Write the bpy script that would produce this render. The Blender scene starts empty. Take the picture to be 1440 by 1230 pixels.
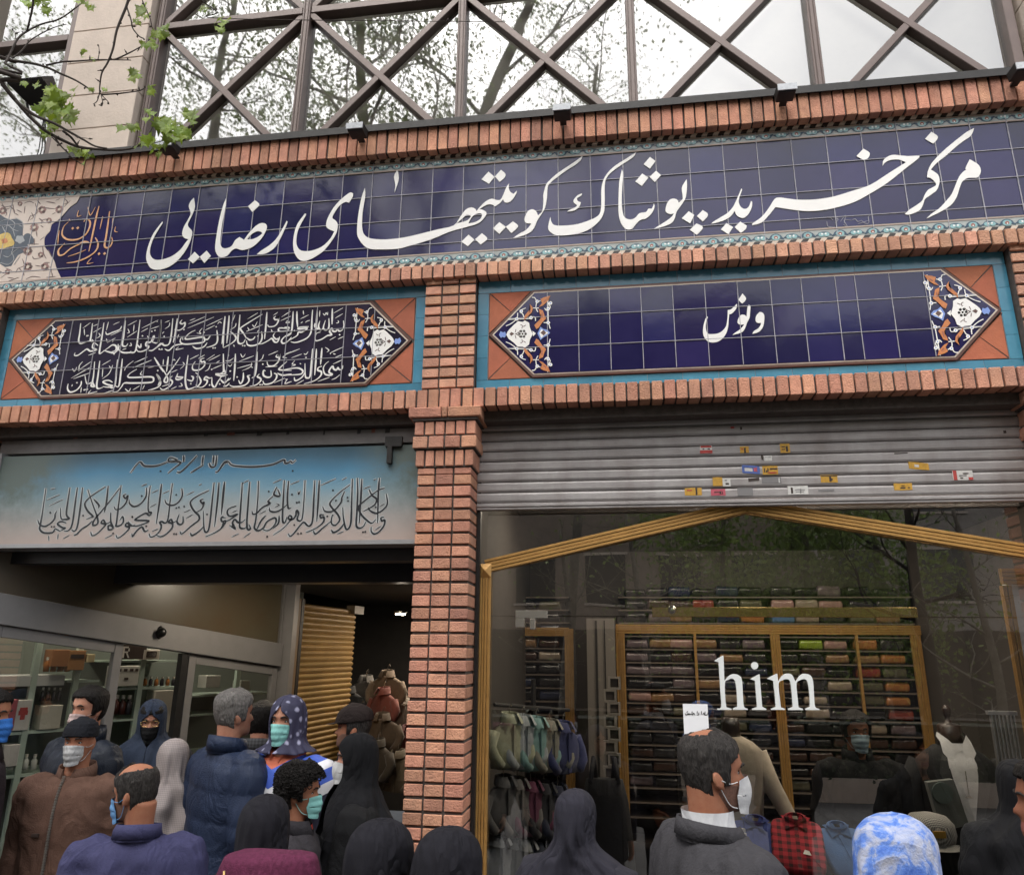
import bpy, bmesh, math, random
from mathutils import Vector, Matrix, noise
from math import sin, cos, pi, radians, exp, sqrt, atan2
random.seed(7)
SC = bpy.context.scene
COL = SC.collection
# ---------------------------------------------------------------- camera
F, PIT, YAW, ROL, CZ = 1053.2, .27882, -.14216, .00927, 1.92
fw = Vector((sin(YAW)*cos(PIT), cos(YAW)*cos(PIT), sin(PIT)))
_r = Vector((cos(YAW), -sin(YAW), 0)); _u = _r.cross(fw)
RR = _r*cos(ROL)+_u*sin(ROL); UU = -_r*sin(ROL)+_u*cos(ROL)
cam = bpy.data.objects.new('camera', bpy.data.cameras.new('camera')); COL.objects.link(cam)
M = Matrix((RR, UU, -fw)).transposed().to_4x4(); M.translation = (0, 0, CZ)
cam.matrix_world = M
cam.data.sensor_width = 36; cam.data.lens = 36*F/1440
cam.data.clip_start = .05; cam.data.clip_end = 600
SC.camera = cam
# ---------------------------------------------------------------- sky, sun, exposure
W = bpy.data.worlds.new('World'); SC.world = W; W.use_nodes = True
nt = W.node_tree; bg = nt.nodes['Background']
sky = nt.nodes.new('ShaderNodeTexSky'); sky.sky_type = 'NISHITA'; sky.sun_disc = False
SUN_EL, SUN_AZ = radians(58), radians(200)
sky.sun_elevation = SUN_EL; sky.sun_rotation = SUN_AZ
sky.air_density = 1.0; sky.dust_density = 6.0; sky.ozone_density = 1.0
hs = nt.nodes.new('ShaderNodeHueSaturation'); hs.inputs['Saturation'].default_value = .22
gm = nt.nodes.new('ShaderNodeGamma'); gm.inputs[1].default_value = .6       # overcast: evens out the bright patch round the sun
hs.inputs['Value'].default_value = 2.3
nt.links.new(sky.outputs[0], gm.inputs[0]); nt.links.new(gm.outputs[0], hs.inputs['Color']); nt.links.new(hs.outputs[0], bg.inputs[0])
bg.inputs[1].default_value = .15
sl = bpy.data.lights.new('sun', 'SUN'); sl.energy = .7; sl.angle = radians(25); sl.color = (1, .96, .9)
so = bpy.data.objects.new('sun', sl); COL.objects.link(so)
sd = Vector((sin(SUN_AZ)*cos(SUN_EL), cos(SUN_AZ)*cos(SUN_EL), sin(SUN_EL)))
so.rotation_euler = sd.to_track_quat('Z', 'Y').to_euler(); so.location = sd*60
SC.view_settings.view_transform = 'Standard'; SC.view_settings.look = 'None'
SC.view_settings.gamma = 1; SC.view_settings.exposure = 1.3
SC.cycles.max_bounces = 10; SC.cycles.transparent_max_bounces = 12
SC.cycles.caustics_reflective = False; SC.cycles.caustics_refractive = False

def at(px, py, Y):
    d = RR*((px-720)/F)-UU*((py-615)/F)+fw
    k = Y/d.y
    return Vector((d.x*k, Y, CZ+d.z*k))
# ---------------------------------------------------------------- helpers
ORG = {}
class MB:
    def __init__(s): s.v = []; s.f = []; s.m = []; s.t = []
    def add(s, vs, fs, mi=0, t=None):
        o = len(s.v); s.v += [tuple(p) for p in vs]
        if t is None: t = random.random()
        for f in fs: s.f.append(tuple(o+i for i in f)); s.m.append(mi); s.t.append(t)
    def box(s, x0, x1, y0, y1, z0, z1, mi=0, t=None):
        s.add([(x, y, z) for x in (x0, x1) for y in (y0, y1) for z in (z0, z1)],
              [(0, 1, 3, 2), (4, 6, 7, 5), (0, 4, 5, 1), (2, 3, 7, 6), (0, 2, 6, 4), (1, 5, 7, 3)], mi, t)
    def prism(s, pts, y0, y1, mi=0, t=None):          # convex polygon in x,z pushed from y0 to y1
        n = len(pts)
        s.add([(p[0], y0, p[1]) for p in pts]+[(p[0], y1, p[1]) for p in pts],
              [tuple(range(n)), tuple(range(2*n-1, n-1, -1))]+[(i, i+n, (i+1) % n+n, (i+1) % n) for i in range(n)], mi, t)
    def bar(s, a, b, w, d, mi=0, t=None, up=(0, 1, 0)):   # square bar from a to b, w across, d along up
        a = Vector(a); b = Vector(b); dr = (b-a).normalized(); u = Vector(up); sd = dr.cross(u).normalized(); u = sd.cross(dr)
        vs = [p+sd*(i*w/2)+u*(j*d/2) for p in (a, b) for i, j in ((-1, -1), (1, -1), (1, 1), (-1, 1))]
        s.add(vs, [(0, 1, 2, 3), (7, 6, 5, 4)]+[(i, i+4, (i+1) % 4+4, (i+1) % 4) for i in range(4)], mi, t)
    def tube(s, pts, r, n=6, mi=0, t=None, cap=True):
        pts = [Vector(p) for p in pts]; L = len(pts)
        if not isinstance(r, (list, tuple)): r = [r]*L
        vs = []; u = None
        for i, p in enumerate(pts):
            d = (pts[min(i+1, L-1)]-pts[max(i-1, 0)]).normalized()
            if u is None: u = d.orthogonal().normalized()
            u = (u-d*u.dot(d)); u = u.normalized() if u.length > 1e-6 else d.orthogonal().normalized()
            w = d.cross(u)
            for k in range(n): vs.append(p+(u*cos(2*pi*k/n)+w*sin(2*pi*k/n))*r[i])
        fs = [(i*n+k, i*n+(k+1) % n, (i+1)*n+(k+1) % n, (i+1)*n+k) for i in range(L-1) for k in range(n)]
        if cap: fs += [tuple(range(n-1, -1, -1)), tuple((L-1)*n+k for k in range(n))]
        s.add(vs, fs, mi, t)
    def loft(s, rings, mi=0, t=None, cap=True, close=True):
        n = len(rings[0]); L = len(rings); vs = [p for r in rings for p in r]
        fs = [(i*n+k, i*n+(k+1) % n, (i+1)*n+(k+1) % n, (i+1)*n+k) for i in range(L-1) for k in range(n if close else n-1)]
        if cap: fs += [tuple(range(n-1, -1, -1)), tuple((L-1)*n+k for k in range(n))]
        s.add(vs, fs, mi, t)
    def ball(s, c, rx, ry, rz, n=12, k=8, mi=0, t=None, R=None):
        c = Vector(c); vs = []
        for i in range(1, k):
            a = pi*i/k
            for j in range(n):
                b = 2*pi*j/n; p = Vector((rx*sin(a)*cos(b), ry*sin(a)*sin(b), rz*cos(a)))
                vs.append(c+(R @ p if R else p))
        p = Vector((0, 0, rz)); q = -p
        vs += [c+(R @ p if R else p), c+(R @ q if R else q)]; T = len(vs)-2
        fs = [(i*n+j, (i+1)*n+j, (i+1)*n+(j+1) % n, i*n+(j+1) % n) for i in range(k-2) for j in range(n)]
        fs += [(T, j, (j+1) % n) for j in range(n)]+[(T+1, (k-2)*n+(j+1) % n, (k-2)*n+j) for j in range(n)]
        s.add(vs, fs, mi, t)
    def ribbon(s, pts, w, mi=0, t=None, dy=.0015):     # calligraphic stroke lying on a plane y=const, facing -y
        n = len(pts)
        if n < 2: return
        L = []; Rr = []
        for i, p in enumerate(pts):
            a = pts[max(i-1, 0)]; b = pts[min(i+1, n-1)]
            d = Vector((b.x-a.x, 0, b.z-a.z)); d = d.normalized() if d.length > 1e-9 else Vector((1, 0, 0))
            k = w[i] if isinstance(w, (list, tuple)) else w
            q = Vector((-d.z, 0, d.x))*k/2
            L.append(p+q); Rr.append(p-q)
        vs = L+Rr; vs = vs+[v+Vector((0, dy, 0)) for v in vs]; N = 2*n
        fs = [(i, i+1, n+i+1, n+i) for i in range(n-1)]
        fs += [(i, N+i, N+i+1, i+1) for i in range(n-1)]+[(n+i, n+i+1, N+n+i+1, N+n+i) for i in range(n-1)]
        s.add(vs, fs, mi, t)
    def build(s, name, mats, parent=None, smooth=False, bevel=0, mods=None):
        me = bpy.data.meshes.new(name)
        o = bpy.data.objects.new(name, me); COL.objects.link(o)
        og = ORG.get(parent.name, Vector()) if parent else Vector()
        me.from_pydata([(p[0]-og.x, p[1]-og.y, p[2]-og.z) for p in s.v], [], s.f)
        if not isinstance(mats, (list, tuple)): mats = [mats]
        for m in mats: me.materials.append(m)
        me.polygons.foreach_set('material_index', s.m)
        a = me.attributes.new('tint', 'FLOAT', 'FACE'); a.data.foreach_set('value', s.t)
        if bevel or mods != 'raw':
            bm = bmesh.new(); bm.from_mesh(me)
            bmesh.ops.recalc_face_normals(bm, faces=bm.faces)
            if bevel: bmesh.ops.bevel(bm, geom=list(bm.edges), offset=bevel, segments=1, profile=.5, affect='EDGES')
            bm.to_mesh(me); bm.free()
        if smooth: me.polygons.foreach_set('use_smooth', [True]*len(me.polygons))
        me.update()
        if parent: o.parent = parent; ORG[o.name] = og
        return o
def cr(pts, n=5):                                      # Catmull-Rom through points
    if len(pts) < 3: 
        return [pts[0].lerp(pts[-1], i/3) for i in range(4)]
    out = []
    for i in range(len(pts)-1):
        p0 = pts[max(i-1, 0)]; p1 = pts[i]; p2 = pts[i+1]; p3 = pts[min(i+2, len(pts)-1)]
        for k in range(n):
            t = k/n
            out.append(.5*((2*p1)+(p2-p0)*t+(2*p0-5*p1+4*p2-p3)*t*t+(3*p1-p0-3*p2+p3)*t**3))
    out.append(pts[-1]); return out
def tag(o, label=None, cat=None, group=None, kind=None):
    if label: o['label'] = label
    if cat: o['category'] = cat
    if group: o['group'] = group
    if kind: o['kind'] = kind
    return o
def thing(name, label, cat, loc=(0, 0, 0), group=None):
    o = bpy.data.objects.new(name, None); COL.objects.link(o); o.location = loc; o.empty_display_size = .1
    ORG[o.name] = Vector(loc); return tag(o, label, cat, group)
def mat(name, col, rough=.6, metal=0, var=0, vs=4, bump=0, bs=60, tint=0, spec=.5, col2=None, em=0, stretch=None, sheen=0, dirt=0):
    m = bpy.data.materials.new(name); m.use_nodes = True; t = m.node_tree; N = t.nodes; L = t.links
    b = N['Principled BSDF']; b.inputs['Roughness'].default_value = rough; b.inputs['Metallic'].default_value = metal
    b.inputs['Specular IOR Level'].default_value = spec
    if sheen: b.inputs['Sheen Weight'].default_value = sheen
    c4 = tuple(col)+(1,); b.inputs['Base Color'].default_value = c4
    tc = N.new('ShaderNodeTexCoord'); src = tc.outputs['Object']
    if stretch:
        mp = N.new('ShaderNodeMapping'); mp.inputs['Scale'].default_value = stretch; L.new(src, mp.inputs[0]); src = mp.outputs[0]
    cur = None
    if var:
        nz = N.new('ShaderNodeTexNoise'); nz.inputs['Scale'].default_value = vs; nz.inputs['Detail'].default_value = 6; nz.inputs['Roughness'].default_value = .65
        L.new(src, nz.inputs[0])
        mx = N.new('ShaderNodeMix'); mx.data_type = 'RGBA'
        rp = N.new('ShaderNodeValToRGB'); rp.color_ramp.elements[0].position = .32; rp.color_ramp.elements[1].position = .68
        L.new(nz.outputs[0], rp.inputs[0]); L.new(rp.outputs[0], mx.inputs[0])
        c2 = col2 or tuple(x*(1-var) for x in col)
        mx.inputs[6].default_value = c4; mx.inputs[7].default_value = tuple(c2)+(1,)
        cur = mx.outputs[2]
    if tint:
        at_ = N.new('ShaderNodeAttribute'); at_.attribute_name = 'tint'
        mr = N.new('ShaderNodeMapRange'); mr.inputs[3].default_value = 1-tint; mr.inputs[4].default_value = 1+tint
        L.new(at_.outputs['Fac'], mr.inputs[0])
        h = N.new('ShaderNodeHueSaturation'); L.new(mr.outputs[0], h.inputs['Value'])
        mh = N.new('ShaderNodeMapRange'); mh.inputs[3].default_value = .5-.03*tint; mh.inputs[4].default_value = .5+.03*tint
        fr = N.new('ShaderNodeMath'); fr.operation = 'FRACT'; ml = N.new('ShaderNodeMath'); ml.operation = 'MULTIPLY'; ml.inputs[1].default_value = 7.31
        L.new(at_.outputs['Fac'], ml.inputs[0]); L.new(ml.outputs[0], fr.inputs[0]); L.new(fr.outputs[0], mh.inputs[0]); L.new(mh.outputs[0], h.inputs['Hue'])
        h.inputs['Color'].default_value = c4
        if cur: L.new(cur, h.inputs['Color'])
        cur = h.outputs[0]
    if dirt and cur:                                   # soot and rain stains in long uneven patches
        mp2 = N.new('ShaderNodeMapping'); mp2.inputs['Scale'].default_value = (2.2, 2.2, 1.1); L.new(tc.outputs['Object'], mp2.inputs[0])
        n2 = N.new('ShaderNodeTexNoise'); n2.inputs['Scale'].default_value = 1.7; n2.inputs['Detail'].default_value = 9; n2.inputs['Roughness'].default_value = .7; L.new(mp2.outputs[0], n2.inputs[0])
        r2 = N.new('ShaderNodeMapRange'); r2.inputs[1].default_value = .42; r2.inputs[2].default_value = .7; r2.inputs[4].default_value = dirt; L.new(n2.outputs[0], r2.inputs[0])
        m2 = N.new('ShaderNodeMix'); m2.data_type = 'RGBA'; L.new(r2.outputs[0], m2.inputs[0]); L.new(cur, m2.inputs[6]); m2.inputs[7].default_value = (.16, .125, .11, 1); cur = m2.outputs[2]
    if cur: L.new(cur, b.inputs['Base Color'])
    if bump:
        nb = N.new('ShaderNodeTexNoise'); nb.inputs['Scale'].default_value = bs; nb.inputs['Detail'].default_value = 4
        L.new(src, nb.inputs[0])
        bp = N.new('ShaderNodeBump'); bp.inputs['Strength'].default_value = bump; bp.inputs['Distance'].default_value = .01
        L.new(nb.outputs[0], bp.inputs['Height']); L.new(bp.outputs[0], b.inputs['Normal'])
    if em:
        b.inputs['Emission Color'].default_value = c4; b.inputs['Emission Strength'].default_value = em
    return m
def glass(name, refl=.0, tintc=(.85, .9, .88), rough=.0, wob=0):
    m = bpy.data.materials.new(name); m.use_nodes = True; t = m.node_tree; N = t.nodes; L = t.links
    N.remove(N['Principled BSDF']); out = N['Material Output']
    fr = N.new('ShaderNodeFresnel'); fr.inputs[0].default_value = 1.52
    ad = N.new('ShaderNodeMath'); ad.operation = 'MULTIPLY_ADD'; ad.inputs[1].default_value = 1.8*(1-refl); ad.inputs[2].default_value = refl; ad.use_clamp = True
    L.new(fr.outputs[0], ad.inputs[0])
    tr = N.new('ShaderNodeBsdfTransparent'); tr.inputs[0].default_value = tuple(tintc)+(1,)
    gl = N.new('ShaderNodeBsdfGlossy'); gl.inputs['Roughness'].default_value = rough
    if wob:
        nb = N.new('ShaderNodeTexNoise'); nb.inputs['Scale'].default_value = 1.6; nb.inputs['Detail'].default_value = 1
        tc = N.new('ShaderNodeTexCoord'); L.new(tc.outputs['Object'], nb.inputs[0])
        bp = N.new('ShaderNodeBump'); bp.inputs['Strength'].default_value = wob; bp.inputs['Distance'].default_value = .02
        L.new(nb.outputs[0], bp.inputs['Height']); L.new(bp.outputs[0], gl.inputs['Normal'])
    mx = N.new('ShaderNodeMixShader'); L.new(ad.outputs[0], mx.inputs[0]); L.new(tr.outputs[0], mx.inputs[1]); L.new(gl.outputs[0], mx.inputs[2])
    L.new(mx.outputs[0], out.inputs[0]); return m
# ---------------------------------------------------------------- materials
BRICK = mat('brick', (.64, .31, .2), .9, var=.4, vs=13, bump=.7, bs=110, tint=.22, col2=(.44, .2, .13), dirt=.36)
BRICKP = mat('pale_brick', (.66, .345, .225), .9, var=.35, vs=13, bump=.7, bs=110, tint=.22, col2=(.5, .25, .165), dirt=.34)
MORTAR = mat('mortar', (.11, .092, .082), .95, var=.4, vs=30, bump=.4, bs=200)
DARKMETAL = mat('dark_metal', (.03, .028, .027), .5, metal=.4, var=.3, vs=20)
NAVY = mat('navy_glaze', (.010, .009, .062), .1, var=.6, vs=3.2, tint=.3, col2=(.018, .016, .075), bump=.06, bs=7, spec=.42)
INK = mat('black_glaze', (.012, .010, .028), .14, var=.5, vs=4, tint=.25, col2=(.025, .02, .045), bump=.06, bs=7)
WHITE = mat('white_glaze', (.85, .83, .8), .3, var=.06, vs=8)
GROUT = mat('grout', (.42, .41, .45), .8, var=.3, vs=25)
TEAL = mat('teal_glaze', (.075, .25, .36), .22, var=.35, vs=9, tint=.12, col2=(.05, .2, .3), bump=.06, bs=9)
TERRA = mat('terracotta', (.45, .13, .06), .7, var=.25, vs=7, tint=.12, bump=.2, bs=90)
CREAM = mat('cream_glaze', (.62, .52, .42), .35, var=.15, vs=20)
BLACKT = mat('black_tile', (.025, .018, .015), .4)
STRIP = mat('border_glaze', (.37, .4, .385), .3, var=.25, vs=20)
TURQ = mat('turquoise_glaze', (.27, .48, .5), .3, var=.3, vs=40)
DNAVY = mat('border_navy', (.02, .06, .1), .3)
RUST = mat('rust_glaze', (.3, .1, .07), .4)
ORANGE = mat('orange_glaze', (.62, .22, .07), .35, var=.3, vs=50)
LBLUE = mat('light_blue_glaze', (.2, .3, .65), .35)
YELL = mat('yellow_glaze', (.65, .45, .1), .35, var=.3, vs=60)
GOLDINK = mat('gold_ink', (.62, .26, .08), .4, var=.35, vs=40, col2=(.7, .42, .25))
BROWNM = mat('brown_metal', (.15, .108, .095), .42, metal=.15, var=.15, vs=12, bump=.05, bs=30)
STONE = mat('pale_stone', (.62, .52, .44), .8, var=.16, vs=5, bump=.25, bs=45, tint=.05)
UPGLASS = glass('reflective_glass', .24, (.97, .98, .96), rough=.02, wob=.1)
STEEL = mat('shutter_steel', (.42, .395, .39), .5, metal=.3, var=.35, vs=3, col2=(.32, .3, .295), bump=.15, bs=30, tint=.08, stretch=(1, 1, 6), dirt=.5)
GOLD = mat('gold_moulding', (.52, .29, .09), .38, metal=.35, var=.2, vs=14)
SHOPGLASS = glass('shop_glass', .15, (.93, .95, .93), wob=.05)
# ---------------------------------------------------------------- ground and street
ASPH = mat('asphalt', (.05, .05, .052), .9, var=.4, vs=6, bump=.4, bs=120)
PAVE = mat('pavement', (.085, .08, .077), .85, var=.3, vs=2.5, bump=.2, bs=60, tint=.1)
g = MB(); g.add([(-150, -150, -.16), (150, -150, -.16), (150, 150, -.16), (-150, 150, -.16)], [(0, 1, 2, 3)]); tag(g.build('road', ASPH), kind='structure')
g = MB()
for i in range(-30, 30):
    for j in range(-10, 12):
        g.box(i*.6+.004, i*.6+.596, j*.6+.0, j*.6+.594, -.02, 0)
g.box(-18, 18, -6, 7.2, -.16, -.008)
tag(g.build('pavement', PAVE), kind='structure')
# ---------------------------------------------------------------- the building
BLD = thing('shopping_centre', 'brick and blue tile shopping centre with brown lattice windows above', 'building', (0, 4.4, 0))
XL, XR = -5.2, 3.6
def soldier(mb, x0, x1, z0, z1, y0, y1, pitch=.0668, gap=.0105, mi=0):
    n = int((x1-x0)/pitch)
    for i in range(n):
        x = x0+i*pitch+random.uniform(-.002, .002)
        dz = random.uniform(-.003, .003); dy = random.uniform(-.003, .003)
        mb.box(x, x+pitch-gap, y0+dy, y1, z0+dz, z1+dz*.5, mi)
# parapet row
m = MB(); soldier(m, XL, XR, 4.98, 5.155, 3.955, 4.06); o = m.build('brick_parapet', BRICK, BLD, bevel=.0028)
m = MB(); m.box(XL, XR, 3.968, 4.075, 4.992, 5.15); m.build('mortar', MORTAR, o)
m = MB(); m.box(XL, XR, 3.935, 4.42, 5.158, 5.186); m.box(XL, XR, 3.93, 3.938, 5.14, 5.19); m.build('parapet_cap', DARKMETAL, BLD)
# wall body behind the tile fields
m = MB(); m.box(XL, XR, 4.075, 4.3, 3.2, 5.157); m.build('wall', MORTAR, BLD)
# sill course under the banner
m = MB(); soldier(m, XL, XR, 4.085, 4.172, 3.97, 4.07); o = m.build('brick_sill', BRICKP, BLD, bevel=.0028)
m = MB(); m.box(XL, XR, 3.984, 4.074, 4.093, 4.166); m.build('mortar', MORTAR, o)
# lintel course
m = MB(); soldier(m, XL, XR, 3.262, 3.372, 3.975, 4.11); o = m.build('brick_lintel', BRICK, BLD, bevel=.0028)
m = MB(); m.box(XL, XR, 3.99, 4.2, 3.274, 3.366); m.build('mortar', MORTAR, o)
# pillars
def pillar(x0, x1, low=True):
    cw = (x1-x0)/3
    mb = MB(); mo = MB()
    z = 3.385
    while z < 4.06:
        for k in range(3):
            d = random.uniform(-.003, .003)
            mb.box(x0+k*cw+.005, x0+(k+1)*cw-.005, 4.0+d, 4.09, z+.006, z+.057+random.uniform(-.003, .003))
        z += .0665
    mo.box(x0+.004, x1-.004, 4.012, 4.08, 3.374, 4.084)
    o = mb.build('brick_pillar', BRICKP, BLD, bevel=.003); mo.build('mortar', MORTAR, o)
    if low:
        lo = MB(); lm = MB()
        z = .02
        while z < 2.86:
            h = .0665
            for k in range(3):
                a = x0+k*cw+.005; b = x0+(k+1)*cw-.005; d = random.uniform(-.003, .003)
                yb = 4.245 if k != 1 else 4.1
                lo.box(a, b, 4.0+d, yb, z+.005, z+h-.008+random.uniform(-.003, .002))
            z += h
        lm.box(x0+.012, x1-.012, 4.014, 4.25, 0, 2.9)
        p = lo.build('brick_pillar', BRICK, BLD, bevel=.003); lm.build('mortar', MORTAR, p)
        cp = MB(); cm = MB()
        def row(za, zb, ex, n, split=None):
            w = (x1-x0+2*ex)/n
            for i in range(n):
                cp.box(x0-ex+i*w+.005, x0-ex+(i+1)*w-.005, 4.0-ex+random.uniform(-.002, .002), 4.22, za+.005, zb-.004)
            for j in range(3): 
                pass
            cm.box(x0-ex+.01, x1+ex-.01, 4.012-ex, 4.24, za, zb)
        row(2.87, 2.915, 0, 3); row(2.915, 3.016, .012, 6); row(3.018, 3.094, .03, 4); row(3.096, 3.184, .022, 6)
        # moulded cap: a chamfered slab
        for a, b in ((x0-.05, (x0+x1)/2-.02), ((x0+x1)/2-.015, (x0+x1)/2+.015), ((x0+x1)/2+.02, x1+.05)):
            cp.add([(a, 3.955, 3.2), (b, 3.955, 3.2), (b, 3.945, 3.255), (a, 3.945, 3.255), (a, 4.22, 3.19), (b, 4.22, 3.19), (b, 4.22, 3.257), (a, 4.22, 3.257)],
                   [(0, 1, 2, 3), (7, 6, 5, 4), (0, 4, 5, 1), (3, 2, 6, 7), (0, 3, 7, 4), (1, 5, 6, 2)])
        cm.box(x0-.03, x1+.03, 3.97, 4.24, 3.184, 3.258)
        c = cp.build('pillar_capital', BRICK, p, bevel=.004); cm.build('capital_mortar', MORTAR, p)
pillar(-1.113, -.797); pillar(2.168, 2.484); pillar(-4.29, -3.975)
# ------------------------------------------------------------ upper storey: stone piers, lattice windows
def joints_pier(x0, x1, ya, name='stone_pier'):
    mb = MB(); z = 5.0
    while z < 8.4: mb.box(x0, x1, ya, 4.6, z+.003, z+.3); z += .303
    mb.box(x0+.01, x1-.01, ya+.012, 4.58, 5.0, 8.4); return mb.build(name, STONE, BLD, bevel=.003)
joints_pier(-4.07, -3.44, 4.2); joints_pier(2.64, 3.6, 4.2)
mul = [-3.385+1.192*i for i in range(6)]
ZB, ZM, ZT = 5.27, 6.535, 7.8
def bay(x0, x1, diag=True, last=False):
    mb = MB(); Yg = 4.3
    for x in ((x0, x1) if last else (x0,)): mb.box(x-.029, x+.029, Yg-.05, Yg+.05, 5.1, ZT+.4)
    for z in (ZM,) if True else (): mb.box(x0+.034, x1-.034, Yg-.044, Yg+.045, z-.03, z+.03)
    if diag:
        for za, zb in ((ZB, ZM-.031), (ZM+.031, ZT)):
            mb.bar((x0+.03, Yg, za), (x1-.03, Yg, zb), .049, .07)
            mb.bar((x0+.03, Yg-.002, zb), (x1-.03, Yg-.002, za), .049, .07)
    for s in (-1, 1): mb.box(x0+s*.014-.003, x0+s*.014+.003, Yg-.054, Yg-.0505, 5.1, ZT+.4)
    f = mb.build('lattice_window', BROWNM, BLD, bevel=.004)
    p = MB()
    # one triangular pane per lattice field, each set a hair differently
    cx = (x0+x1)/2
    for za, zb in ((ZB-.1, ZM), (ZM, ZT+.3)):
        cz = (za+zb)/2
        q = [(x0, za), (x1, za), (x1, zb), (x0, zb)]
        for i in range(4):
            a, b = q[i], q[(i+1) % 4]
            j = [random.uniform(-.0022, .0022) for _ in range(3)]
            p.add([(a[0], Yg+.012+j[0], a[1]), (b[0], Yg+.012+j[1], b[1]), (cx, Yg+.012+j[2], cz)], [(0, 1, 2)])
    p.build('pane', UPGLASS, f, mods='raw')
for i in range(5): bay(mul[i], mul[i+1], last=i == 4)
bay(-5.32, -4.13, diag=False, last=True)
BLIND = mat('pale_blind', (.9, .84, .74), .9, var=.1, vs=3)
m = MB(); m.box(-5.3, 2.7, 4.43, 4.47, 5.0, 8.4); m.build('blind', BLIND, BLD)
m = MB(); m.box(-9, XL+.02, 3.98, 4.6, 0, 8.4); m.box(XR-.02, 8, 3.98, 4.6, 0, 8.4); m.box(-9, 8, 4.19, 4.62, 8.405, 8.8); m.build('side_wall', STONE, BLD)
# body of the building and dark slab over the shops
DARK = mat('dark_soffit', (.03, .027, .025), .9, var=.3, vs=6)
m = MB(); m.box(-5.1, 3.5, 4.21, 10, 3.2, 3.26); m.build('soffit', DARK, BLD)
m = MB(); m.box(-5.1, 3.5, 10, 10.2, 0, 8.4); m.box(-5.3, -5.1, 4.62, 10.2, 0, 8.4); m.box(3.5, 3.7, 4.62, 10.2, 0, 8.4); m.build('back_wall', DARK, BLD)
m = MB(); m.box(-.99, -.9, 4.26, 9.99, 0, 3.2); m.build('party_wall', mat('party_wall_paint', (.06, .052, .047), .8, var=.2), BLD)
# ------------------------------------------------------------ floodlights
FLG = mat('flood_glass', (.55, .57, .6), .15, var=.2, vs=60)
def floodlight(x, label):
    t = thing('floodlight', label, 'floodlight', (x, 3.92, 5.09), 'small floodlights along the parapet')
    mb = MB()
    mb.add([(x-.055, 3.8, 5.105), (x+.055, 3.8, 5.105), (x+.055, 3.9, 5.118), (x-.055, 3.9, 5.118), (x-.05, 3.81, 5.06), (x+.05, 3.81, 5.06), (x+.05, 3.9, 5.06), (x-.05, 3.9, 5.06)],
           [(0, 1, 2, 3), (7, 6, 5, 4), (0, 4, 5, 1), (1, 5, 6, 2), (2, 6, 7, 3), (3, 7, 4, 0)])
    for k in range(5): mb.box(x-.045+k*.02, x-.04+k*.02, 3.82, 3.9, 5.116, 5.128)
    mb.build('housing', DARKMETAL, t, bevel=.003)
    q = MB(); q.box(x-.054, x+.054, 3.794, 3.801, 5.062, 5.104); q.build('lens', FLG, t)
    b = MB(); b.box(x-.02, x+.02, 3.885, 3.95, 5.07, 5.082); b.build('bracket', DARKMETAL, t)
for x, l in ((-2.85, 'small floodlight half hidden by plane leaves, leftmost on the parapet'), (-1.56, 'small floodlight under the second lattice bay, left of the centre'), (-.26, 'small floodlight above the stretched letters near the banner centre'),
             (1.05, 'small floodlight above the blue banner, right of the centre'), (2.33, 'small floodlight at the right edge of the parapet, cut by the frame')): floodlight(x, l)
# big floodlight at the left window
c = at(55, 125, 4.0); t = thing('floodlight', 'big black finned floodlight hanging by the far left window', 'floodlight', c)
m = MB(); x, z = c.x, c.z
m.add([(x-.13, 3.86, z-.06), (x+.16, 3.86, z-.06), (x+.13, 3.98, z+.05), (x-.1, 3.98, z+.05), (x-.1, 4.06, z-.1), (x+.13, 4.06, z-.1), (x+.1, 4.1, z+.0), (x-.08, 4.1, z+.0)],
      [(0, 1, 2, 3), (7, 6, 5, 4), (0, 4, 5, 1), (1, 5, 6, 2), (2, 6, 7, 3), (3, 7, 4, 0)])
m.build('housing', DARKMETAL, t, bevel=.006)
m = MB()
for k in range(16):
    u = k/15; m.bar((x-.12+.27*u, 3.857, z-.055), (x-.095+.22*u, 3.975, z+.055), .006, .03)
m.build('cooling_fins', DARKMETAL, t)
m = MB(); m.tube([(x-.1, 4.0, z-.05), (x-.09, 4.05, z-.16), (x+.06, 4.12, z-.2), (x+.1, 4.05, z-.06)], .01, 6)
for q in (-.03, 0, .03): m.tube([(x+q*.3, 4.1, z-.18), (x+q*.8-.02, 4.15, z-.4), (x+q-.05, 4.16, z-.68)], .004, 5)
m.build('bracket', DARKMETAL, t)
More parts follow.
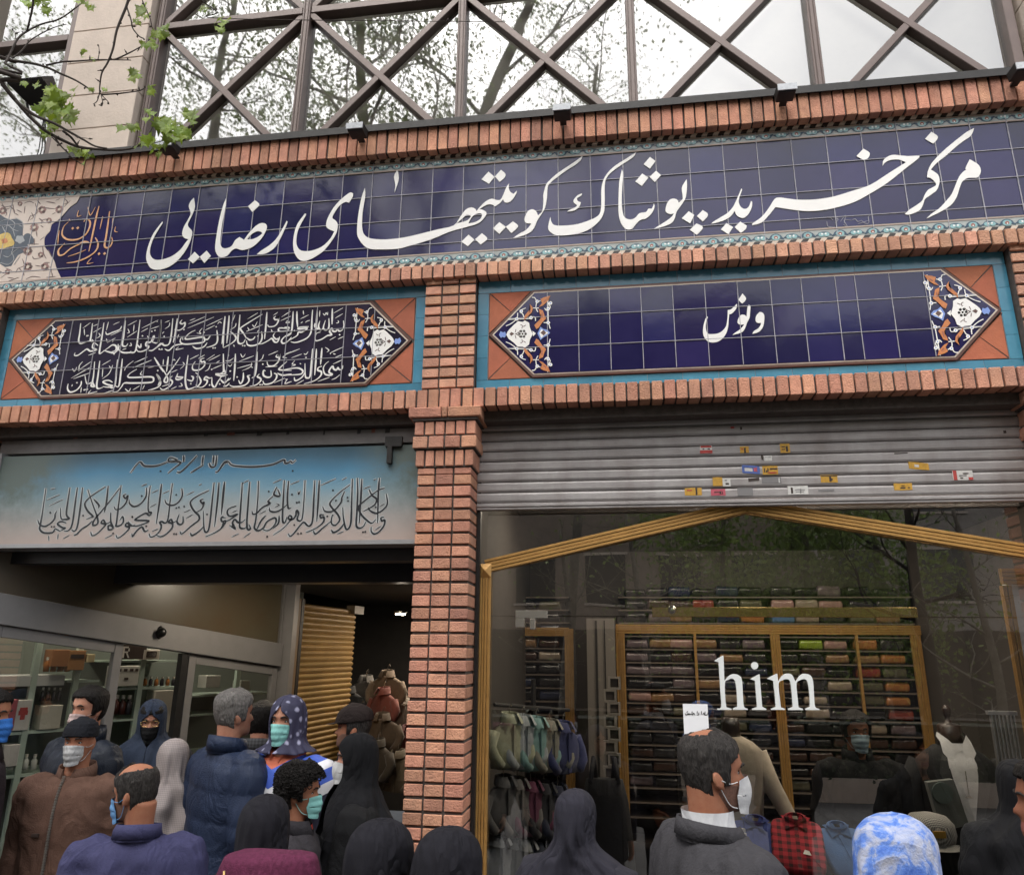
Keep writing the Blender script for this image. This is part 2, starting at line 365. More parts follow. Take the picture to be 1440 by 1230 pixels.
# ---------------------------------------------------------------- lettering helpers
def pts(s, o): 
    return [(o[0]+float(a)/o[2], o[1]+float(b)/o[2]) for a, b in (q.split(',') for q in s.split())]
def outline(name, groups, Y, material, parent, ext=.002):
    """closed outlines (with holes) traced from the sign, made into one thin raised mesh"""
    cu = bpy.data.curves.new(name, 'CURVE'); cu.dimensions = '2D'; cu.fill_mode = 'BOTH'; cu.extrude = ext/2
    for o, polys in groups:
        for s in polys:
            raw = pts(s, o); P = [at(a, b, Y) for a, b in raw]; n = len(P); Q = []
            for i in range(n):                          # round gentle bends, keep sharp corners
                p0, p1, p2, p3 = P[i-1], P[i], P[(i+1) % n], P[(i+2) % n]
                def corner(a, b, c): return (b-a).normalized().dot((c-b).normalized()) < .45
                Q.append(p1)
                t1 = Vector() if corner(p0, p1, p2) else (p2-p0)*.5
                t2 = Vector() if corner(p1, p2, p3) else (p3-p1)*.5
                if t1.length == 0 and t2.length == 0: continue
                if t1.length == 0: t1 = (p2-p1)
                if t2.length == 0: t2 = (p2-p1)
                for k in (1, 2):
                    t = k/3; Q.append(p1*(2*t**3-3*t*t+1)+t1*(t**3-2*t*t+t)+p2*(-2*t**3+3*t*t)+t2*(t**3-t*t))
            sp = cu.splines.new('POLY'); sp.points.add(len(Q)-1); sp.use_cyclic_u = True
            for i, q in enumerate(Q): sp.points[i].co = (q.x, q.z, 0, 1)
    tmp = bpy.data.objects.new(name, cu); COL.objects.link(tmp)
    dg = bpy.context.evaluated_depsgraph_get(); me = bpy.data.meshes.new_from_object(tmp.evaluated_get(dg))
    bpy.data.objects.remove(tmp)
    og = ORG.get(parent.name, Vector())
    me.transform(Matrix.Translation((-og.x, Y-og.y, -og.z)) @ Matrix.Rotation(pi/2, 4, 'X'))
    me.materials.clear(); me.materials.append(material)
    a = me.attributes.new('tint', 'FLOAT', 'FACE')
    o = bpy.data.objects.new(name, me); COL.objects.link(o); o.parent = parent; ORG[o.name] = og
    return o
def strokes(mb, o, data, w, Y, mi=0, taper=True, step=.00012):
    """pen strokes: 'x,y x,y ...' separated by /, w = nib width in photo pixels"""
    for k, s in enumerate(q for q in data.split('/') if q.strip()):
        P = pts(s, o); Q = cr([at(a, b, Y-step*(k % 9)) for a, b in P], 4); n = len(Q)
        W_ = []
        for i in range(n):
            a = Q[max(i-1, 0)]; b = Q[min(i+1, n-1)]; ang = atan2(b.z-a.z, b.x-a.x)
            k2 = .72+.38*abs(sin(ang-radians(40)))      # broad nib held at an angle
            e = 1
            if taper: e = min(1, .45+2.2*i/n, .35+2.2*(n-1-i)/n)
            W_.append(w*.0038*k2*e)
        mb.ribbon(Q, W_, mi)
def dots(mb, o, data, r, Y, mi=0, n=8):
    for s in data.split():
        a, b = s.split(','); c = at(o[0]+float(a)/o[2], o[1]+float(b)/o[2], Y)
        mb.prism([(c.x+r*cos(2*pi*i/n), c.z+r*sin(2*pi*i/n)) for i in range(n)], Y, Y+.002, mi)
def tiles(mb, xs, zs, Y, gap=.0, mi=0, tilt=.0011, clip=None):
    for i in range(len(xs)-1):
        for j in range(len(zs)-1):
            d = [random.uniform(-tilt, tilt) for _ in range(3)]; d.append(d[0]+d[2]-d[1])
            c = [(xs[i], zs[j]), (xs[i+1], zs[j]), (xs[i+1], zs[j+1]), (xs[i], zs[j+1])]
            mb.add([(p[0], Y+e, p[1]) for p, e in zip(c, d)], [(0, 1, 2, 3)], mi)
# ---------------------------------------------------------------- main banner
BAN = thing('tile_banner', 'long navy tiled shop banner with huge white Persian calligraphy', 'sign', (-.9, 4.03, 4.59))
YB = 4.03
xs = [-5.102+.2*i for i in range(44)]; zs = [4.287, 4.349, 4.53, 4.714, 4.889]
m = MB(); tiles(m, xs, zs, YB); m.build('tile_field', NAVY, BAN)
# grout lines lie over glaze and lettering alike
m = MB()
for x in xs: m.box(x-.0022, x+.0022, YB-.0052, YB, 4.198, 4.968)
for z in zs[1:-1]: m.box(XL, XR, YB-.0054, YB-.001, z-.002, z+.002)
m.build('grout', GROUT, BAN)
A = (1260, 170, 8.786); B = (1050, 190, 5.76); C = (920, 240, 9.6); D_ = (840, 200, 8.786); E_ = (690, 210, 6.545); F_ = (630, 220, 8.786); G = (400, 230, 5.333); H = (190, 260, 6.26)
outline('lettering', [
 (A, ['435,138 512,190 505,235 458,285 358,225', '965,92 880,135 780,210 680,290 570,385 500,455 430,540 395,620 383,700 430,712 480,755 492,795 450,825 390,860 350,925 320,990 250,1045 165,1100 105,1155 165,1160 260,1125 310,1085 340,1020 360,965 430,915 500,860 530,790 537,730 520,670 470,630 430,605 470,555 530,500 620,430 720,340 820,260 910,200 945,150',
   '910,478 1000,530 1040,580 1045,640 1010,700 950,705 880,710 820,750 785,830 750,940 690,1030 610,1090 500,1150 375,1210 430,1155 530,1085 620,990 690,900 740,780 780,690 830,630 870,605 858,590 880,535']),
 (B, ['945,112 995,145 985,185 950,205 888,172', '1100,250 1108,205 1150,172 1200,162 1300,172 1397,170 1390,190 1270,285 1130,395 1000,475 880,540 740,585 600,612 480,617 390,608 300,595 232,585 180,650 120,710 45,732 50,715 120,665 180,590 225,520 265,507 330,515 420,525 560,522 700,500 850,455 1000,405 1150,310 1290,222 1230,200 1160,205 1120,225']),
 (C, ['1175,245 1185,262 1150,360 1140,420 1160,480 1200,515 1245,515 1280,480 1305,415 1322,425 1315,500 1270,590 1210,640 1160,635 1110,600 1085,545 1040,610 960,665 860,700 765,720 800,690 900,630 980,580 1050,510 1090,440 1130,350', '975,710 1065,765 1000,860 900,795', '1160,690 1250,745 1235,790 1170,843 1085,765',
   '437,118 443,190 435,310 410,400 340,500 300,560 275,650 230,710 130,755 0,785 60,745 150,690 230,630 265,580 220,590 170,570 152,530 170,450 210,395 260,380 310,395 330,435 375,395 385,360 372,240 400,175', '465,550 540,600 485,715 372,645', '655,535 720,580 715,625 655,690 575,615', '570,715 645,750 650,790 575,868 480,800']),
 (D_, ['650,185 718,235 650,330 572,275', '725,355 787,410 710,495 645,430', '555,390 630,440 550,543 470,487', '303,340 318,400 305,600 303,780 325,910 370,950 430,955 480,925 520,880 600,865 630,825 670,825 690,790 697,758 708,790 690,850 655,900 600,945 530,965 480,1010 430,1070 370,1080 320,1045 280,970 262,860 262,700 270,500 285,420']),
 (E_, ['1340,28 1310,75 1220,135 1120,205 1070,260 1050,330 1050,500 1040,590 1000,660 920,730 830,770 720,790 610,793 560,770 530,735 535,680 550,622 560,670 590,700 680,703 800,690 920,650 985,615 1010,575 1018,500 1018,380 1035,290 1080,215 1150,150 1260,80', '840,408 835,425 795,450 800,475 830,490 815,530 770,565 705,575 720,562 780,535 795,515 765,490 765,465 800,425',
   '845,62 830,100 780,145 700,195 610,260 550,310 525,350 518,450 500,540 460,610 425,665 405,715 370,760 300,795 205,820 260,780 330,740 375,685 330,680 312,655 320,610 350,565 390,555 420,575 435,610 475,570 485,480 485,420 505,340 530,300 600,235 700,165 790,105', '80,672 140,715 80,780 22,728', '205,665 250,700 240,730 190,772 140,715']),
 (F_, ['500,190 575,255 505,342 415,285', '655,168 708,215 700,260 640,318 580,250', '755,335 750,390 770,440 810,465 850,425 845,455 800,530 745,572 700,565 680,530 640,580 580,620 550,600 500,595 440,620 350,680 400,620 470,555 540,525 600,540 650,535 690,460 720,385',
   '105,830 175,770 230,725 275,728 280,750 240,790 170,815', '250,830 290,760 340,715 400,705 420,725 400,775 330,815', '255,968 325,1030 245,1112 165,1055', '420,950 482,1005 470,1040 405,1090 335,1025']),
 (G, ['1269,466 1318,402 1360,347 1403,330 1433,344 1439,358 1469,344 1506,359 1515,378 1494,414 1451,451 1384,472 1306,493 1227,517 1100,570 950,615 850,640 720,645 640,640 590,610 555,560 545,520 548,440 560,350 580,250 603,185 607,240 590,340 583,420 585,500 610,545 660,565 760,570 900,555 1050,520 1150,495',
   '845,50 855,75 855,130 825,220 832,160 822,100', '515,225 512,250 485,295 455,290 410,320 370,380 360,410 385,430 400,460 390,520 355,580 300,650 230,700 160,730 110,720 75,670 65,600 75,520 100,450 155,375 160,390 110,480 90,560 95,620 130,655 200,655 280,625 340,570 375,510 330,490 313,465 325,410 370,330 430,265 490,220']),
 (H, ['1335,318 1340,335 1300,430 1240,540 1180,590 1130,610 1072,612 1110,580 1180,535 1240,480 1290,400', '1055,137 1090,165 1085,190 1032,240 995,190', '800,120 800,180 770,320 755,430 750,510 765,550 800,560 850,540 880,490 920,460 960,485 970,470 1000,430 1060,365 1110,338 1150,345 1160,375 1140,430 1090,500 1020,555 940,575 890,560 850,580 810,625 750,637 720,610 705,560 715,460 740,320 770,200', '985,480 1020,440 1070,410 1110,415 1120,430 1080,460 1030,480',
   '518,115 527,190 510,250 480,310 465,345 470,370 500,405 500,440 480,510 430,600 360,680 280,730 200,748 140,735 110,690 98,640 110,560 150,450 200,375 240,325 240,340 190,420 150,500 130,580 140,630 180,660 250,655 330,625 400,570 445,510 470,480 430,465 415,430 430,370 470,300 490,250 473,190 490,145', '525,590 570,635 510,692 465,655', '630,580 668,625 610,690 570,635'])],
 YB-.004, WHITE, BAN, .003)
m = MB()
strokes(m, (0, 260, 7.689), '1185,285 1170,400 1150,540 1130,650 1150,680 1190,665 1215,610 1205,565/1030,570 1060,640 1030,720 930,790 820,830 720,845/1070,230 1040,350 1000,540 960,720/905,400 930,370 970,390 970,450 930,530 850,585 760,595 700,575 670,530 690,450 740,400/940,610 860,640 760,690 690,750 640,760 630,710 670,660 700,630/960,620 900,615 830,650', 3.3, YB-.003)
strokes(m, (0, 260, 7.689), '735,775 850,735 930,700/1220,360 1215,470/1250,450 1240,500 1275,510/1110,340 1080,480/640,490 630,560 625,640/950,240 975,330 1030,240/850,275 835,340 880,330/990,790 940,850 1010,840/745,370 760,390', 1.7, YB-.0035)
dots(m, (0, 260, 7.689), '785,470 840,465 1070,745 1130,742', .011, YB-.004, n=4)
m.build('gold_lettering', GOLDINK, BAN, mods='raw')
m = MB(); strokes(m, B, '650,700 660,740 725,748/700,690 680,665 740,680 715,715/760,700 800,650 790,710/785,725 820,748 790,690 850,690/850,690 880,680 900,700 930,690/930,690 960,715 990,710 985,660 1000,655/900,720 990,690', .8, YB-.003)
m.build('signature', GROUT, BAN, mods='raw')
# border strips with their running ornament, and the rope of black and cream lozenges
def border(za, zb, flip):
    b = MB(); b.box(XL, XR, YB-.001, YB+.02, za, zb); o = b.build('border_strip', STRIP, BAN)
    q = MB(); h = zb-za; P = .0886; n = int((XR-XL)/P); cz = (za+zb)/2; sg = -1 if flip else 1
    for s in (-1, 1): q.box(XL, XR, YB-.0035, YB-.001, cz+s*h*.42-.004, cz+s*h*.42+.004, 4)
    for i in range(n):
        x = XL+P*(i+.5)
        wave = [Vector((x+P*(k/8-.5), YB-.0028, cz+sg*h*(.2*cos(2*pi*k/8)*(1 if i % 2 else .6)-.05))) for k in range(9)]
        q.ribbon(wave, [.006, .012, .02, .012, .006, .012, .02, .012, .006], 1)
        z0 = cz+sg*h*.02
        if i % 2:
            q.prism([(x+.024*cos(a)*1.0, z0+.019*sin(a)) for a in [2*pi*k/10 for k in range(10)]], YB-.0042, YB-.001, 0)
            q.prism([(x+.011*cos(a), z0+.011*sin(a)) for a in [2*pi*k/8 for k in range(8)]], YB-.0052, YB-.001, 2)
            q.prism([(x+.0045*cos(a), z0-.005+.0045*sin(a)) for a in [2*pi*k/6 for k in range(6)]], YB-.006, YB-.001, 3)
        else:
            for s in (-1, 1):
                q.prism([(x+s*.015+.016*cos(a), z0+.014*sin(a)) for a in [2*pi*k/8 for k in range(8)]], YB-.0042-.0003*s, YB-.001, 0)
                q.prism([(x+s*.01+.006*cos(a), z0+.004+.006*sin(a)) for a in [2*pi*k/6 for k in range(6)]], YB-.0052-.0003*s, YB-.001, 3)
    q.build('border_ornament', [TURQ, DNAVY, RUST, WHITE, mat('border_line', (.4, .3, .25), .5)], o)
border(4.895, 4.962, False); border(4.2, 4.285, True)
def rope(za, zb, y):
    q = MB(); P = .0668; n = int((XR-XL)/P)
    for i in range(n):
        x = XL+i*P; h = zb-za
        q.prism([(x, za), (x+P*.5, za), (x+P*.5+h*.7, zb), (x+h*.7, zb)], y, y+.03, 0)
        q.prism([(x+P*.5+.001, za), (x+P-.001, za), (x+P+h*.7-.001, zb), (x+P*.5+h*.7+.001, zb)], y+.0005, y+.03, 1)
    q.build('rope_strip', [BLACKT, CREAM], BAN)
rope(4.964, 4.984, 4.012); rope(4.174, 4.2, 3.99)
# white arabesque end on the far left
AR = (0, 260, 7.689)
outline('arabesque_field', [(AR, ['-700,150 0,150 870,112 830,190 760,240 680,330 620,390 560,430 540,500 490,560 480,620 490,680 540,740 590,830 610,900 660,1005 0,1075 -700,1110'])], YB-.002, mat('ivory_glaze', (.62, .52, .45), .3, var=.1, vs=15), BAN, .002)
m = MB()
strokes(m, AR, '140,210 150,300/140,220 60,240 10,220/60,340 70,300 20,290/260,200 320,180 370,200/270,230 260,310/380,200 400,300 330,340/430,240 500,250 600,260/700,150 730,190 690,210/500,180 560,190 600,200/650,150 600,170/760,170 690,240/520,370 460,380 450,420/330,330 300,400/320,480 360,480/390,500 400,560/440,440 470,460/370,580 370,650/460,660 470,740 500,800/350,770 370,800 440,790/250,700 200,670/240,800 260,870 200,900/170,950 200,900 240,940/250,940 260,980/280,1020 350,990 440,1000/380,870 440,880/540,880 560,960/500,1000 600,990/0,1010 70,960 100,920/60,900 130,930/80,1000 150,1010/540,840 480,840/20,200 60,260 110,250/400,170 440,210/330,640 420,640/520,700 560,780/90,1040 200,1000/-10,930 50,960/600,300 560,320/340,300 360,350 320,380/480,560 430,600/200,330 150,300', 1.7, YB-.0035)
strokes(m, AR, '100,230 150,270 155,310/190,190 250,200/180,270 240,300/420,360 470,400/560,950 570,990', 2, YB-.0038)
for cx, cy, r in ((455, 270, 42), (640, 265, 42), (370, 460, 45), (30, 280, 40), (300, 715, 48), (440, 755, 30), (300, 885, 48), (485, 885, 42), (80, 940, 28), (215, 205, 25), (530, 385, 30)):
    for k in range(7):
        a = 2*pi*k/7; dots(m, AR, '%f,%f' % (cx+r*.66*cos(a), cy+r*.66*sin(a)),   .0125*r/42, YB-.0042, 1 if (cx+k) % 3 else 0, 7)
    dots(m, AR, '%f,%f' % (cx, cy),   .011*r/42, YB-.005, 2, 8)
m.build('arabesque_vines', [mat('vine_brown', (.13, .085, .075), .5), mat('flower_mauve', (.3, .17, .15), .5), CREAM], BAN, mods='raw')
m = MB()
def blob(cx, cy, rx, ry, Y, mi, n=26, w=.12, f=6):
    P = [at(AR[0]+(cx+rx*cos(2*pi*i/n)*(1+w*sin(f*2*pi*i/n)))/AR[2], AR[1]+(cy+ry*sin(2*pi*i/n)*(1+w*sin(f*2*pi*i/n)))/AR[2], Y) for i in range(n)]
    c = at(AR[0]+cx/AR[2], AR[1]+cy/AR[2], Y)
    m.add([c]+P, [(0, i+1, (i+1) % n+1) for i in range(n)], mi)
blob(20, 600, 265, 270, YB-.0034, 0); blob(300, 590, 70, 60, YB-.0036, 0, f=3); blob(40, 605, 110, 85, YB-.0046, 1, f=4); blob(50, 605, 34, 28, YB-.0052, 2, f=4); blob(215, 590, 48, 42, YB-.0046, 3, f=5)
strokes(m, AR, '0,400 90,370 160,420 130,500/20,470 90,440 140,480 200,500/60,520 20,440/160,350 240,400 250,470/200,430 240,450/0,840 90,860 150,800 120,720/30,760 90,780 150,720 200,690/20,700 90,680/150,860 220,760/140,480 160,560/150,640 120,760', 1.3, YB-.0042, 3)
m.build('medallion', [mat('medallion_slate', (.05, .07, .1), .4, var=.4, vs=30), YELL, ORANGE, mat('medallion_grey', (.33, .34, .35), .4)], BAN, mods='raw')
# ---------------------------------------------------------------- the two lower panels
ORN = (690, 400, 8.79)
def mirror_tip(px, py, side, tipx, tipz, tipx0, tipz0, Y):
    p = at(px, py, Y); return Vector((tipx+side*(p.x-tipx0), Y, tipz+(p.z-tipz0)))
def panel(name, label, x0, x1, tipl, tipr, cornl, cornr, zc, field, vj):
    T = thing(name, label, 'sign', ((x0+x1)/2, 4.06, zc)); Y = 4.058
    zt, zb, zi, zj = 4.083, 3.374, 4.005, 3.447
    m = MB()
    n = int((x1-x0)/.2)+1
    for i in range(n):
        a = x0+i*(x1-x0)/n+.0012; b = x0+(i+1)*(x1-x0)/n-.0012
        m.box(a, b, Y, Y+.014, zi+.002, zt); m.box(a, b, Y, Y+.014, zb, zj-.002)
    for a, b in ((x0, x0+.064), (x1-.064, x1)):
        for k in range(4): m.box(a, b, Y, Y+.014, zj+.0005+k*(zi-zj)/4, zj+(k+1)*(zi-zj)/4-.0015)
    m.build('teal_frame', TEAL, T)
    m = MB(); m.box(x0, x1, Y+.003, Y+.016, zb, zt); m.build('grout_bed', GROUT, T)
    # terracotta corner triangles, two wedges each
    k = MB()
    for tip, corn, xe, s in ((tipl, cornl, x0+.068, 1), (tipr, cornr, x1-.068, -1)):
        for ze, zcn in ((zi, zc+.267), (zj, zc-.267)):
            d = 1 if ze > zc else -1
            mx, mz = (tip+corn)/2-s*.012, (zc+zcn)/2+d*.012
            ex, ez = xe+s*.004, ze-d*.004
            # wedge along the edge and wedge along the side, parted by the diagonal joint
            m = MB(); m.prism([(ex+s*.005, ez), (corn-s*.022, ez), (mx, mz+d*.003)] , Y-.003, Y+.015, 0); m.build('terracotta_wedge', TERRA, T)
            m = MB(); m.prism([(ex, ez-d*.006), (mx-s*.003, mz), (tip-s*.022, zc+d*.012), (ex, zc+d*.012)], Y-.003, Y+.015, 0); m.build('terracotta_wedge', TERRA, T)
        k = MB(); k.box(xe, tip+.3, Y-.001, Y+.0155, zj, zi) if s == 1 else k.box(tip-.3, xe, Y-.001, Y+.0155, zj, zi)
        k.build('corner_joint', MORTAR, T)
    # raised brown moulding, cream fillet, field
    hexo = lambda e: [(tipl-e*1.35, zc), (cornl-e*.5, zc+.265+e), (cornr+e*.5, zc+.265+e), (tipr+e*1.35, zc), (cornr+e*.5, zc-.265-e), (cornl-e*.5, zc-.265-e)]
    m = MB(); m.prism(hexo(.014), Y-.012, Y+.015); m.build('moulding', mat('brown_glaze', (.12, .05, .035), .4, var=.3, vs=20), T, bevel=.003)
    m = MB(); m.prism(hexo(-.002), Y-.0135, Y); m.build('cream_fillet', CREAM, T)
    m = MB(); xs = [tipl]+vj+[tipr]; zz = [zc-.257, zc-.093, zc+.098, zc+.257]; YF = Y-.0145
    hx = hexo(-.01)
    def zlim(x):
        L = hx[0][0]; Rr = hx[3][0]; h = .255
        if x < hx[1][0]: return h*max(0, (x-L)/(hx[1][0]-L))
        if x > hx[2][0]: return h*max(0, (Rr-x)/(Rr-hx[2][0]))
        return h
    m.prism(hx, YF, Y); m.build('field', field, T)
    m = MB()
    xs2 = [v for v in vj if cornl < v < cornr]; zz2 = [zc-.255, zc-.093, zc+.098, zc+.255]
    tiles(m, [cornl+.003]+xs2+[cornr-.003], zz2, YF-.0016); m.build('field_tile', field, T)
    m = MB()
    for v in vj: h = zlim(v); m.box(v-.0018, v+.0018, YF-.0062, YF, zc-h, zc+h)
    for z in (zc-.093, zc+.098): 
        e = (cornl-tipl)*(1-abs(z-zc)/.257); m.box(cornl-(cornl-tipl)*(1-abs(z-zc)/.257)+.01, cornr+(tipr-cornr)*(1-abs(z-zc)/.257)-.01, YF-.0064, YF, z-.0016, z+.0016)
    m.build('grout', GROUT, T)
    # arabesque ends
    for tip, s in ((tipl, 1), (tipr, -1)):
        q = MB(); YO = YF-.0055
        def P(a, b, dy=0): p = mirror_tip(690+a/8.79, 400+b/8.79, s, tip, zc, -.706, 3.732, 4.06); p.y = YO-dy; return p
        def poly(sx, mi, dy, both=False):
            for f in ((0, 1) if both else (0,)):
                V = []
                for c in sx.split():
                    a, b = map(float, c.split(',')); V.append(P(a, 1236-b if f else b, dy))
                ce = sum(V, Vector())/len(V)
                q.add([ce]+V, [(0, i+1, (i+1) % len(V)+1) for i in range(len(V))], mi)
        def line(sx, w, mi, dy):
            for f in (0, 1):
                for g in sx.split('/'):
                    V = [P(*(lambda a, b: (a, 1236-b if f else b))(*map(float, c.split(','))), dy) for c in g.split()]
                    q.ribbon(cr(V, 4), w, mi)
        def dot(a, b, r, mi, dy):
            for f in (0, 1):
                V = [P(a+r*cos(2*pi*i/9), (1236-b if f else b)+r*sin(2*pi*i/9), dy) for i in range(9)]; q.add(V, [tuple(range(9))], mi)
        poly('200,630 215,590 240,560 300,500 345,462 400,470 430,455 480,480 490,540 525,620 490,690 480,750 430,785 400,775 340,775 290,725 230,680', 0, .0006)
        poly('110,630 130,585 160,600 185,590 200,630 180,665 150,655 135,670', 3, .0006)
        poly('585,612 620,530 660,560 700,565 740,605 700,640 660,660 620,695', 3, .0006); poly('605,612 630,560 665,580 720,605 665,640 630,670', 0, .0012)
        poly('520,580 565,612 530,650', 0, .0009)
        poly('240,620 262,595 300,615 262,645', 2, .0016); poly('620,605 660,570 690,605 660,640', 2, .0018)
        for k in range(6): dot(400+38*cos(k*pi/3), 618+38*sin(k*pi/3), 15, 2, .0012); 
        for k in range(6): dot(400+38*cos(k*pi/3), 618+38*sin(k*pi/3), 7, 0, .0018)
        dot(400, 618, 12, 2, .0014)
        line('310,620 350,600 370,575/375,505 400,520 390,550/440,510 410,530/320,560 310,600', .004, 2, .0014)
        for sx in ('490,250 530,300 515,350 450,420 420,450 422,400 470,340 500,310', '600,310 650,330 672,395 690,430 640,480 600,540 570,560 545,510 610,450 635,400 615,350', '620,190 660,170 740,150 715,210 650,270 600,290 640,240'): poly(sx, 1, .0009, True)
        line('480,360 500,330/640,360 640,420/660,230 690,200', .006, 4, .0016)
        line('515,170 550,175 580,220 620,210/570,240 565,300 590,350/440,300 390,320 370,350 400,370 420,420/195,520 260,490 330,430 340,360/225,440 320,436 500,430/480,420 550,410 560,460/760,230 720,240 740,290 700,330 670,300/710,150 715,420 720,480 740,555/660,480 740,480/530,300 600,300', .0052, 0, .0006)
        for a, b in ((580, 220), (385, 340), (330, 435), (505, 420), (715, 480), (715, 310), (745, 240)): dot(a, b, 22, 0, .0012); dot(a, b, 8, 3, .0018)
        q.build('arabesque', [WHITE, ORANGE, mat('bud_brown', (.1, .05, .04), .5), LBLUE, RUST], T, mods='raw')
    return T, YF
PR, YF = panel('calligraphy_sign', 'navy tile panel over the roller shutter reading one short white word', -.795, 2.165, -.706, 2.08, -.456, 1.826, 3.726, NAVY, [-.374+.1825*i for i in range(8)]+[1.073, 1.258, 1.363, 1.545, 1.727])
outline('lettering', [((970, 400, 11.08), ['1085,430 1130,440 1160,480 1160,560 1145,650 1100,720 1040,755 975,768 1000,725 1060,690 1100,640 1110,600 1060,600 1030,575 1025,530 1040,480', '920,320 945,340 940,430 930,520 895,590 870,660 830,730 760,765 665,788 700,755 770,710 830,650 845,620 790,628 750,605 745,570 765,510 800,475 850,475 885,500 890,430 900,350', '820,142 875,210 860,260 815,298 755,240',
  '735,300 735,340 715,390 660,450 615,465 605,560 600,640 580,730 530,820 450,885 360,905 280,885 230,830 207,760 210,660 235,560 265,498 282,510 260,570 250,640 255,710 280,765 340,775 430,765 500,730 560,660 580,580 590,480 590,400 640,390 690,345'])], YF-.0045, WHITE, PR, .0025)
PL, YF = panel('calligraphy_sign', 'black tile panel with two dense lines of white Arabic script', -3.973, -1.115, -3.873, -1.212, -3.61, -1.468, 3.717, INK, [-3.475+.1855*i for i in range(12)])
P1 = (400, 425, 10.25); P2 = (310, 430, 10.25); P3 = (220, 435, 10.25); P4 = (90, 440, 10.25)
m = MB(); YT = YF-.0032
BIG = {P1: '850,265 855,340 830,400 790,415 760,390 740,420 700,415 680,375 650,420 680,470 620,480 540,530 460,555 440,520 460,450 520,430/690,90 688,200 685,320/475,100 460,300 440,500/640,230 640,360 600,400 560,370 590,260/560,370 520,400 490,350 510,270/490,390 440,350 440,300/405,110 395,250 385,420 330,510 230,560 150,580 90,570/180,130 180,250 190,360/350,350 220,360 200,385 330,375 250,430 200,430 180,480 80,540 0,585/125,130 115,300 90,450 0,500/0,360 70,370 20,420/840,910 830,960 790,970 770,940 750,975 710,960 690,920 640,1000 690,1040 640,1050 580,1030 560,950 590,890 640,850/540,660 530,780 520,900/540,920 490,940 480,980 530,1000 520,1060 430,1130 280,1175/460,670 450,860 435,1050/405,670 390,850 370,1060 330,1090 300,1060 295,880/300,1000 250,1080 160,1130 140,1080/0,970 180,945 260,980 255,1020 200,1040 0,1050',
 P2: '1025,450 960,520 900,540 880,500 930,440 1010,390/1000,330 850,320 850,370 960,360 1000,320/800,370 760,430 800,480 840,470 820,520 780,520 740,470 690,500 600,545 540,550/670,90 655,280 635,480/800,150 770,170 790,200 830,190 835,150 830,230 780,290 700,300 680,270/590,370 600,460 560,540 460,575 390,560 375,500/500,440 470,480 420,490 380,460/605,120 440,220 300,310 290,340 340,410 375,470/280,130 265,330 250,500 280,545 330,530 360,480/140,370 210,430 220,480 160,540 40,605/125,140 110,340 90,540/65,150 45,350 20,550/770,970 810,990 800,1050 740,1110 640,1130 610,1080/1025,980 900,1000 820,970/960,800 870,880 850,920 1025,930/820,700 800,730 840,740 850,690 840,790 770,860 690,860 670,800/725,930 730,1010 680,1030 620,1000 620,930 650,940/560,980 530,1020 570,1040 580,1080 510,1140 420,1160/530,660 515,900 490,1010 450,1040/430,1000 390,1010 410,1050 400,1100 330,1150 190,1165 130,1140/330,960 325,1060 290,1120 260,1070/215,690 205,900 190,1080/130,1110 90,1150 40,1160/100,1080 150,1040/40,690 45,880 40,950 0,970/0,1060 60,1110 120,1040',
 P3: '990,100 970,300 960,550/870,300 880,440 840,510 720,550/780,370 740,430 700,430/730,480 680,540 580,565 520,530/560,300 480,340 420,400 440,430 650,400 690,420 680,470 560,490 400,500 340,460 370,390 380,440/380,500 260,520 180,590 120,570/300,130 270,350 240,480/370,150 340,190 370,210 410,190 400,250 330,300 260,290/235,130 215,350 185,490 120,520 60,490 0,550/70,150 40,430 0,480/965,640 970,860 1000,910 940,940/1000,930 850,930 940,960 1025,940/940,960 880,1050 840,1120 800,1080 800,980/800,980 760,990 710,970 690,1010 730,1020 720,1070 660,1120 590,1120/610,960 640,1040 590,1110 570,1080/690,700 640,720 650,760 690,750 690,810 620,870 530,870 520,810 560,750/455,660 430,850 415,1020 440,1140 500,1140 570,1110/500,960 530,980 510,1030 440,1010/310,920 300,970 380,980 330,1010 280,1000 300,930/230,960 190,1000 230,1040 200,1100 100,1160 50,1130/340,690 250,820 150,950 110,1030 150,1050 150,960 0,740/170,680 145,900/0,930 50,1010 20,1100',
 P4: '1400,100 1375,350 1340,430 1270,420/1270,420 1300,360 1290,330 1250,420 1190,420 1180,470 1220,480 1200,520 1120,555 1060,550 1040,500/1430,430 1330,500 1270,540 1220,540/1095,100 1070,300 1050,450 1020,560 950,570 850,570 790,530 800,470/1110,440 1100,500 1050,450/885,110 860,330 840,460 890,480 920,440/780,450 770,530 720,575 640,560 570,540/560,560 640,500 700,460 750,480 740,540 650,570/575,140 545,350 510,560 530,580 580,540/490,470 430,430 410,500 470,530 380,550 330,520 270,560 200,610 150,610 160,570/240,150 225,300 210,400 240,440 310,420 380,400/410,150 390,330 380,400 420,410 400,380/830,190 800,240 700,280 620,310 600,270/1330,880 1390,1000 1350,1070 1210,1115/1050,810 950,870 920,920 1000,930 1250,920 1290,960 1250,1000 1000,1010 870,1010 830,1060 770,1130 700,1140/840,660 820,850 790,1050 740,1050/770,670 750,900 730,1050 690,1080 640,1060/700,1000 640,970 560,990 620,1030 700,1050 640,1070 560,1060/515,690 490,900 470,1040 490,1090 560,1070/440,700 425,900 410,1000 440,1060 390,1050 400,1000 330,1020 300,900/250,980 240,1040 180,1110 90,1140 50,1090 60,1020/1300,640 1430,850'}
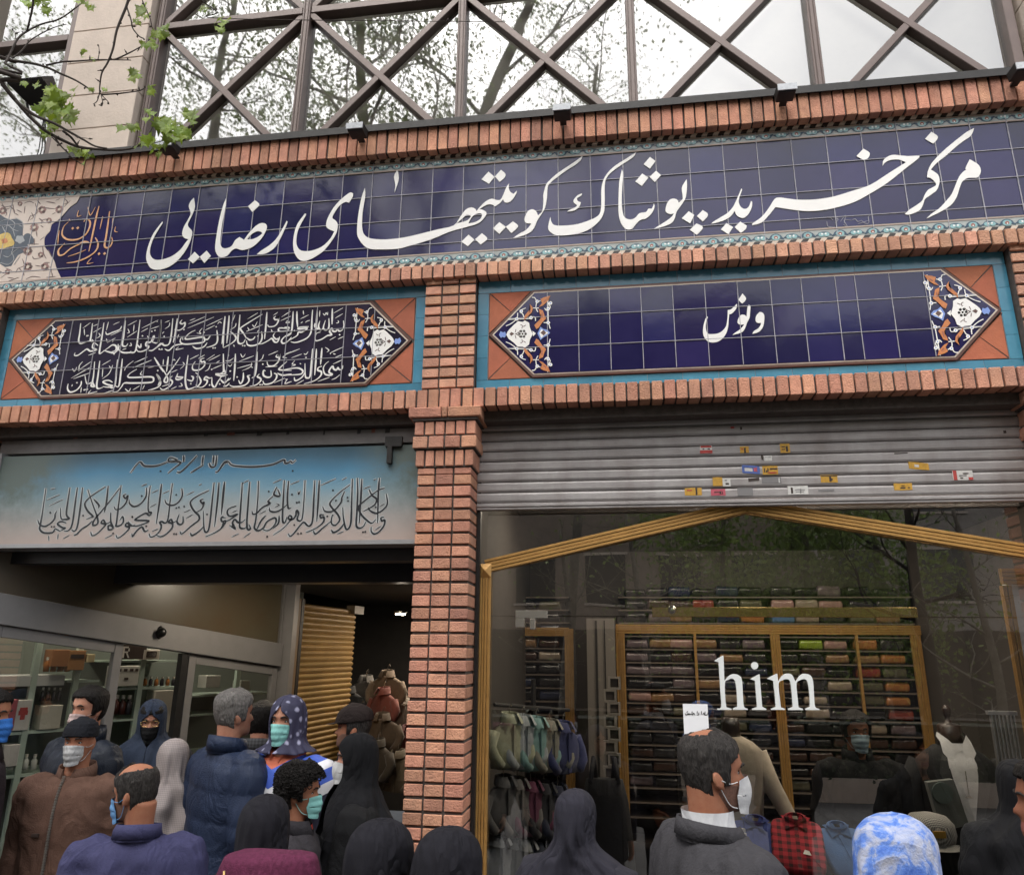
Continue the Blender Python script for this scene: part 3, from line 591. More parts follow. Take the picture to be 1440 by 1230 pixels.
SML = {P1: '845,80 710,155/840,165 730,230/745,300 780,290 770,260/555,160 580,185 600,150 620,180 625,140/510,120 505,210/350,180 230,240/300,290 330,270 370,260/740,495 650,545/850,495 770,530/270,120 275,180/235,300 265,280/90,130 0,180/90,200 0,240/20,290 50,300 80,270/855,640 680,720 660,750/840,750 720,800/830,830 700,890/650,1080 480,1140/800,1040 740,1090 680,1115/220,670 0,760/250,745 100,800/100,1140 0,1175/280,1120 160,1185/280,740 310,750 340,710/150,840 110,890 160,900 100,925/220,880 240,890/10,1110 50,1110/700,740 740,750/590,650 640,690 610,720',
 P2: '540,100 390,190/400,360 610,270/830,90 760,140/1010,80 880,160/1005,150 870,215/940,250 960,220 1000,250/370,370 410,350 390,310/460,270 490,300 530,230/210,130 160,250/225,250 210,300 140,345/190,560 200,590/830,650 690,710/650,880 820,870/480,720 270,800/460,840 240,900/450,820 430,880 310,935/290,690 320,740 360,690/1025,660 920,700/940,710 900,740 960,750/930,1040 770,1110/960,1060 930,1120 1025,1090/190,750 130,790 70,790/120,700 100,760/620,700 600,760 550,800/730,340 750,380/850,440 850,480/550,350 530,380/110,850 140,870 170,830/440,880 470,890',
 P3: '710,100 460,210/830,110 450,270/560,130 480,160/950,130 720,240/840,230 700,300/660,270 620,320 640,350 580,340/880,210 910,180 940,200/190,160 120,190/190,190 180,240 120,280/390,560 280,580 320,540/110,320 80,350/40,580 95,580/610,655 480,720/695,655 600,710/840,650 720,730/920,655 750,740/910,740 860,770/940,800 800,860/300,870 210,910/200,1070 80,1110/380,760 400,800 340,860/220,760 250,720 270,740/290,1110 210,1150/100,720 95,800/350,1060 370,1100 320,1110/320,360 300,420/20,170 0,180/780,780 750,860 700,890/560,910 600,940 570,980',
 P4: '1360,100 1120,220/1370,190 1250,230/1210,220 1110,275/1050,110 920,180/1050,260 910,350/830,250 670,325/740,360 620,430/380,140 270,220/490,160 420,190/540,210 420,280/710,170 750,150 800,130/320,330 360,325/460,570 350,610/900,510 840,530/960,430 970,470 940,470/290,230 295,320/1010,170 1000,270/920,230 940,280 910,290/500,290 520,330 460,370/640,130 610,250/720,390 690,420/610,370 620,420/1200,330 1220,360/1200,635 1010,720/1260,680 990,790/670,680 550,750/400,770 100,940/380,860 130,950/390,700 230,810/270,700 220,760 215,840/120,800 150,840 185,780/560,790 550,920/700,750 650,870 550,950/480,1130 350,1160 390,1110/720,1110 570,1160/1000,690 900,770 870,830/1090,1050 990,1110/1160,1040 1130,1100/880,1090 930,1130 960,1080/1300,770 1210,790/1350,1070 1260,1110/250,1070 240,1150/290,1105 340,1100/1130,830 1100,880 1130,890/650,760 680,800 700,750/120,1030 110,1060'}
DOTS = {P1: '795,468 310,795 145,410', P2: '540,435 240,1025 140,940 320,572 350,575 610,840 600,1135 570,1135', P3: '110,390 395,290 860,250 795,865 685,330 845,555 815,555 495,1070 765,1090 910,1075', P4: '1265,265 1310,250 1130,330 720,590 960,560 185,1005 290,1108 335,1100 330,330 1350,830 1370,520 1410,520'}
for o, s in BIG.items(): strokes(m, o, s, 2.75, YT)
for o, s in SML.items(): strokes(m, o, s, 1.5, YT-.0004)
for o, s in DOTS.items(): dots(m, o, s, .006, YT-.0025, n=4)
m.build('lettering', WHITE, PL, mods='raw')
# ---------------------------------------------------------------- painted light box sign over the passage
YS = 4.1
SB = thing('shop_sign', 'weathered sky blue to pink sign box with black Arabic script', 'sign', (-2.4, YS, 2.8))
def gradmat():
    mt = bpy.data.materials.new('faded_sign_paint'); mt.use_nodes = True; t = mt.node_tree; N = t.nodes; L = t.links; b = N['Principled BSDF']
    tc = N.new('ShaderNodeTexCoord'); sp = N.new('ShaderNodeSeparateXYZ'); L.new(tc.outputs['Object'], sp.inputs[0])
    nz = N.new('ShaderNodeTexNoise'); nz.inputs['Scale'].default_value = 2.2; nz.inputs['Detail'].default_value = 6; L.new(tc.outputs['Object'], nz.inputs[0])
    ad = N.new('ShaderNodeMath'); ad.operation = 'MULTIPLY_ADD'; ad.inputs[1].default_value = .12; L.new(nz.outputs[0], ad.inputs[0]); L.new(sp.outputs['Z'], ad.inputs[2])
    mr = N.new('ShaderNodeMapRange'); mr.inputs[1].default_value = -.23; mr.inputs[2].default_value = .36; L.new(ad.outputs[0], mr.inputs[0])
    rp = N.new('ShaderNodeValToRGB'); e = rp.color_ramp.elements
    e[0].position = 0; e[0].color = (.42, .33, .29, 1); e[1].position = 1; e[1].color = (.035, .08, .11, 1)
    for p, c in ((.25, (.4, .36, .34)), (.45, (.28, .34, .36)), (.58, (.17, .3, .38)), (.75, (.075, .22, .35)), (.9, (.05, .12, .18))): q = e.new(p); q.color = c+(1,)
    L.new(mr.outputs[0], rp.inputs[0])
    # soot and moss stains at both ends
    ab = N.new('ShaderNodeMath'); ab.operation = 'ABSOLUTE'; L.new(sp.outputs['X'], ab.inputs[0])
    m2 = N.new('ShaderNodeMapRange'); m2.inputs[1].default_value = .85; m2.inputs[2].default_value = 1.3; L.new(ab.outputs[0], m2.inputs[0])
    n2 = N.new('ShaderNodeTexNoise'); n2.inputs['Scale'].default_value = 11; n2.inputs['Detail'].default_value = 8; n2.inputs['Roughness'].default_value = .7; L.new(tc.outputs['Object'], n2.inputs[0])
    ml = N.new('ShaderNodeMath'); ml.operation = 'MULTIPLY'; L.new(m2.outputs[0], ml.inputs[0]); L.new(n2.outputs[0], ml.inputs[1])
    m3 = N.new('ShaderNodeMath'); m3.operation = 'MULTIPLY'; L.new(ml.outputs[0], m3.inputs[0]); L.new(mr.outputs[0], m3.inputs[1])
    m4 = N.new('ShaderNodeMath'); m4.operation = 'MULTIPLY'; m4.inputs[1].default_value = 3.2; m4.use_clamp = True; L.new(m3.outputs[0], m4.inputs[0])
    mx = N.new('ShaderNodeMix'); mx.data_type = 'RGBA'; mx.inputs[7].default_value = (.1, .13, .12, 1); L.new(m4.outputs[0], mx.inputs[0]); L.new(rp.outputs[0], mx.inputs[6])
    L.new(mx.outputs[2], b.inputs['Base Color']); b.inputs['Roughness'].default_value = .45
    return mt
m = MB(); m.box(-3.84, -1.118, YS, YS+.012, 2.525, 3.08); m.build('sign_face', gradmat(), SB)
ALU = mat('aluminium', (.42, .42, .43), .42, metal=.6, var=.15, vs=10)
m = MB(); m.box(-3.86, -1.115, YS-.012, YS+.16, 2.5, 2.524); m.box(-3.88, -3.842, YS-.012, YS+.16, 2.5, 3.1); m.box(-3.84, -1.12, YS+.014, YS+.16, 2.525, 3.08); m.build('sign_frame', ALU, SB)
S5 = (430, 640, 9.46); S6 = (310, 640, 9.46); S7 = (180, 640, 9.46); S8 = (40, 660, 9.6)
SG = {S5: '980,300 965,500 955,900/1070,510 1085,640 1030,720 940,770 850,730 830,690/1050,435 970,460 860,540 750,630 700,690 740,790 820,870 880,900 930,850/840,450 880,530 940,580 920,650 850,700 770,740/1040,820 1000,830 1010,870 1050,860 1040,930 980,1010 910,1045 870,1010 870,950/745,310 730,600 710,900/685,300 690,500 680,750 670,920 700,965 760,950 800,880/620,310 610,600 600,880 570,970 530,970 500,830 490,690/510,900 450,980 370,1025 340,990/590,390 480,470 370,570 320,640 350,700 420,780 450,860 390,930 340,900 350,800 370,800/515,480 480,560 470,620 400,710 330,750 250,740 225,680/330,880 220,970 130,1045 100,1000/240,790 190,790 200,830 240,820 230,890 130,970 0,1025/180,330 165,600 145,880/120,330 105,600 90,860 50,940 0,910',
 S6: '1125,330 1110,600 1090,820 1060,870 1020,850 1040,770 1010,730 1000,800 960,850 900,840 920,800 950,830 900,900 820,980 700,1060/1230,880 1170,940 1110,890 1060,930 990,1020 930,1075 900,1040/905,340 890,560 900,700 940,690/850,330 835,600 825,860 860,890 880,820/890,650 820,710 740,750 660,740 650,690/750,420 710,520 790,540 760,450/700,540 630,610 660,640 560,690 480,770 430,780 420,740/505,340 495,600 470,850 450,960 500,1000 570,960 620,880 720,830 740,880 690,960 620,1000 560,980/600,800 540,870 480,990/780,800 770,900 700,970/390,350 370,600 350,950 400,980 380,920/290,360 275,600 255,870 260,960 320,970 350,940/330,850 280,890 230,890 190,850 160,900 200,980 120,930/210,670 110,710 90,770 130,810 230,780 130,850 60,880/40,810 0,830/40,870 30,930 0,970/55,350 35,560 10,790',
 S7: '1285,350 1265,500 1240,780/1210,360 1190,600 1150,950/1300,830 1240,830 1250,880 1300,870 1250,960 1150,1030 1030,1080/1145,360 1120,600 1080,950 1040,1020 1010,970 1000,740/1000,950 930,1020 850,1065 830,1030/1080,465 960,520 850,590 830,650 880,740 940,800 940,860 850,930 770,1000 710,1045 690,1010/1000,580 960,600 990,640 1010,620 980,710 900,760/730,810 730,890 690,920 650,880 680,780/640,870 600,890 570,850 540,890 590,910 580,970 500,1050 430,1080 380,1060/590,370 560,600 530,850 490,900 450,880 420,890 440,930 430,990 370,1060 300,1085 280,1040/715,440 720,540 660,630 580,665 510,640 490,590/445,380 420,600 375,910/295,400 270,600 270,740 310,760 280,800 230,770 120,830 100,860 280,870 180,920 70,940 0,880/245,430 240,540 170,640 80,680 20,640 15,590/270,990 220,1010 180,950 100,1020 60,1080 50,1040',
 S8: '1250,210 1225,400 1190,700 1180,760 1240,750 1280,700 1270,630 1230,690/1320,330 1280,350 1310,390 1340,350 1320,440 1250,520 1180,540 1155,500/1440,740 1390,760 1330,720 1310,760 1360,780 1330,830 1250,900 1200,920 1180,880/1075,220 1050,450 1020,580/1230,250 1100,420 960,590 880,690 870,750 930,730 930,650 870,480 800,270/1040,230 870,340 780,420 760,480 800,560 870,630 850,640 780,670/880,400 950,480 940,520/860,690 800,750 720,800 650,870 610,880/1110,580 1110,700 1140,790 1080,810 1080,750 1130,770/1110,700 1050,730 1010,680 980,720 1040,740 1000,790 930,860 860,890 840,840/730,240 700,500 660,760 620,830 580,810/660,240 630,450 590,730 540,820 480,830/510,720 440,700 390,730 450,780 500,790 420,830/420,830 360,800 320,850 200,850 150,800 160,740 190,560 235,250/560,240 535,400 510,600 550,660 500,670 440,660 430,520/380,560 360,600 350,660 300,720 220,765 150,740 125,680'}
SBM = {S6: '1005,60 960,100 930,80 900,100 860,100 840,60 700,120 500,150 300,150 150,130 90,80 0,170', S7: '1325,100 1280,90 1200,210 1160,220/1180,0 1160,140 1100,150 1080,100/1140,0 1130,120/1000,130 900,190 830,235/1000,0 985,130/920,0 820,110 700,220 650,220/740,0 740,90/660,60 560,30 540,80 640,80 700,100 600,180 530,240/520,90 380,140 220,140 150,90 30,235'}
SSM = {S5: '545,295 480,330/400,310 200,400/860,410 770,445/1050,640 980,680/1000,940 920,990/500,1010 420,1045/900,330 940,315', S6: '1050,340 930,390/810,320 700,370/380,330 300,370/240,1040 150,1085/400,1030 310,1090/600,735 520,780/220,730 150,760/1030,480 1040,520 1060,470/740,640 780,660 720,690', S7: '880,480 780,530/550,470 460,510/400,460 320,500/380,640 290,690/830,720 740,760/860,785 770,835/400,975 320,1010/250,380 180,410/940,400 980,380', S8: '470,400 280,490/420,340 250,410/550,885 470,930/1130,880 1030,930/360,255 300,265/270,890 275,960/400,870 390,940'}
SD = {S5: '400,600 930,690 285,810 360,465 555,560 560,605 760,1020 790,1015', S6: '620,1080 950,520 1015,627 1045,620 980,925 1030,1040 1070,1035 640,480 960,205', S7: '640,525 180,540 640,700 675,690 1050,785 610,1045 640,1045 240,940 55,820 745,680 430,210', S8: '290,580 310,770 345,770 1400,635 1140,860 735,620'}
hm = MB(); m = MB()
for D0, w in ((SG, 2.9), (SBM, 2.9), (SSM, 1.3)):
    for o, s in D0.items():
        strokes(hm, o, s, w+1.9, YS-.0003, taper=False, step=.00005); strokes(m, o, s, w, YS-.0016, step=.00008)
for o, s in SD.items(): dots(m, o, s, .006, YS-.0028, n=5)
o = hm.build('letter_halo', mat('halo_paint', (.46, .48, .48), .5, var=.2, vs=12), SB, mods='raw'); m.build('lettering', mat('sign_black', (.018, .02, .025), .4), SB, mods='raw')
m = MB(); a = at(548, 625, YS-.03); m.box(a.x-.014, a.x+.014, YS-.03, YS+.0, a.z-.11, a.z-.01); m.box(a.x-.03, a.x+.07, YS-.028, YS, a.z-.009, a.z+.05); m.build('sign_bracket', DARKMETAL, SB)
# pale steel beam over the sign with scraps of old stickers
BM = mat('beam_paint', (.2, .185, .18), .6, var=.3, vs=8)
m = MB(); m.box(-3.9, -1.115, 4.13, 4.2, 3.105, 3.192); bo = m.build('steel_beam', BM, BLD)
SCR = [mat('old_red', (.2, .07, .05), .7), mat('old_black', (.03, .03, .03), .7)]
for px, w, mi in ((107, 8, 0), (290, 7, 1), (325, 14, 0), (365, 9, 1), (405, 5, 1), (456, 3, 1), (505, 6, 1), (525, 6, 0), (545, 8, 1)):
    m = MB(); p = at(px, 615-px*.018, 4.13); h = random.uniform(.012, .022); w *= .0038/2
    m.prism([(p.x-w, p.z-h), (p.x+w*.9, p.z-h*.9), (p.x+w, p.z+h), (p.x-w*.8, p.z+h*.8)], 4.128, 4.13, mi)
    m.build('sticker_scrap', SCR, bo)
# ---------------------------------------------------------------- roller shutter of the right shop
SHU = thing('roller_shutter', 'half raised grey steel roller shutter dotted with torn stickers', 'shutter', (.7, 4.2, 2.9))
m = MB(); P = .0612; z = 2.742
while z < 3.26:
    pr = [(4.2, z), (4.19, z+.003), (4.184, z+.014), (4.183, z+.046), (4.189, z+.057), (4.2, z+P-.002)]
    n = len(pr); dx = random.uniform(-.002, .002)
    m.add([(-.8, y, q) for y, q in pr]+[(2.18, y, q) for y, q in pr], [(i, i+1, n+i+1, n+i) for i in range(n-1)])
    z += P
m.box(-.8, 2.18, 4.202, 4.215, 2.75, 3.26); m.build('slats', STEEL, SHU)
m = MB(); m.box(-.8, 2.18, 4.175, 4.215, 2.7, 2.738); m.box(-.8, 2.18, 4.168, 4.174, 2.715, 2.733); m.build('bottom_rail', STEEL, SHU, bevel=.003)
m = MB()
for a in (-.797, 2.15): m = MB(); m.box(a, a+.02, 4.19, 4.232, 0.0, 3.26); m.build('guide_rail', DARKMETAL, SHU)
YST, YSK, REDS, WHS, BLS, INKS = mat('sticker_yellow', (.6, .33, .04), .6, var=.3, vs=60), None, mat('sticker_red', (.5, .06, .05), .6, var=.3, vs=60), mat('sticker_white', (.65, .63, .6), .6, var=.2, vs=60), mat('sticker_blue', (.1, .16, .45), .6, var=.3, vs=60), mat('sticker_ink', (.04, .025, .02), .6)
PINK = mat('sticker_pink', (.55, .1, .14), .6, var=.3, vs=60); GREYS = mat('sticker_grey', (.2, .19, .19), .7)
ST = [YST, REDS, WHS, BLS, INKS, PINK, GREYS]
def sticker(px, py, w, h, mi, extra=(), rot=0):
    c = at(px, py, 4.1815); s = .0037; m = MB(); k = 0
    def q(x0, y0, x1, y1, mm, d):
        e = .0012
        P_ = [(x0, y0), ((x0+x1)/2, y0-random.uniform(-.4, .4)), (x1, y0), (x1+random.uniform(-.5, .5), (y0+y1)/2), (x1, y1), ((x0+x1)/2, y1+random.uniform(-.4, .4)), (x0, y1), (x0-random.uniform(-.5, .5), (y0+y1)/2)]
        m.prism([(c.x+x*s, c.z-(y+rot*x)*s) for x, y in P_], 4.1815-d, 4.1835, mm)
    q(-w/2, -h/2, w/2, h/2, mi, 0)
    for i, (x0, y0, x1, y1, mm) in enumerate(extra): q(x0, y0, x1, y1, mm, .0006*(i+1))
    m.build('sticker', ST, SHU)
sticker(993, 632, 18, 12, 2, [(-9, 1, 9, 6, 1), (-8, -6, 8, -3, 1), (-5, -1.5, -3, 0, 4), (2, -1.5, 6, 0, 4)]); sticker(1047, 632, 13, 10, 0, [(-1, -3, 2, 5, 4), (-5, -2, -2, 0, 1)])
sticker(1104, 630, 14, 14, 0, [(-5, -3, 0, -1.5, 4), (-5, 1, 0, 2.5, 4), (1, -3, 4, 5, 4)]); sticker(1080, 644, 11, 8, 2, [(-4, -2, 4, -1, 6)]); sticker(1072, 643, 2.5, 8, 4, rot=.4)
sticker(1056, 660, 25, 12, 3, [(-9, -2, 2, 3, 2), (4, -4, 9, 3, 5), (-11, -5, 8, -3, 3)], rot=.1); sticker(1083, 661, 22, 13, 0, [(-9, -3, -7, 3, 4), (-6, 0, -4, 3, 4), (-4, -3, -2.5, 2, 4), (0, -3, 10, -1, 4), (-3, 3, 9, 4.5, 1)])
sticker(1009, 677, 14, 13, 0); sticker(1022, 678, 11, 12, 2, [(-2, 1, 3, 4, 4), (-3, -4, 0, -2, 6)]); sticker(1060, 674, 16, 5, 4, rot=-.08); sticker(1085, 675, 28, 9, 6, [(10, -3, 12, 4, 2)])
sticker(975, 691, 25, 11, 0, [(3, -6, 6, 5, 4), (-9, -3, -2, -1, 1)]); sticker(1010, 692, 21, 10, 5, [(-6, -1, 6, 1, 4), (2, -1, 7, 3, 4), (4, 0, 6, 2, 5)]); sticker(1048, 691, 22, 12, 6); sticker(1122, 689, 29, 13, 2, [(-10, -4, -7, 5, 4), (-4, -1, 10, 0, 6), (-3, 2, 8, 3, 6), (3, -2, 4, 5, 6)])
sticker(1166, 673, 24, 11, 0, [(-11, -5, 11, -3.5, 4), (0, -3, 3, 4, 4), (3, 0, 5, 2, 4)], rot=.02); sticker(1292, 655, 27, 10, 0, [(-6, -2, 0, 2, 2)], rot=.12); sticker(1270, 684, 25, 10, 0, [(-4, 1, 3, 3, 4), (6, 1, 9, 2.5, 4), (-2, -2, 2, -1, 4)]); sticker(1354, 668, 27, 14, 2, [(-13, -7, -8, 7, 1), (-5, 0, 5, 1.4, 4), (0, -3, 8, -1.8, 4), (7, 3, 13, 7, 1), (-4, 3, 0, 4.5, 4)])
sticker(1030, 601, 5, 3, 1); sticker(1042, 602, 3, 4, 4); sticker(1267, 637, 18, 1.6, 4, rot=-.03); sticker(1413, 607, 4, 4, 4); sticker(1162, 689, 22, 3, 6)
# ---------------------------------------------------------------- glazed shop front with gold mouldings
YG = 4.272
FRONT = thing('shop_window', 'frameless glass shop front edged with gold gable mouldings', 'shop window', (.7, YG, 0))
def moulding(mb, a, b, w, y0, up=(0, 1, 0)):
    a = Vector(a); b = Vector(b); n = Vector((-(b-a).z, 0, (b-a).x)).normalized()
    for k in range(4):
        c = n*(w*((k+.5)/4-.5))
        mb.bar(a+c, b+c, w/4-.003, .02+.006*(k % 2), up=up)
    mb.bar(a+Vector((0, .012, 0)), b+Vector((0, .012, 0)), w, .02, up=up)
m = MB(); yb = 4.235
A_ = at(683, 796, yb); B_ = at(1050, 711, yb); C_ = at(1452, 776, yb)
moulding(m, A_, B_, .075, yb); moulding(m, B_, C_, .075, yb); m.build('gable_moulding', GOLD, FRONT, bevel=.0015)
m = MB(); p = at(683, 800, yb); moulding(m, (p.x-.0, yb, 0.0), (p.x, yb, p.z-.04), .062, yb)
m.add([(p.x-.036, yb-.012, p.z-.05), (p.x+.036, yb-.012, p.z-.05), (p.x+.036, yb-.012, p.z+.03), (p.x-.036, yb-.012, p.z+.03), (p.x, yb-.035, p.z-.01)], [(0, 1, 4), (1, 2, 4), (2, 3, 4), (3, 0, 4), (3, 2, 1, 0)])
m.build('gold_post', GOLD, FRONT, bevel=.0015)
xd0 = at(737, 900, YG).x; xd1 = at(868, 900, YG).x; zt = at(800, 866, YG).z
for a, b, c, d in ((-.75, xd0-.004, 0, zt-.004), (xd0+.004, xd1-.004, 0.02, zt-.004), (xd1+.004, 2.16, 0, zt-.004), (-.75, 2.16, zt+.002, 2.72)):
    m = MB(); m.add([(a, YG, c), (b, YG, c), (b, YG, d), (a, YG, d)], [(0, 1, 2, 3)]); m.build('glass_pane', SHOPGLASS, FRONT, mods='raw')
CHROME = mat('satin_chrome', (.6, .58, .52), .25, metal=.9)
BRASS = mat('polished_brass', (.75, .52, .22), .22, metal=.85)
m = MB(); p = at(725, 858, YG); q = at(770, 869, YG); m.box(p.x, q.x, YG-.012, YG+.014, q.z, p.z); r = at(738, 882, YG); m.box(p.x, r.x, YG-.0118, YG+.0138, r.z, q.z-.0003); m.box(r.x+.03, r.x+.06, YG-.02, YG+.02, r.z-.01, q.z-.004); m.build('patch_fitting', CHROME, FRONT, bevel=.002)
p = at(917, 861, 4.42); q = at(1288, 849, 4.42)
RAIL = thing('brass_rail', 'long brass sliding rail with a round knob behind the shop glass', 'rail', (p.x, 4.42, p.z))
m = MB(); m.box(p.x, q.x, 4.415, 4.43, p.z-.024, p.z+.03); m.build('bar', BRASS, RAIL, bevel=.002)
c = at(945, 857, 4.40); m = MB(); m.ball(c, .024, .024, .024, 14, 10); m.build('knob', CHROME, RAIL, smooth=True)
# raised letters on the glass
LET = thing('window_lettering', 'white serif letters spelling him on the shop glass', 'sign', at(1080, 960, 4.262))
HM = (950, 910, 6.857)
outline('lettering', [(HM, ['370,130 440,85 455,80 462,100 470,320 520,270 570,255 620,275 640,320 650,480 660,570 695,590 695,600 555,600 555,588 595,570 590,450 575,330 545,300 510,310 475,340 480,500 490,575 540,590 540,600 405,600 405,588 440,570 430,400 415,160 405,140',
 '720,305 800,260 810,262 820,400 835,570 875,590 875,600 738,600 738,590 785,572 775,450 765,320', '762,140 787,150 797,175 787,200 762,210 737,200 727,175 737,150',
 '880,300 970,255 980,258 988,330 1030,270 1075,252 1120,262 1155,330 1200,270 1245,252 1300,270 1325,330 1335,480 1345,570 1385,590 1385,602 1252,602 1252,590 1295,572 1290,450 1270,330 1240,305 1200,315 1165,345 1175,480 1185,575 1228,590 1228,602 1085,602 1085,590 1130,572 1120,450 1105,330 1075,305 1030,315 993,345 1003,480 1015,575 1055,590 1055,600 920,600 920,590 965,572 955,450 940,320'])], 4.262, mat('letter_white', (.72, .74, .73), .35), LET, .008)
p = at(960, 989, 4.268); q = at(998, 1042, 4.268)
NOTE = thing('paper_notice', 'white paper notice with one line of Persian on the glass', 'notice', ((p.x+q.x)/2, 4.268, (p.z+q.z)/2))
m = MB(); m.box(p.x, q.x, 4.267, 4.2685, q.z, p.z); m.build('sheet', mat('paper', (.8, .8, .82), .7), NOTE)
m = MB(); strokes(m, HM, '315,612 308,645 280,648 272,630 262,648/285,615 283,645/250,612 248,648/225,625 222,648 205,648/210,612 208,640/185,650 175,632 165,648 150,640/160,615 158,645/145,648 138,635 130,648 122,636 112,648 95,645 92,632/120,612 105,628', 1.1, 4.2655)
m.build('writing', mat('toner', (.02, .02, .02), .6), NOTE, mods='raw')
# ---------------------------------------------------------------- inside the shop
WALLP = mat('shop_wall', (.1, .085, .075), .8, var=.15)
SHELFD = mat('dark_shelf', (.03, .022, .018), .5)
EDGE = mat('shelf_edge', (.16, .13, .11), .3)
m = MB(); m.box(-.895, 3.4, 4.3, 9.9, 3.14, 3.19); m.build('shop_ceiling', mat('ceiling_brown', (.05, .042, .038), .8), BLD)
YW = 7.3
SH = thing('shirt_shelving', 'wall of dark shelves framed in gold moulding at the back of the shop', 'shelving', (.9, YW+.2, 0))
def gx(px, py=960): return at(px, py, YW).x
zt = at(1080, 885, YW).z
m = MB()
for px in (872, 1090, 1288):
    x = gx(px, 900); moulding(m, (x, YW, 0.2), (x, YW, zt+.03), .085, YW)
x0, x1 = gx(866, 885), gx(1294, 885); moulding(m, (x0, YW-.006, zt), (x1, YW-.006, zt), .085, YW)
xl0, xl1 = gx(640, 890), gx(800, 890); moulding(m, (xl0, YW-.006, zt-.03), (xl1, YW-.006, zt-.03), .08, YW); moulding(m, (xl1, YW, .2), (xl1, YW, zt), .085, YW)
m.build('gold_frame', GOLD, SH, bevel=.002)
for px in (977, 1204): m = MB(); x = gx(px, 900); m.box(x-.012, x+.012, YW-.02, YW+.01, .4, zt-.04); m.build('gold_divider', GOLD, SH)
m = MB(); m.box(xl0-.1, x1, YW+.36, YW+.4, 0, 2.9); m.box(xl0-.1, x1+.05, YW+.02, YW+.36, .3, .34); m.build('backing', SHELFD, SH)
pitch = .118
zs_ = [zt+.06-pitch*k for k in range(-3, 15)]
m = MB(); e = MB()
for z in zs_[1:]:
    m.box(xl0-.1, xl1, YW+.02, YW+.355, z-.012, z); m.box(x0+.03, x1-.03, YW+.02, YW+.355, z-.012, z)
    e.box(xl0-.1, xl1, YW+.012, YW+.0195, z-.013, z+.0); e.box(x0+.03, x1-.03, YW+.012, YW+.0195, z-.013, z)
m.build('shelf_board', SHELFD, SH); e.build('shelf_edge', EDGE, SH)
PAL = {'black': (.012, .011, .012), 'charcoal': (.035, .033, .036), 'mauve grey': (.2, .15, .17), 'tan': (.35, .2, .1), 'orange': (.5, .2, .06), 'brick red': (.35, .06, .04), 'lime green': (.3, .42, .04), 'sky blue': (.12, .25, .5), 'pale pink': (.5, .3, .27), 'olive grey': (.14, .13, .08), 'beige': (.4, .32, .25), 'dark brown': (.07, .035, .025), 'navy': (.03, .04, .09)}
PM = {k: mat('shirt_'+k.replace(' ', '_'), v, .27, var=.3, vs=14, bump=.8, bs=22, spec=.9) for k, v in PAL.items()}
def folded(name='folded_shirt'):
    mb = MB(); rg = []
    for y, sx, zh, zo in ((0, .9, .2, .012), (.01, .97, .72, .004), (.02, .985, .95, .001), (.05, 1, 1.0, 0), (.14, 1, 1.0, 0), (.3, .98, .9, 0)):
        w, h = .112*sx, .072*zh; r = []
        for k in range(16):
            a = 2*pi*k/16; c, s = cos(a), sin(a)
            w2 = w*(1-.13*(s > 0)*abs(s)); r.append((w2*math.copysign(abs(c)**.22, c), y, .036+zo+h/2*math.copysign(abs(s)**.3, s)+.003*sin(3*a+y*20)))
        rg.append(r)
    mb.loft(rg); return mb
PROTO = folded().build('folded_shirt', PM['black'], None, smooth=True)
COLL = MB(); COLL.loft([[(.07*cos(a)*s, y, .07+h+.012*abs(cos(a))) for a in [pi*k/8+pi for k in range(17)]] for y, s, h in ((.05, 1, 0), (.06, .95, .012), (.09, .8, .012))], cap=False)
first = True; NM = ('top', 'second', 'third', 'fourth', 'fifth', 'sixth', 'seventh', 'eighth', 'ninth', 'tenth', 'eleventh', 'twelfth', 'thirteenth', 'fourteenth', 'fifteenth')
cols = [('far left bay, outer stack', gx(668)), ('far left bay, second stack', gx(703)), ('far left bay, third stack', gx(738)), ('far left bay, post stack', gx(772)),
        ('middle bay, first stack', gx(898)), ('middle bay, second stack', gx(931)), ('middle bay, third stack', gx(962)), ('middle bay, fourth stack', gx(997)), ('middle bay, fifth stack', gx(1032)), ('middle bay, sixth stack', gx(1066)),
        ('right bay, first stack', gx(1111)), ('right bay, second stack', gx(1147)), ('right bay, third stack', gx(1183)), ('right bay, fourth stack', gx(1226)), ('right bay, outermost stack', gx(1264))]
special = {(4, 5): 'mauve grey', (5, 5): 'tan', (4, 6): 'mauve grey', (4, 7): 'mauve grey', (5, 3): 'mauve grey', (6, 3): 'tan', (6, 5): 'pale pink', (6, 7): 'mauve grey', (7, 4): 'mauve grey', (7, 5): 'tan', (8, 4): 'lime green', (9, 3): 'orange', (9, 4): 'olive grey', (8, 6): 'tan', (4, 9): 'pale pink', (5, 9): 'tan', (7, 8): 'tan', (4, 11): 'charcoal', (8, 9): 'beige', (8, 10): 'beige', (8, 11): 'olive grey', (9, 9): 'charcoal', (7, 9): 'black',
           (10, 3): 'sky blue', (11, 3): 'beige', (11, 5): 'lime green', (12, 5): 'pale pink', (13, 5): 'orange', (13, 6): 'tan', (14, 6): 'orange', (13, 7): 'brick red', (12, 6): 'tan', (14, 3): 'tan', (13, 8): 'olive grey', (14, 8): 'orange', (14, 9): 'orange', (14, 10): 'brick red', (12, 8): 'beige', (11, 9): 'beige', (11, 10): 'beige', (13, 9): 'olive grey', (14, 11): 'mauve grey', (13, 11): 'beige', (14, 7): 'olive grey', (13, 3): 'olive grey',
           (7, 2): 'brick red', (9, 2): 'olive grey', (10, 2): 'pale pink', (11, 2): 'beige', (12, 2): 'pale pink', (5, 2): 'dark brown', (6, 2): 'dark brown', (9, 0): 'beige', (11, 0): 'beige', (2, 3): 'mauve grey', (2, 5): 'tan', (3, 6): 'beige'}
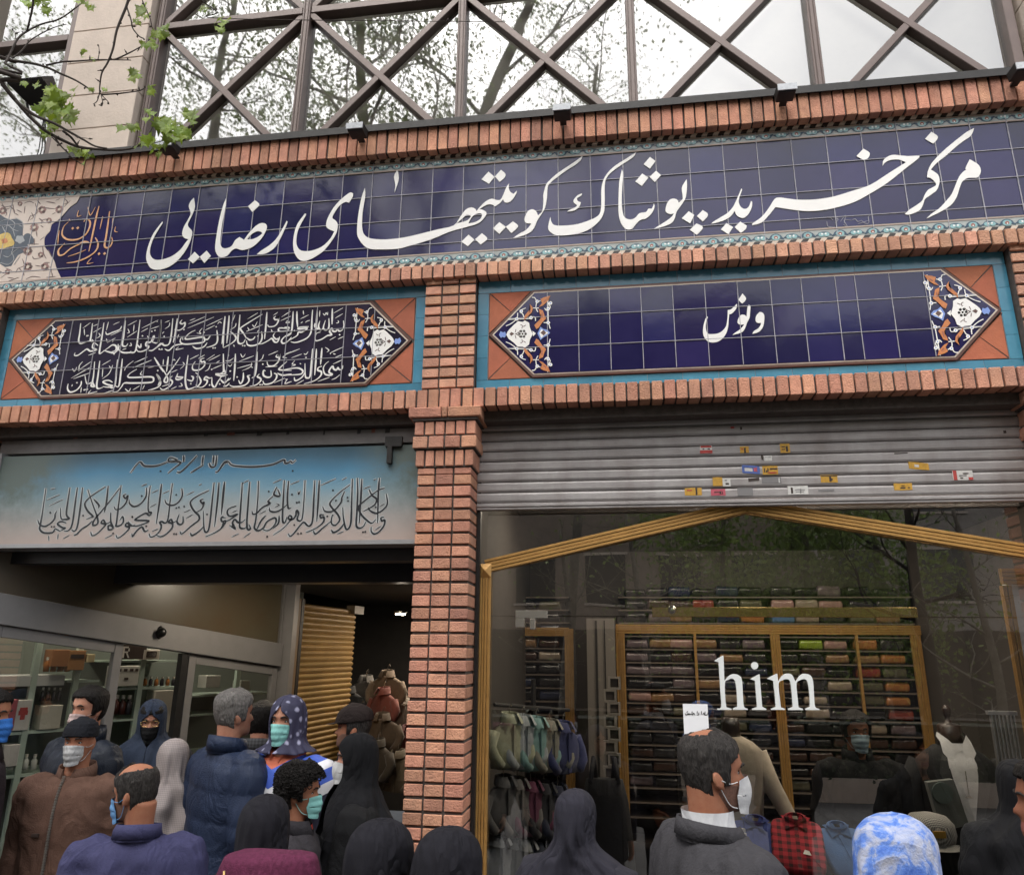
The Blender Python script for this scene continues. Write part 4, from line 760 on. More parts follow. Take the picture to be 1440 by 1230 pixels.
for ci, (cn, x) in enumerate(cols):
    for ri, z in enumerate(zs_):
        if ri > 15 or ri < 1 or (ci < 4 and (ri < 2 or ri > 9)): continue
        c = special.get((ci, ri)) or random.choices(['black', 'charcoal', 'dark brown', 'navy', 'olive grey', 'mauve grey'], [5, 4, 2, 2, 1, 1])[0]
        o = PROTO if first else PROTO.copy()
        if not first: COL.objects.link(o)
        first = False
        o.location = (x+random.uniform(-.006, .006), YW+.03+random.uniform(0, .02), z+.001); o.rotation_euler = (random.uniform(-.04, .04), random.uniform(-.035, .035), random.uniform(-.1, .1))
        o.scale = (random.uniform(.88, .96), 1, random.uniform(1.05, 1.5))
        o.material_slots[0].link = 'OBJECT'; o.material_slots[0].material = PM[c]
        row = ('%s row above gold rail' % ('highest', 'second', 'third')[ri]) if ri < 3 else '%s row below gold rail' % NM[ri-3]
        tag(o, '%s folded shirt, %s, %s' % (c, row, cn), 'shirt', 'folded shirts on the back shelves')
# ceiling lamps of the shop and the passage
LAMP = mat('lamp_disc', (1, .86, .68), .5, em=44)
def downlight(x, y, z, label, r=.07):
    t = thing('ceiling_lamp', label, 'lamp', (x, y, z), 'round ceiling lamps')
    m = MB(); m.prism([(x+r*1.25*cos(2*pi*k/16), y+r*1.25*sin(2*pi*k/16)) for k in range(16)], 0, .02); m.v = [(p[0], p[2], z+.02-p[1]) for p in m.v]; m.build('trim_ring', CHROME, t)
    m = MB(); m.prism([(x+r*cos(2*pi*k/16), y+r*sin(2*pi*k/16)) for k in range(16)], 0, .01); m.v = [(p[0], p[2], z-.002-p[1]) for p in m.v]; m.build('diffuser', LAMP, t)
for i, (x, y, w) in enumerate(((.9, 5.0, 'added near the glass in the middle'), (2.0, 5.0, 'added near the glass on the right'), (-.3, 6.15, 'over the left shelves'), (.9, 6.15, 'over the middle shelves'), (2.0, 6.15, 'over the right shelves'))):  # the front pair is added to brighten the window display
    downlight(x, y-.25, 3.1, 'round warm ceiling lamp in the shirt shop, '+w, .11)
# side wall, pale column and the chain of little frames
m = MB(); x = gx(1296, 900); m.box(x+.02, 3.4, YW+.1, YW+.14, 0, 3); m.box(x+.4, x+.44, 4.9, YW+.1, 0, 3); m.build('shop_wall', WALLP, BLD)
COLM = thing('wall_column', 'pale grey panelled column between the two shelf bays', 'column', (gx(845), YW, 0))
m = MB(); a, b = at(826, 950, 7.0).x, at(866, 950, 7.0).x; m.box(a, b, 7.0, 7.2, 0, 2.22); m.build('shaft', mat('column_paint', (.17, .15, .135), .6), COLM); 
m = MB(); m.box((a+b)/2-.05, (a+b)/2-.03, 6.985, 7.0, 0, 2.2); m.box((a+b)/2+.03, (a+b)/2+.04, 6.985, 7.0, 0, 2.2); m.build('groove', DARKMETAL, COLM)
CH = thing('frame_garland', 'vertical chain of small square frames hanging beside the shelves', 'decoration', at(862, 1000, 6.4))
for k in range(8):
    c = at(864 if k % 2 == 0 else 858, 960+k*18, 6.4); s = .05; m = MB()
    for a, b, c2, d in ((-s, s, s-.016, s), (-s, s, -s, -s+.016), (-s, -s+.016, -s+.0165, s-.0165), (s-.016, s, -s+.0165, s-.0165)): m.box(c.x+a, c.x+b, 6.38, 6.42, c.z+c2, c.z+d)
    m.build('square_frame', mat('frame_grey', (.22, .2, .18), .6) if k == 0 else bpy.data.materials['frame_grey'], CH)
    m = MB(); m.box(c.x-s+.017, c.x+s-.017, 6.41, 6.415, c.z-s+.017, c.z+s-.017); m.build('square_backing', SHELFD if k % 4 == 0 else WALLP, CH)
# ------------------------------------------------------------ display goods in the window
def fab(name, c, **k): return mat(name, c, .85, var=.2, vs=20, bump=.25, bs=180, sheen=.2, **k)
def hung_shirt(p, yaw, col, label, group, s=1):
    """a shirt on a hanger: body with sloping shoulders, sleeves, standing collar"""
    t = thing('hanging_shirt', label, 'shirt', p, group); t.rotation_euler = (0, 0, yaw); t.scale = (s, s, s); ORG[t.name] = Vector()
    mb = MB(); R_ = []
    for z, w, d in ((-.02, .06, .045), (-.05, .13, .055), (-.09, .2, .06), (-.16, .215, .07), (-.25, .21, .075), (-.4, .2, .08)):
        R_.append([(w*cos(a)+.008*sin(5*a+z*9), d*sin(a), z-.0) for a in [2*pi*k/20 for k in range(20)]])
    mb.loft(R_)
    for q in (-1, 1):
        mb.tube([(q*.18, 0, -.1), (q*.235, -.01, -.22), (q*.22, -.05, -.3), (q*.15, -.07, -.38)], [.055, .055, .05, .042], 10)
    mt = fab('cloth_'+label.split()[0]+str(int(abs(p[0]*1000))), col)
    b = mb.build('shirt_body', mt, t, smooth=True)
    c = MB(); R_ = []
    for z, r, y in ((-.035, .085, 0), (.0, .08, -.004), (.045, .075, .0), (.042, .085, -.006), (-.035, .115, -.03)):
        R_.append([((r)*sin(a), y-.0-r*.9*cos(a), z+.02*(1-cos(a))*.5) for a in [.25+2*(pi-.25)*k/18 for k in range(19)]])
    c.loft(R_, cap=False, close=False); c.build('collar', mt, t, smooth=True)
    k = MB(); k.box(-.02, .02, -.088, -.078, -.39, -.05); 
    for z in (-.1, -.18, -.26, -.34): k.ball((0, -.09, z), .006, .004, .006, 8, 5)
    k.build('placket', mt, t)
    h = MB(); h.tube([(0, 0, .0), (0, 0, .1), (.02, 0, .13), (.03, 0, .1)], .004, 5); h.build('hanger_hook', CHROME, t)
NMS = ('first', 'second', 'third', 'fourth', 'fifth')
for tier, (ty, tn, row) in enumerate(((1010, 'top', [((.5, .52, .38), 'cream'), ((.42, .46, .5), 'pale blue'), ((.24, .42, .42), 'aqua'), ((.28, .27, .23), 'taupe'), ((.04, .05, .16), 'navy')]), (1098, 'middle', [((.12, .12, .13), 'graphite'), ((.18, .17, .17), 'grey'), ((.16, .04, .09), 'plum'), ((.03, .03, .04), 'black'), ((.03, .035, .07), 'midnight blue')]), (1180, 'bottom', [((.33, .36, .42), 'silver'), ((.1, .12, .14), 'slate'), ((.4, .42, .45), 'white grey'), ((.05, .06, .09), 'ink blue'), ((.15, .15, .15), 'ash')]))):
    for k, (c, n) in enumerate(row): hung_shirt(at(716+k*19-tier*8, ty+k*3, 4.85+.09*k), radians(52), c, '%s collared shirt, %s on the %s tier of the window rack' % (n, NMS[k], tn), 'shirts on the window rack', .68)
RK = thing('clothes_rack', 'dark metal window rack holding tiers of collared shirts', 'rack', (at(740, 1050, 5.1).x, 5.1, 0))
m = MB()
for y in (990, 1078, 1160):
    a = at(695, y, 4.8); b = at(800, y+8, 5.4); m.tube([a, b], .012, 8)
a = at(750, 1000, 5.12); m.tube([(a.x, 5.12, 0), (a.x, 5.12, 1.75)], .016, 8); m.build('rail', DARKMETAL, RK)
BLK = mat('black_cloth', (.006, .006, .008), .9, bump=.2, bs=60)
t = thing('hanging_dress', 'long black strappy dress hanging inside the glass door', 'dress', at(855, 1070, 4.7))
m = MB(); c = at(850, 1100, 4.7); R_ = []
for k, (dz, w) in enumerate(((.0, .1), (-.12, .13), (-.3, .15), (-.6, .17), (-1.0, .21))): R_.append([(c.x+w*cos(a)+.01*sin(6*a), 4.7+.06*sin(a), c.z+.02+dz) for a in [2*pi*k/20 for k in range(20)]])
m.loft(R_); m.build('dress_body', BLK, t, smooth=True)
for q in (-1, 1): m = MB(); m.tube([(c.x+q*.08, 4.66, c.z), (c.x+q*.06, 4.7, c.z+.13), (c.x+q*.05, 4.75, c.z+.02)], .014, 8); m.build('strap', BLK, t, smooth=True)
# display table with propped folded shirts
TB = thing('display_table', 'low dark display table carrying folded shirts behind the glass', 'table', (.95, 4.65, 0))
m = MB(); m.box(.3, 2.1, 4.38, 5.0, .6, .64); m.build('tabletop', SHELFD, TB)
for x in (.34, 2.04):
    for y in (4.42, 4.94): m = MB(); m.box(x-.02, x+.02, y-.02, y+.02, 0, .599); m.build('leg', SHELFD, TB)
def plaid(name, a, b, s, ax=('X', 'Y'), w=.5):
    """two crossing sets of woven bands"""
    mt = mat(name, a, .85); t = mt.node_tree; N = t.nodes; L = t.links; tc = N.new('ShaderNodeTexCoord'); fs = []
    for d in ax:
        wv = N.new('ShaderNodeTexWave'); wv.bands_direction = d; wv.inputs['Scale'].default_value = s*.3; wv.inputs['Distortion'].default_value = .15; L.new(tc.outputs['Object'], wv.inputs[0])
        mr = N.new('ShaderNodeMapRange'); mr.inputs[1].default_value = w-.06; mr.inputs[2].default_value = w+.06; L.new(wv.outputs['Fac'], mr.inputs[0]); fs.append(mr.outputs[0])
    ad = N.new('ShaderNodeMath'); L.new(fs[0], ad.inputs[0]); L.new(fs[1], ad.inputs[1]); hf = N.new('ShaderNodeMath'); hf.operation = 'MULTIPLY'; hf.inputs[1].default_value = .5; L.new(ad.outputs[0], hf.inputs[0])
    mx = N.new('ShaderNodeMix'); mx.data_type = 'RGBA'; L.new(hf.outputs[0], mx.inputs[0]); mx.inputs[6].default_value = b+(1,); mx.inputs[7].default_value = a+(1,)
    L.new(mx.outputs[2], N['Principled BSDF'].inputs['Base Color']); return mt
def propped(px, py, y, mt, label, rz, w=.25, l=.3):
    p = at(px, py, y); t = thing('folded_shirt', label, 'shirt', p, 'folded shirts on the display table'); ORG[t.name] = Vector(); t.rotation_euler = (radians(38), radians(random.uniform(-4, 4)), rz)
    m = MB(); R_ = []
    for z, e in ((-.02, .93), (-.012, 1), (.012, 1), (.022, .95)):
        R_.append([(w/2*e*math.copysign(abs(cos(a))**.4, cos(a)), l/2*e*math.copysign(abs(sin(a))**.4, sin(a)), z+.004*sin(3*a)) for a in [2*pi*k/28 for k in range(28)]])
    m.loft(R_); m.build('shirt_body', mt, t, smooth=True)
    m = MB()
    for q in (-1, 1):
        m.add([(q*.004, l*.33, .03), (q*.06, l*.42, .034), (q*.075, l*.5, .03), (q*.02, l*.5, .045), (q*.055, l*.24, .028)], [(0, 1, 3), (1, 2, 3), (0, 4, 1)])
    m.loft([[(.06*cos(a)*s_, l*.46+.03*sin(a)*s_, z) for a in [2*pi*k/14 for k in range(14)]] for z, s_ in ((.02, 1), (.045, .95), (.05, .7), (.03, .6))], cap=False)
    m.build('collar', mt, t)
    m = MB(); m.box(-.012, .012, -l*.48, l*.3, .0235, .0255); m.build('placket', mt, t)
    m = MB(); m.add([(.02, -.06, .026), (.06, -.065, .026), (.05, -.04, .027), (.03, -.035, .027)], [(0, 1, 2, 3)]); m.build('price_tag', WHITE, t, mods='raw')
propped(1064, 1190, 4.5, fab('royal_blue', (.04, .07, .3)), 'royal blue folded shirt on the display table, left of the red plaid one', radians(-6))
propped(1122, 1190, 4.47, plaid('red_plaid', (.5, .03, .05), (.05, .008, .012), 24, w=.42), 'red and black plaid folded shirt on the display table', radians(-8), .26, .32)
propped(1192, 1200, 4.5, fab('steel_blue', (.05, .15, .4)), 'steel blue folded shirt on the display table beside the red plaid', radians(14))
propped(1020, 1182, 4.75, plaid('blue_plaid', (.05, .12, .2), (.01, .02, .05), 60), 'blue plaid folded shirt half hidden behind the man in grey', radians(10), .22)
# gingham flat cap with yellow patch
t = thing('gingham_cap', 'black and white gingham cap with yellow patch in the shop window', 'cap', at(1307, 1165, 4.6)); ORG[t.name] = Vector(); 
GING = plaid('gingham', (.55, .53, .5), (.05, .05, .05), 130)
m = MB(); m.loft([[(.125*s_*cos(a), .13*s_*sin(a), z) for a in [2*pi*k/24 for k in range(24)]] for z, s_ in ((-.06, .9), (-.02, 1), (.03, .95), (.065, .7), (.08, .2))]); m.build('crown', GING, t, smooth=True)
m = MB(); m.loft([[((.1+.005*s_)*cos(a), -.1-.075*s_*abs(sin(a)), -.05-.02*s_) for a in [pi+pi*k/12 for k in range(13)]] for s_ in (0, .5, 1)], cap=False, close=False); m.build('peak', GING, t)
m = MB(); m.box(-.03, .03, -.136, -.126, -.015, .015); m.build('patch', YST, t)
# mannequins
MANN = mat('mannequin_brown', (.035, .018, .014), .3, spec=.6)
t = thing('suit_mannequin', 'headless dark mannequin in black suit and white shirt', 'mannequin', (at(1338, 1050, 5.1).x, 5.1, 0)); c = at(1338, 1050, 5.1); x, z = c.x, c.z
def oval(cx, cy, z, w, d, n=24, p=.8): return [(cx+w*math.copysign(abs(cos(a))**p, cos(a)), cy+d*math.copysign(abs(sin(a))**p, sin(a)), z) for a in [2*pi*k/n for k in range(n)]]
m = MB(); m.loft([oval(x, 5.1, z+q, w, w*.95) for q, w in ((.0, .075), (.06, .062), (.12, .062), (.13, .05), (.135, .02), (.17, .014), (.18, .02), (.215, .024), (.235, .012))]); m.tube([(x, 5.1, 0), (x, 5.1, .6)], .02, 10); m.build('neck', MANN, t, smooth=True)
m = MB(); m.loft([oval(x, 5.1, z+q, w, d) for q, w, d in ((-.75, .2, .13), (-.45, .21, .13), (-.2, .225, .14), (-.08, .215, .125), (-.03, .16, .1), (.01, .1, .08))])
for q in (-1, 1): m.tube([(x+q*.19, 5.1, z-.08), (x+q*.25, 5.1, z-.2), (x+q*.27, 5.08, z-.45), (x+q*.26, 5.03, z-.68)], [.06, .065, .055, .045], 12)
m.build('jacket', BLK, t, smooth=True)
def chest(dx, dz, o_):                                 # the jacket's front surface, moved o_ outwards
    T_ = [(-.75, .2, .13), (-.45, .21, .13), (-.2, .225, .14), (-.08, .215, .125), (-.03, .16, .1), (.01, .1, .08), (.08, .09, .075)]
    for i in range(len(T_)-1):
        if dz <= T_[i+1][0]:
            t_ = (dz-T_[i][0])/(T_[i+1][0]-T_[i][0]); w = T_[i][1]+(T_[i+1][1]-T_[i][1])*t_; d = T_[i][2]+(T_[i+1][2]-T_[i][2])*t_
            return Vector((x+dx, 5.1-d*max(0, 1-(abs(dx)/w)**2.6)**.42-o_, z+dz))
m = MB(); rows = []
for k in range(15):
    dz = .03-.49*k/14; hw = (.06+.016*min(1, k/3)) if k < 4 else .076*(1-(k-4)/10.5)
    rows.append([chest(hw*(j/4-1), dz, .006) for j in range(9)])
m.loft(rows, cap=False, close=False)
for q in (-1, 1): m.loft([[Vector((x+q*a, 5.1-b, z+c)) for a, b, c in r] for r in (((.072, .0, .085), (.07, .05, .075), (.045, .085, .05), (.008, .1, .005)), ((.078, .0, .06), (.085, .07, .035), (.09, .105, -.02), (.045, .125, -.085)))], cap=False, close=False)
m.build('white_shirt', fab('shirt_white', (.78, .78, .8)), t, smooth=True)
m = MB()
for q in (-1, 1): m.loft([[chest(q*(hw+f*wd), dz, .009) for f in (0, .5, 1)] for dz, hw, wd in ((-.0, .064, .012), (-.06, .076, .035), (-.13, .07, .06), (-.16, .067, .05), (-.165, .066, .075), (-.25, .048, .06), (-.36, .03, .04), (-.46, .004, .012))], cap=False, close=False)
m.build('lapels', mat('lapel', (.014, .014, .016), .6), t)
m = MB(); m.tube([(x, 4.952, z-.11), (x, 4.948, z-.24)], .003, 6); m.prism([(x-.02, z-.25), (x+.02, z-.25), (x, z-.235)], 4.944, 4.95); m.build('pendant', CHROME, t)
m = MB(); cx = x-.14; m.prism([(cx-.09, z-.17), (cx+.05, z-.15), (cx+.1, z-.38), (cx-.05, z-.42)], 4.9, 4.95, 0); m.prism([(cx-.02+.055*cos(2*pi*k/20), z-.22+.055*sin(2*pi*k/20)) for k in range(20)], 4.885, 4.9, 1); m.build('pocket_badge', [fab('badge_grey', (.14, .15, .14)), mat('badge_disc', (.1, .13, .12), .4)], t)
t = thing('sweater_mannequin', 'mannequin in cream sweater with bent arm behind the man in grey', 'mannequin', (at(1030, 1100, 4.85).x, 4.85, 0)); c = at(1030, 1060, 4.85); x, z = c.x, c.z; CRM = fab('cream_knit', (.5, .42, .33))
m = MB(); m.loft([oval(x, 4.85, z+q, w, d) for q, w, d in ((-.46, .14, .1), (-.3, .15, .105), (-.1, .17, .115), (.02, .175, .11), (.07, .12, .09), (.1, .06, .06))]); m.tube([(x+.14, 4.85, z+.01), (x+.2, 4.83, z-.15), (x+.27, 4.76, z-.3), (x+.3, 4.72, z-.38)], [.058, .052, .042, .036], 12); m.build('sweater', CRM, t, smooth=True)
m = MB(); p = Vector((x+.3, 4.72, z-.37)); m.tube([p, p+Vector((.03, -.02, -.05)), p+Vector((.06, -.03, -.09))], [.025, .034, .028], 10)
for k in range(4): m.tube([p+Vector((.045+.012*k, -.04+.014*k, -.08)), p+Vector((.07+.012*k, -.05+.012*k, -.12)), p+Vector((.075+.01*k, -.05+.01*k, -.15))], [.011, .01, .007], 6)
m.tube([p+Vector((.02, -.03, -.05)), p+Vector((.0, -.05, -.09)), p+Vector((.01, -.06, -.11))], [.011, .01, .007], 6); m.build('hand', mat('mannequin_hand', (.12, .07, .045), .45), t, smooth=True)
m = MB(); m.loft([oval(x, 4.85, z+q, w, w) for q, w in ((.08, .055), (.16, .05), (.2, .05))]); m.tube([(x, 4.85, 0), (x, 4.85, z-.4)], .02, 8); m.build('neck', MANN, t, smooth=True)
# white cabinet at the right edge, gold framed
c = at(1406, 805, 4.5); x = c.x
t = thing('display_cabinet', 'white panelled display cabinet with gold frame at the right edge', 'cabinet', (x+.3, 4.5, 0))
m = MB(); m.box(x+.03, x+.8, 4.52, 4.56, .3, c.z-.05); m.build('white_panel', mat('panel_white', (.62, .6, .6), .5), t)
m = MB(); moulding(m, (x+.02, 4.5, 1.2), (x+.02, 4.5, c.z-.07), .05, 4.5); moulding(m, (x, 4.49, c.z-.02), (x+.8, 4.49, c.z-.02), .085, 4.49); m.build('gold_frame', GOLD, t)
m = MB(); q = at(1412, 1040, 4.44)
for k in range(7): m.box(q.x-.05+k*.018, q.x-.042+k*.018, 4.43, 4.45, q.z-.14, q.z+.12)
m.box(q.x-.06, q.x+.08, 4.43, 4.46, q.z+.121, q.z+.14); m.build('vent_grille', ALU, t)
# ---------------------------------------------------------------- left bay: passage and angled sliding-door shop
p0 = at(0, 850, 4.28); p1 = at(392, 915, 6.2)
DN = Vector((p1.y-p0.y, -(p1.x-p0.x), 0)).normalized()            # normal of the door wall (points to the passage)
DT = Vector((p1.x-p0.x, p1.y-p0.y, 0)).normalized()
def onp(px, py, off=0):                                            # point of the door wall seen at a pixel
    d = RR*((px-720)/F)-UU*((py-615)/F)+fw; C0 = Vector((0, 0, CZ)); q = Vector((p0.x, p0.y, 0))-DN*off
    k = (q-C0).dot(DN)/d.dot(DN); return C0+d*k
def S(p): return (Vector((p.x, p.y, 0))-Vector((p0.x, p0.y, 0))).dot(DT)
def W_(s, z, off=0): return Vector((p0.x, p0.y, z))+DT*s-DN*off
def slab(mb, c, t0, t1, mi=0):                                     # quad given as (s,z) corners, thickness from offset t0 to t1
    n = len(c); mb.add([W_(s, z, t0) for s, z in c]+[W_(s, z, t1) for s, z in c], [tuple(range(n)), tuple(range(2*n-1, n-1, -1))]+[(i, (i+1) % n, (i+1) % n+n, i+n) for i in range(n)], mi)
def sz(px, py): p = onp(px, py); return (S(p), p.z)
ALUD = mat('grey_aluminium', (.25, .242, .24), .5, metal=.3, var=.12, vs=6)
DOOR = thing('sliding_door', 'grey aluminium sliding glass door front set at an angle into the passage', 'door', p0*1)
sA, zA = sz(-30, 829); sB, zB = sz(393, 905); zA2 = sz(-30, 873)[1]; zB2 = sz(393, 937)[1]
lerp = lambda a, b, s: a+(b-a)*(s-sA)/(sB-sA)
m = MB(); slab(m, [(sA, zA2), (sB, zB2), (sB, zB), (sA, zA)], -.05, .05); m.build('header_box', ALUD, DOOR, bevel=.004)
def stile(px, py, w, t0=-.02, t1=.03, name='stile'):
    s, z = sz(px, py); m = MB(); zt = lerp(zA2, zB2, s)-.002
    slab(m, [(s-w/2, 0), (s+w/2, 0), (s+w/2, zt), (s-w/2, zt)], t0, t1); m.build(name, ALUD, DOOR, bevel=.003); return s
s0 = stile(-8, 900, .05); s1 = stile(165, 915, .06); s2 = stile(268, 935, .06); s3 = stile(385, 940, .05)
m = MB(); 
for a, b in ((s0+.026, s1-.031), (s2+.031, s3-.026)): slab(m, [(a, lerp(zA2, zB2, a)-.07), (b, lerp(zA2, zB2, b)-.07), (b, lerp(zA2, zB2, b)-.003), (a, lerp(zA2, zB2, a)-.003)], -.018, .028)
m.build('top_rail', ALUD, DOOR, bevel=.002)
m = MB(); sj = sz(257, 935)[0]; slab(m, [(sj-.03, 0), (sj+.02, 0), (sj+.02, lerp(zA2, zB2, sj)-.004), (sj-.03, lerp(zA2, zB2, sj)-.004)], -.03, .03); m.build('rubber_jamb', DARKMETAL, DOOR)
for a, b in ((s0, s1), (s2, s3)):
    m = MB(); m.add([W_(a, 0, .0), W_(b, 0, .0), W_(b, lerp(zA2, zB2, b)-.05, .0), W_(a, lerp(zA2, zB2, a)-.05, .0)], [(0, 1, 2, 3)]); m.build('glass_pane', SHOPGLASS, DOOR, mods='raw')
c = onp(227, 889, -.07); m = MB(); m.ball(c, .035, .035, .035, 14, 10); m.ball(c+DN*-.03, .03, .03, .05, 10, 8); m.build('motion_sensor', mat('black_plastic', (.01, .01, .01), .35), DOOR, smooth=True)
TRP = mat('transom_brown', (.095, .064, .036), .3, var=.4, vs=1.2, col2=(.1, .09, .06))
m = MB(); sE = sz(393, 880)[0]; slab(m, [(sA+.05, zA+.002), (sB, zB+.002), (sB, 2.75), (sA+.05, 2.75)], .01, .03); 
TP = m.build('transom_panel', TRP, DOOR)
m = MB(); slab(m, [(sA, zA+.003), (sA+.04, zA+.003), (sA+.04, 2.75), (sA, 2.75)], -.03, .05); slab(m, [(sB-.02, zB+.003), (sB, zB+.003), (sB, 2.6), (sB-.02, 2.6)], -.02, .005); m.build('transom_post', ALUD, DOOR)
m = MB(); m.box(*sorted((W_(sB, 0).x-.02, W_(sB, 0).x+.1)), 6.21, 6.3, 0, 2.7); m.build('end_post', ALUD, DOOR)
# shop behind the sliding door: shelves, boxes, bottles
MINT = mat('mint_shelf', (.42, .52, .46), .45); SHW = mat('shelf_white', (.55, .57, .57), .5)
BK = thing('cosmetics_shelving', 'pale green shelving with bottles behind the sliding glass door', 'shelving', W_(1, 0, .9))
m = MB(); slab(m, [(-.6, 0), (3.2, 0), (3.2, 2.6), (-.6, 2.6)], 1.0, 1.02); m.build('backing', mat('shelf_back', (.12, .14, .125), .6), BK)
so = .62
def szo(px, py, off):
    p = onp(px, py, off); return (S(p), p.z)
def shelf(pa, pb, py, th, name='shelf_board', mt=MINT, off=so):
    a = szo(pa, py, off)[0]; b = szo(pb, py, off)[0]; z = szo((pa+pb)/2, py, off)[1]
    m = MB(); slab(m, [(a, z-th), (b, z-th), (b, z), (a, z)], off, 1.0); m.build(name, mt, BK); return z
zs1 = shelf(-40, 92, 950, .07, mt=SHW); zs2 = shelf(-40, 100, 1028, .02); zs3 = shelf(95, 140, 956, .015); zs4 = shelf(160, 250, 928, .015); zs5 = shelf(160, 250, 966, .015); zs6 = shelf(160, 330, 1006, .015); shelf(-40, 330, 1075, .02); shelf(265, 385, 975, .015)
for px in (40, 100, 192, 330):
    a = szo(px, 1000, so)[0]; m = MB(); slab(m, [(a-.02, 0), (a+.02, 0), (a+.02, 2.2), (a-.02, 2.2)], so-.005, so+.03); m.build('upright', MINT, BK)
BXG = 'boxes behind the sliding door'; BTG = 'bottles behind the sliding door'
def carton(px, py, w, h, col, label, off=so-.02, deco=None):
    s, z = szo(px, py, off); t = thing('carton', label, 'box', W_(s, z, off), BXG)
    m = MB(); slab(m, [(s-w/2, z-h/2), (s+w/2, z-h/2), (s+w/2, z+h/2), (s-w/2, z+h/2)], off, off+.12); m.build('box_body', mat('carton_%d_%d' % (px, py), col, .5, var=.1, vs=30), t, bevel=.003)
    if deco:
        m = MB()
        for a, b, c, d, mi in deco: slab(m, [(s+a*w, z+c*h), (s+b*w, z+c*h), (s+b*w, z+d*h), (s+a*w, z+d*h)], off-.002, off, mi)
        m.build('print', [INKS, REDS, WHS, SHW], t)
carton(12, 1005, .1, .2, (.4, .08, .09), 'red carton standing on the mint shelf by the left edge')
carton(32, 1005, .1, .2, (.6, .58, .55), 'white carton with red heart print on the mint shelf', deco=[(-.25, .25, .1, .25, 1), (-.3, .0, .0, .15, 1), (0, .3, 0, .15, 1), (-.15, .15, -.15, .02, 1)])
carton(72, 1008, .14, .16, (.55, .53, .46), 'plain ivory carton beside the upright on the mint shelf')
carton(85, 925, .12, .12, (.35, .16, .07), 'orange brown carton on the white fronted shelf'); carton(108, 928, .12, .14, (.4, .2, .08), 'tan carton on the short shelf, darker lid', deco=[(-.4, .4, .1, .3, 0)])
carton(128, 925, .06, .06, (.6, .5, .3), 'small pale carton on top of the tan one')
carton(178, 950, .2, .15, (.55, .55, .5), 'white carton printed with four dark dots', deco=[(-.38, -.24, .22, .36, 0), (-.14, 0, .22, .36, 0), (.1, .24, .22, .36, 0), (.32, .44, .22, .36, 0), (-.08, .08, -.2, -.08, 0)])
carton(228, 1000, .16, .32, (.5, .48, .42), 'tall ivory carton beside the rubber jamb'); carton(213, 920, .14, .08, (.55, .52, .45), 'pale carton with framed label near the ceiling', deco=[(-.3, .3, -.25, .3, 0), (-.25, .25, -.18, .22, 2)])
carton(300, 958, .14, .1, (.5, .5, .47), 'white carton behind the right sliding leaf'); carton(345, 965, .1, .1, (.35, .36, .33), 'grey carton behind the right sliding leaf')
carton(15, 1062, .1, .14, (.55, .53, .52), 'white carton on the lowest shelf in the left corner')
RS = thing('letter_sign', 'black sign with a pale letter R above the dotted carton', 'sign', onp(178, 917, so-.02)); s, z = szo(178, 917, so-.02)
m = MB(); slab(m, [(s-.09, z-.05), (s+.16, z-.05), (s+.16, z+.06), (s-.09, z+.06)], so-.02, so); m.build('board', INKS, RS)
m = MB()
for a, b, c, d in ((-.03, -.018, -.04, .045), (-.017, .01, .033, .045), (-.017, .01, -.002, .008), (.011, .021, .009, .032)): slab(m, [(s+a, z+c), (s+b, z+c), (s+b, z+d), (s+a, z+d)], so-.023, so-.0205)
slab(m, [(s-.005, z-.003), (s+.006, z-.003), (s+.026, z-.04), (s+.014, z-.04)], so-.023, so-.0205); m.build('lettering', WHS, RS)
BOT = {'brown': mat('bottle_brown', (.05, .015, .012), .15), 'dark': mat('bottle_dark', (.02, .02, .025), .15), 'amber': mat('bottle_amber', (.25, .1, .03), .15), 'clear': mat('bottle_clear', (.4, .42, .4), .15)}
BOT = {k: BOT[k] for k in BOT}
caps = mat('bottle_cap', (.65, .63, .58), .3)
def bottle(px, py, k, label, h=.13, r=.022, off=so+.0):
    s, z = szo(px, py, off); c = W_(s, z, off+.02); t = thing('bottle', label, 'bottle', c, BTG)
    m = MB(); m.loft([[(c.x+q*cos(a), c.y+q*sin(a), c.z+dz) for a in [2*pi*i/12 for i in range(12)]] for dz, q in ((0, r*.9), (.005, r), (h*.6, r), (h*.72, r*.5), (h*.8, r*.42))]); m.build('bottle_body', BOT[k], t, smooth=True)
    m = MB(); m.loft([[(c.x+q*cos(a), c.y+q*sin(a), c.z+dz) for a in [2*pi*i/10 for i in range(10)]] for dz, q in ((h*.8, r*.5), (h, r*.5))]); m.build('cap', caps, t)
for i, (px, k) in enumerate(((163, 'brown'), (172, 'brown'), (181, 'dark'))): bottle(px, 1004, k, k+' bottle with pale cap under the dotted carton, '+('leftmost', 'middle', 'rightmost')[i], .14, .026)
for i, px in enumerate((205, 213, 221, 229, 237, 245)): bottle(px, 964, ('amber', 'dark')[i % 2], '%s small bottle over the tall ivory carton, %s in the row' % (('amber', 'dark')[i % 2], ('first', 'second', 'third', 'fourth', 'fifth', 'last')[i]), .07, .015)
for i, px in enumerate((60, 68, 76, 84)): bottle(px, 985, 'dark', 'dark slim bottle above the ivory carton, %s in the row' % ('first', 'second', 'third', 'last')[i], .09, .014)
for i, px in enumerate((66, 76, 86, 96)): bottle(px, 944, 'amber', 'amber bottle on the white fronted shelf, %s in the row' % ('first', 'second', 'third', 'last')[i], .1, .02)
for i, px in enumerate((16, 26, 36, 48)): bottle(px, 1082, 'clear', 'clear bottle on the lowest shelf by the left edge, %s in the row' % ('first', 'second', 'third', 'last')[i], .1, .02)
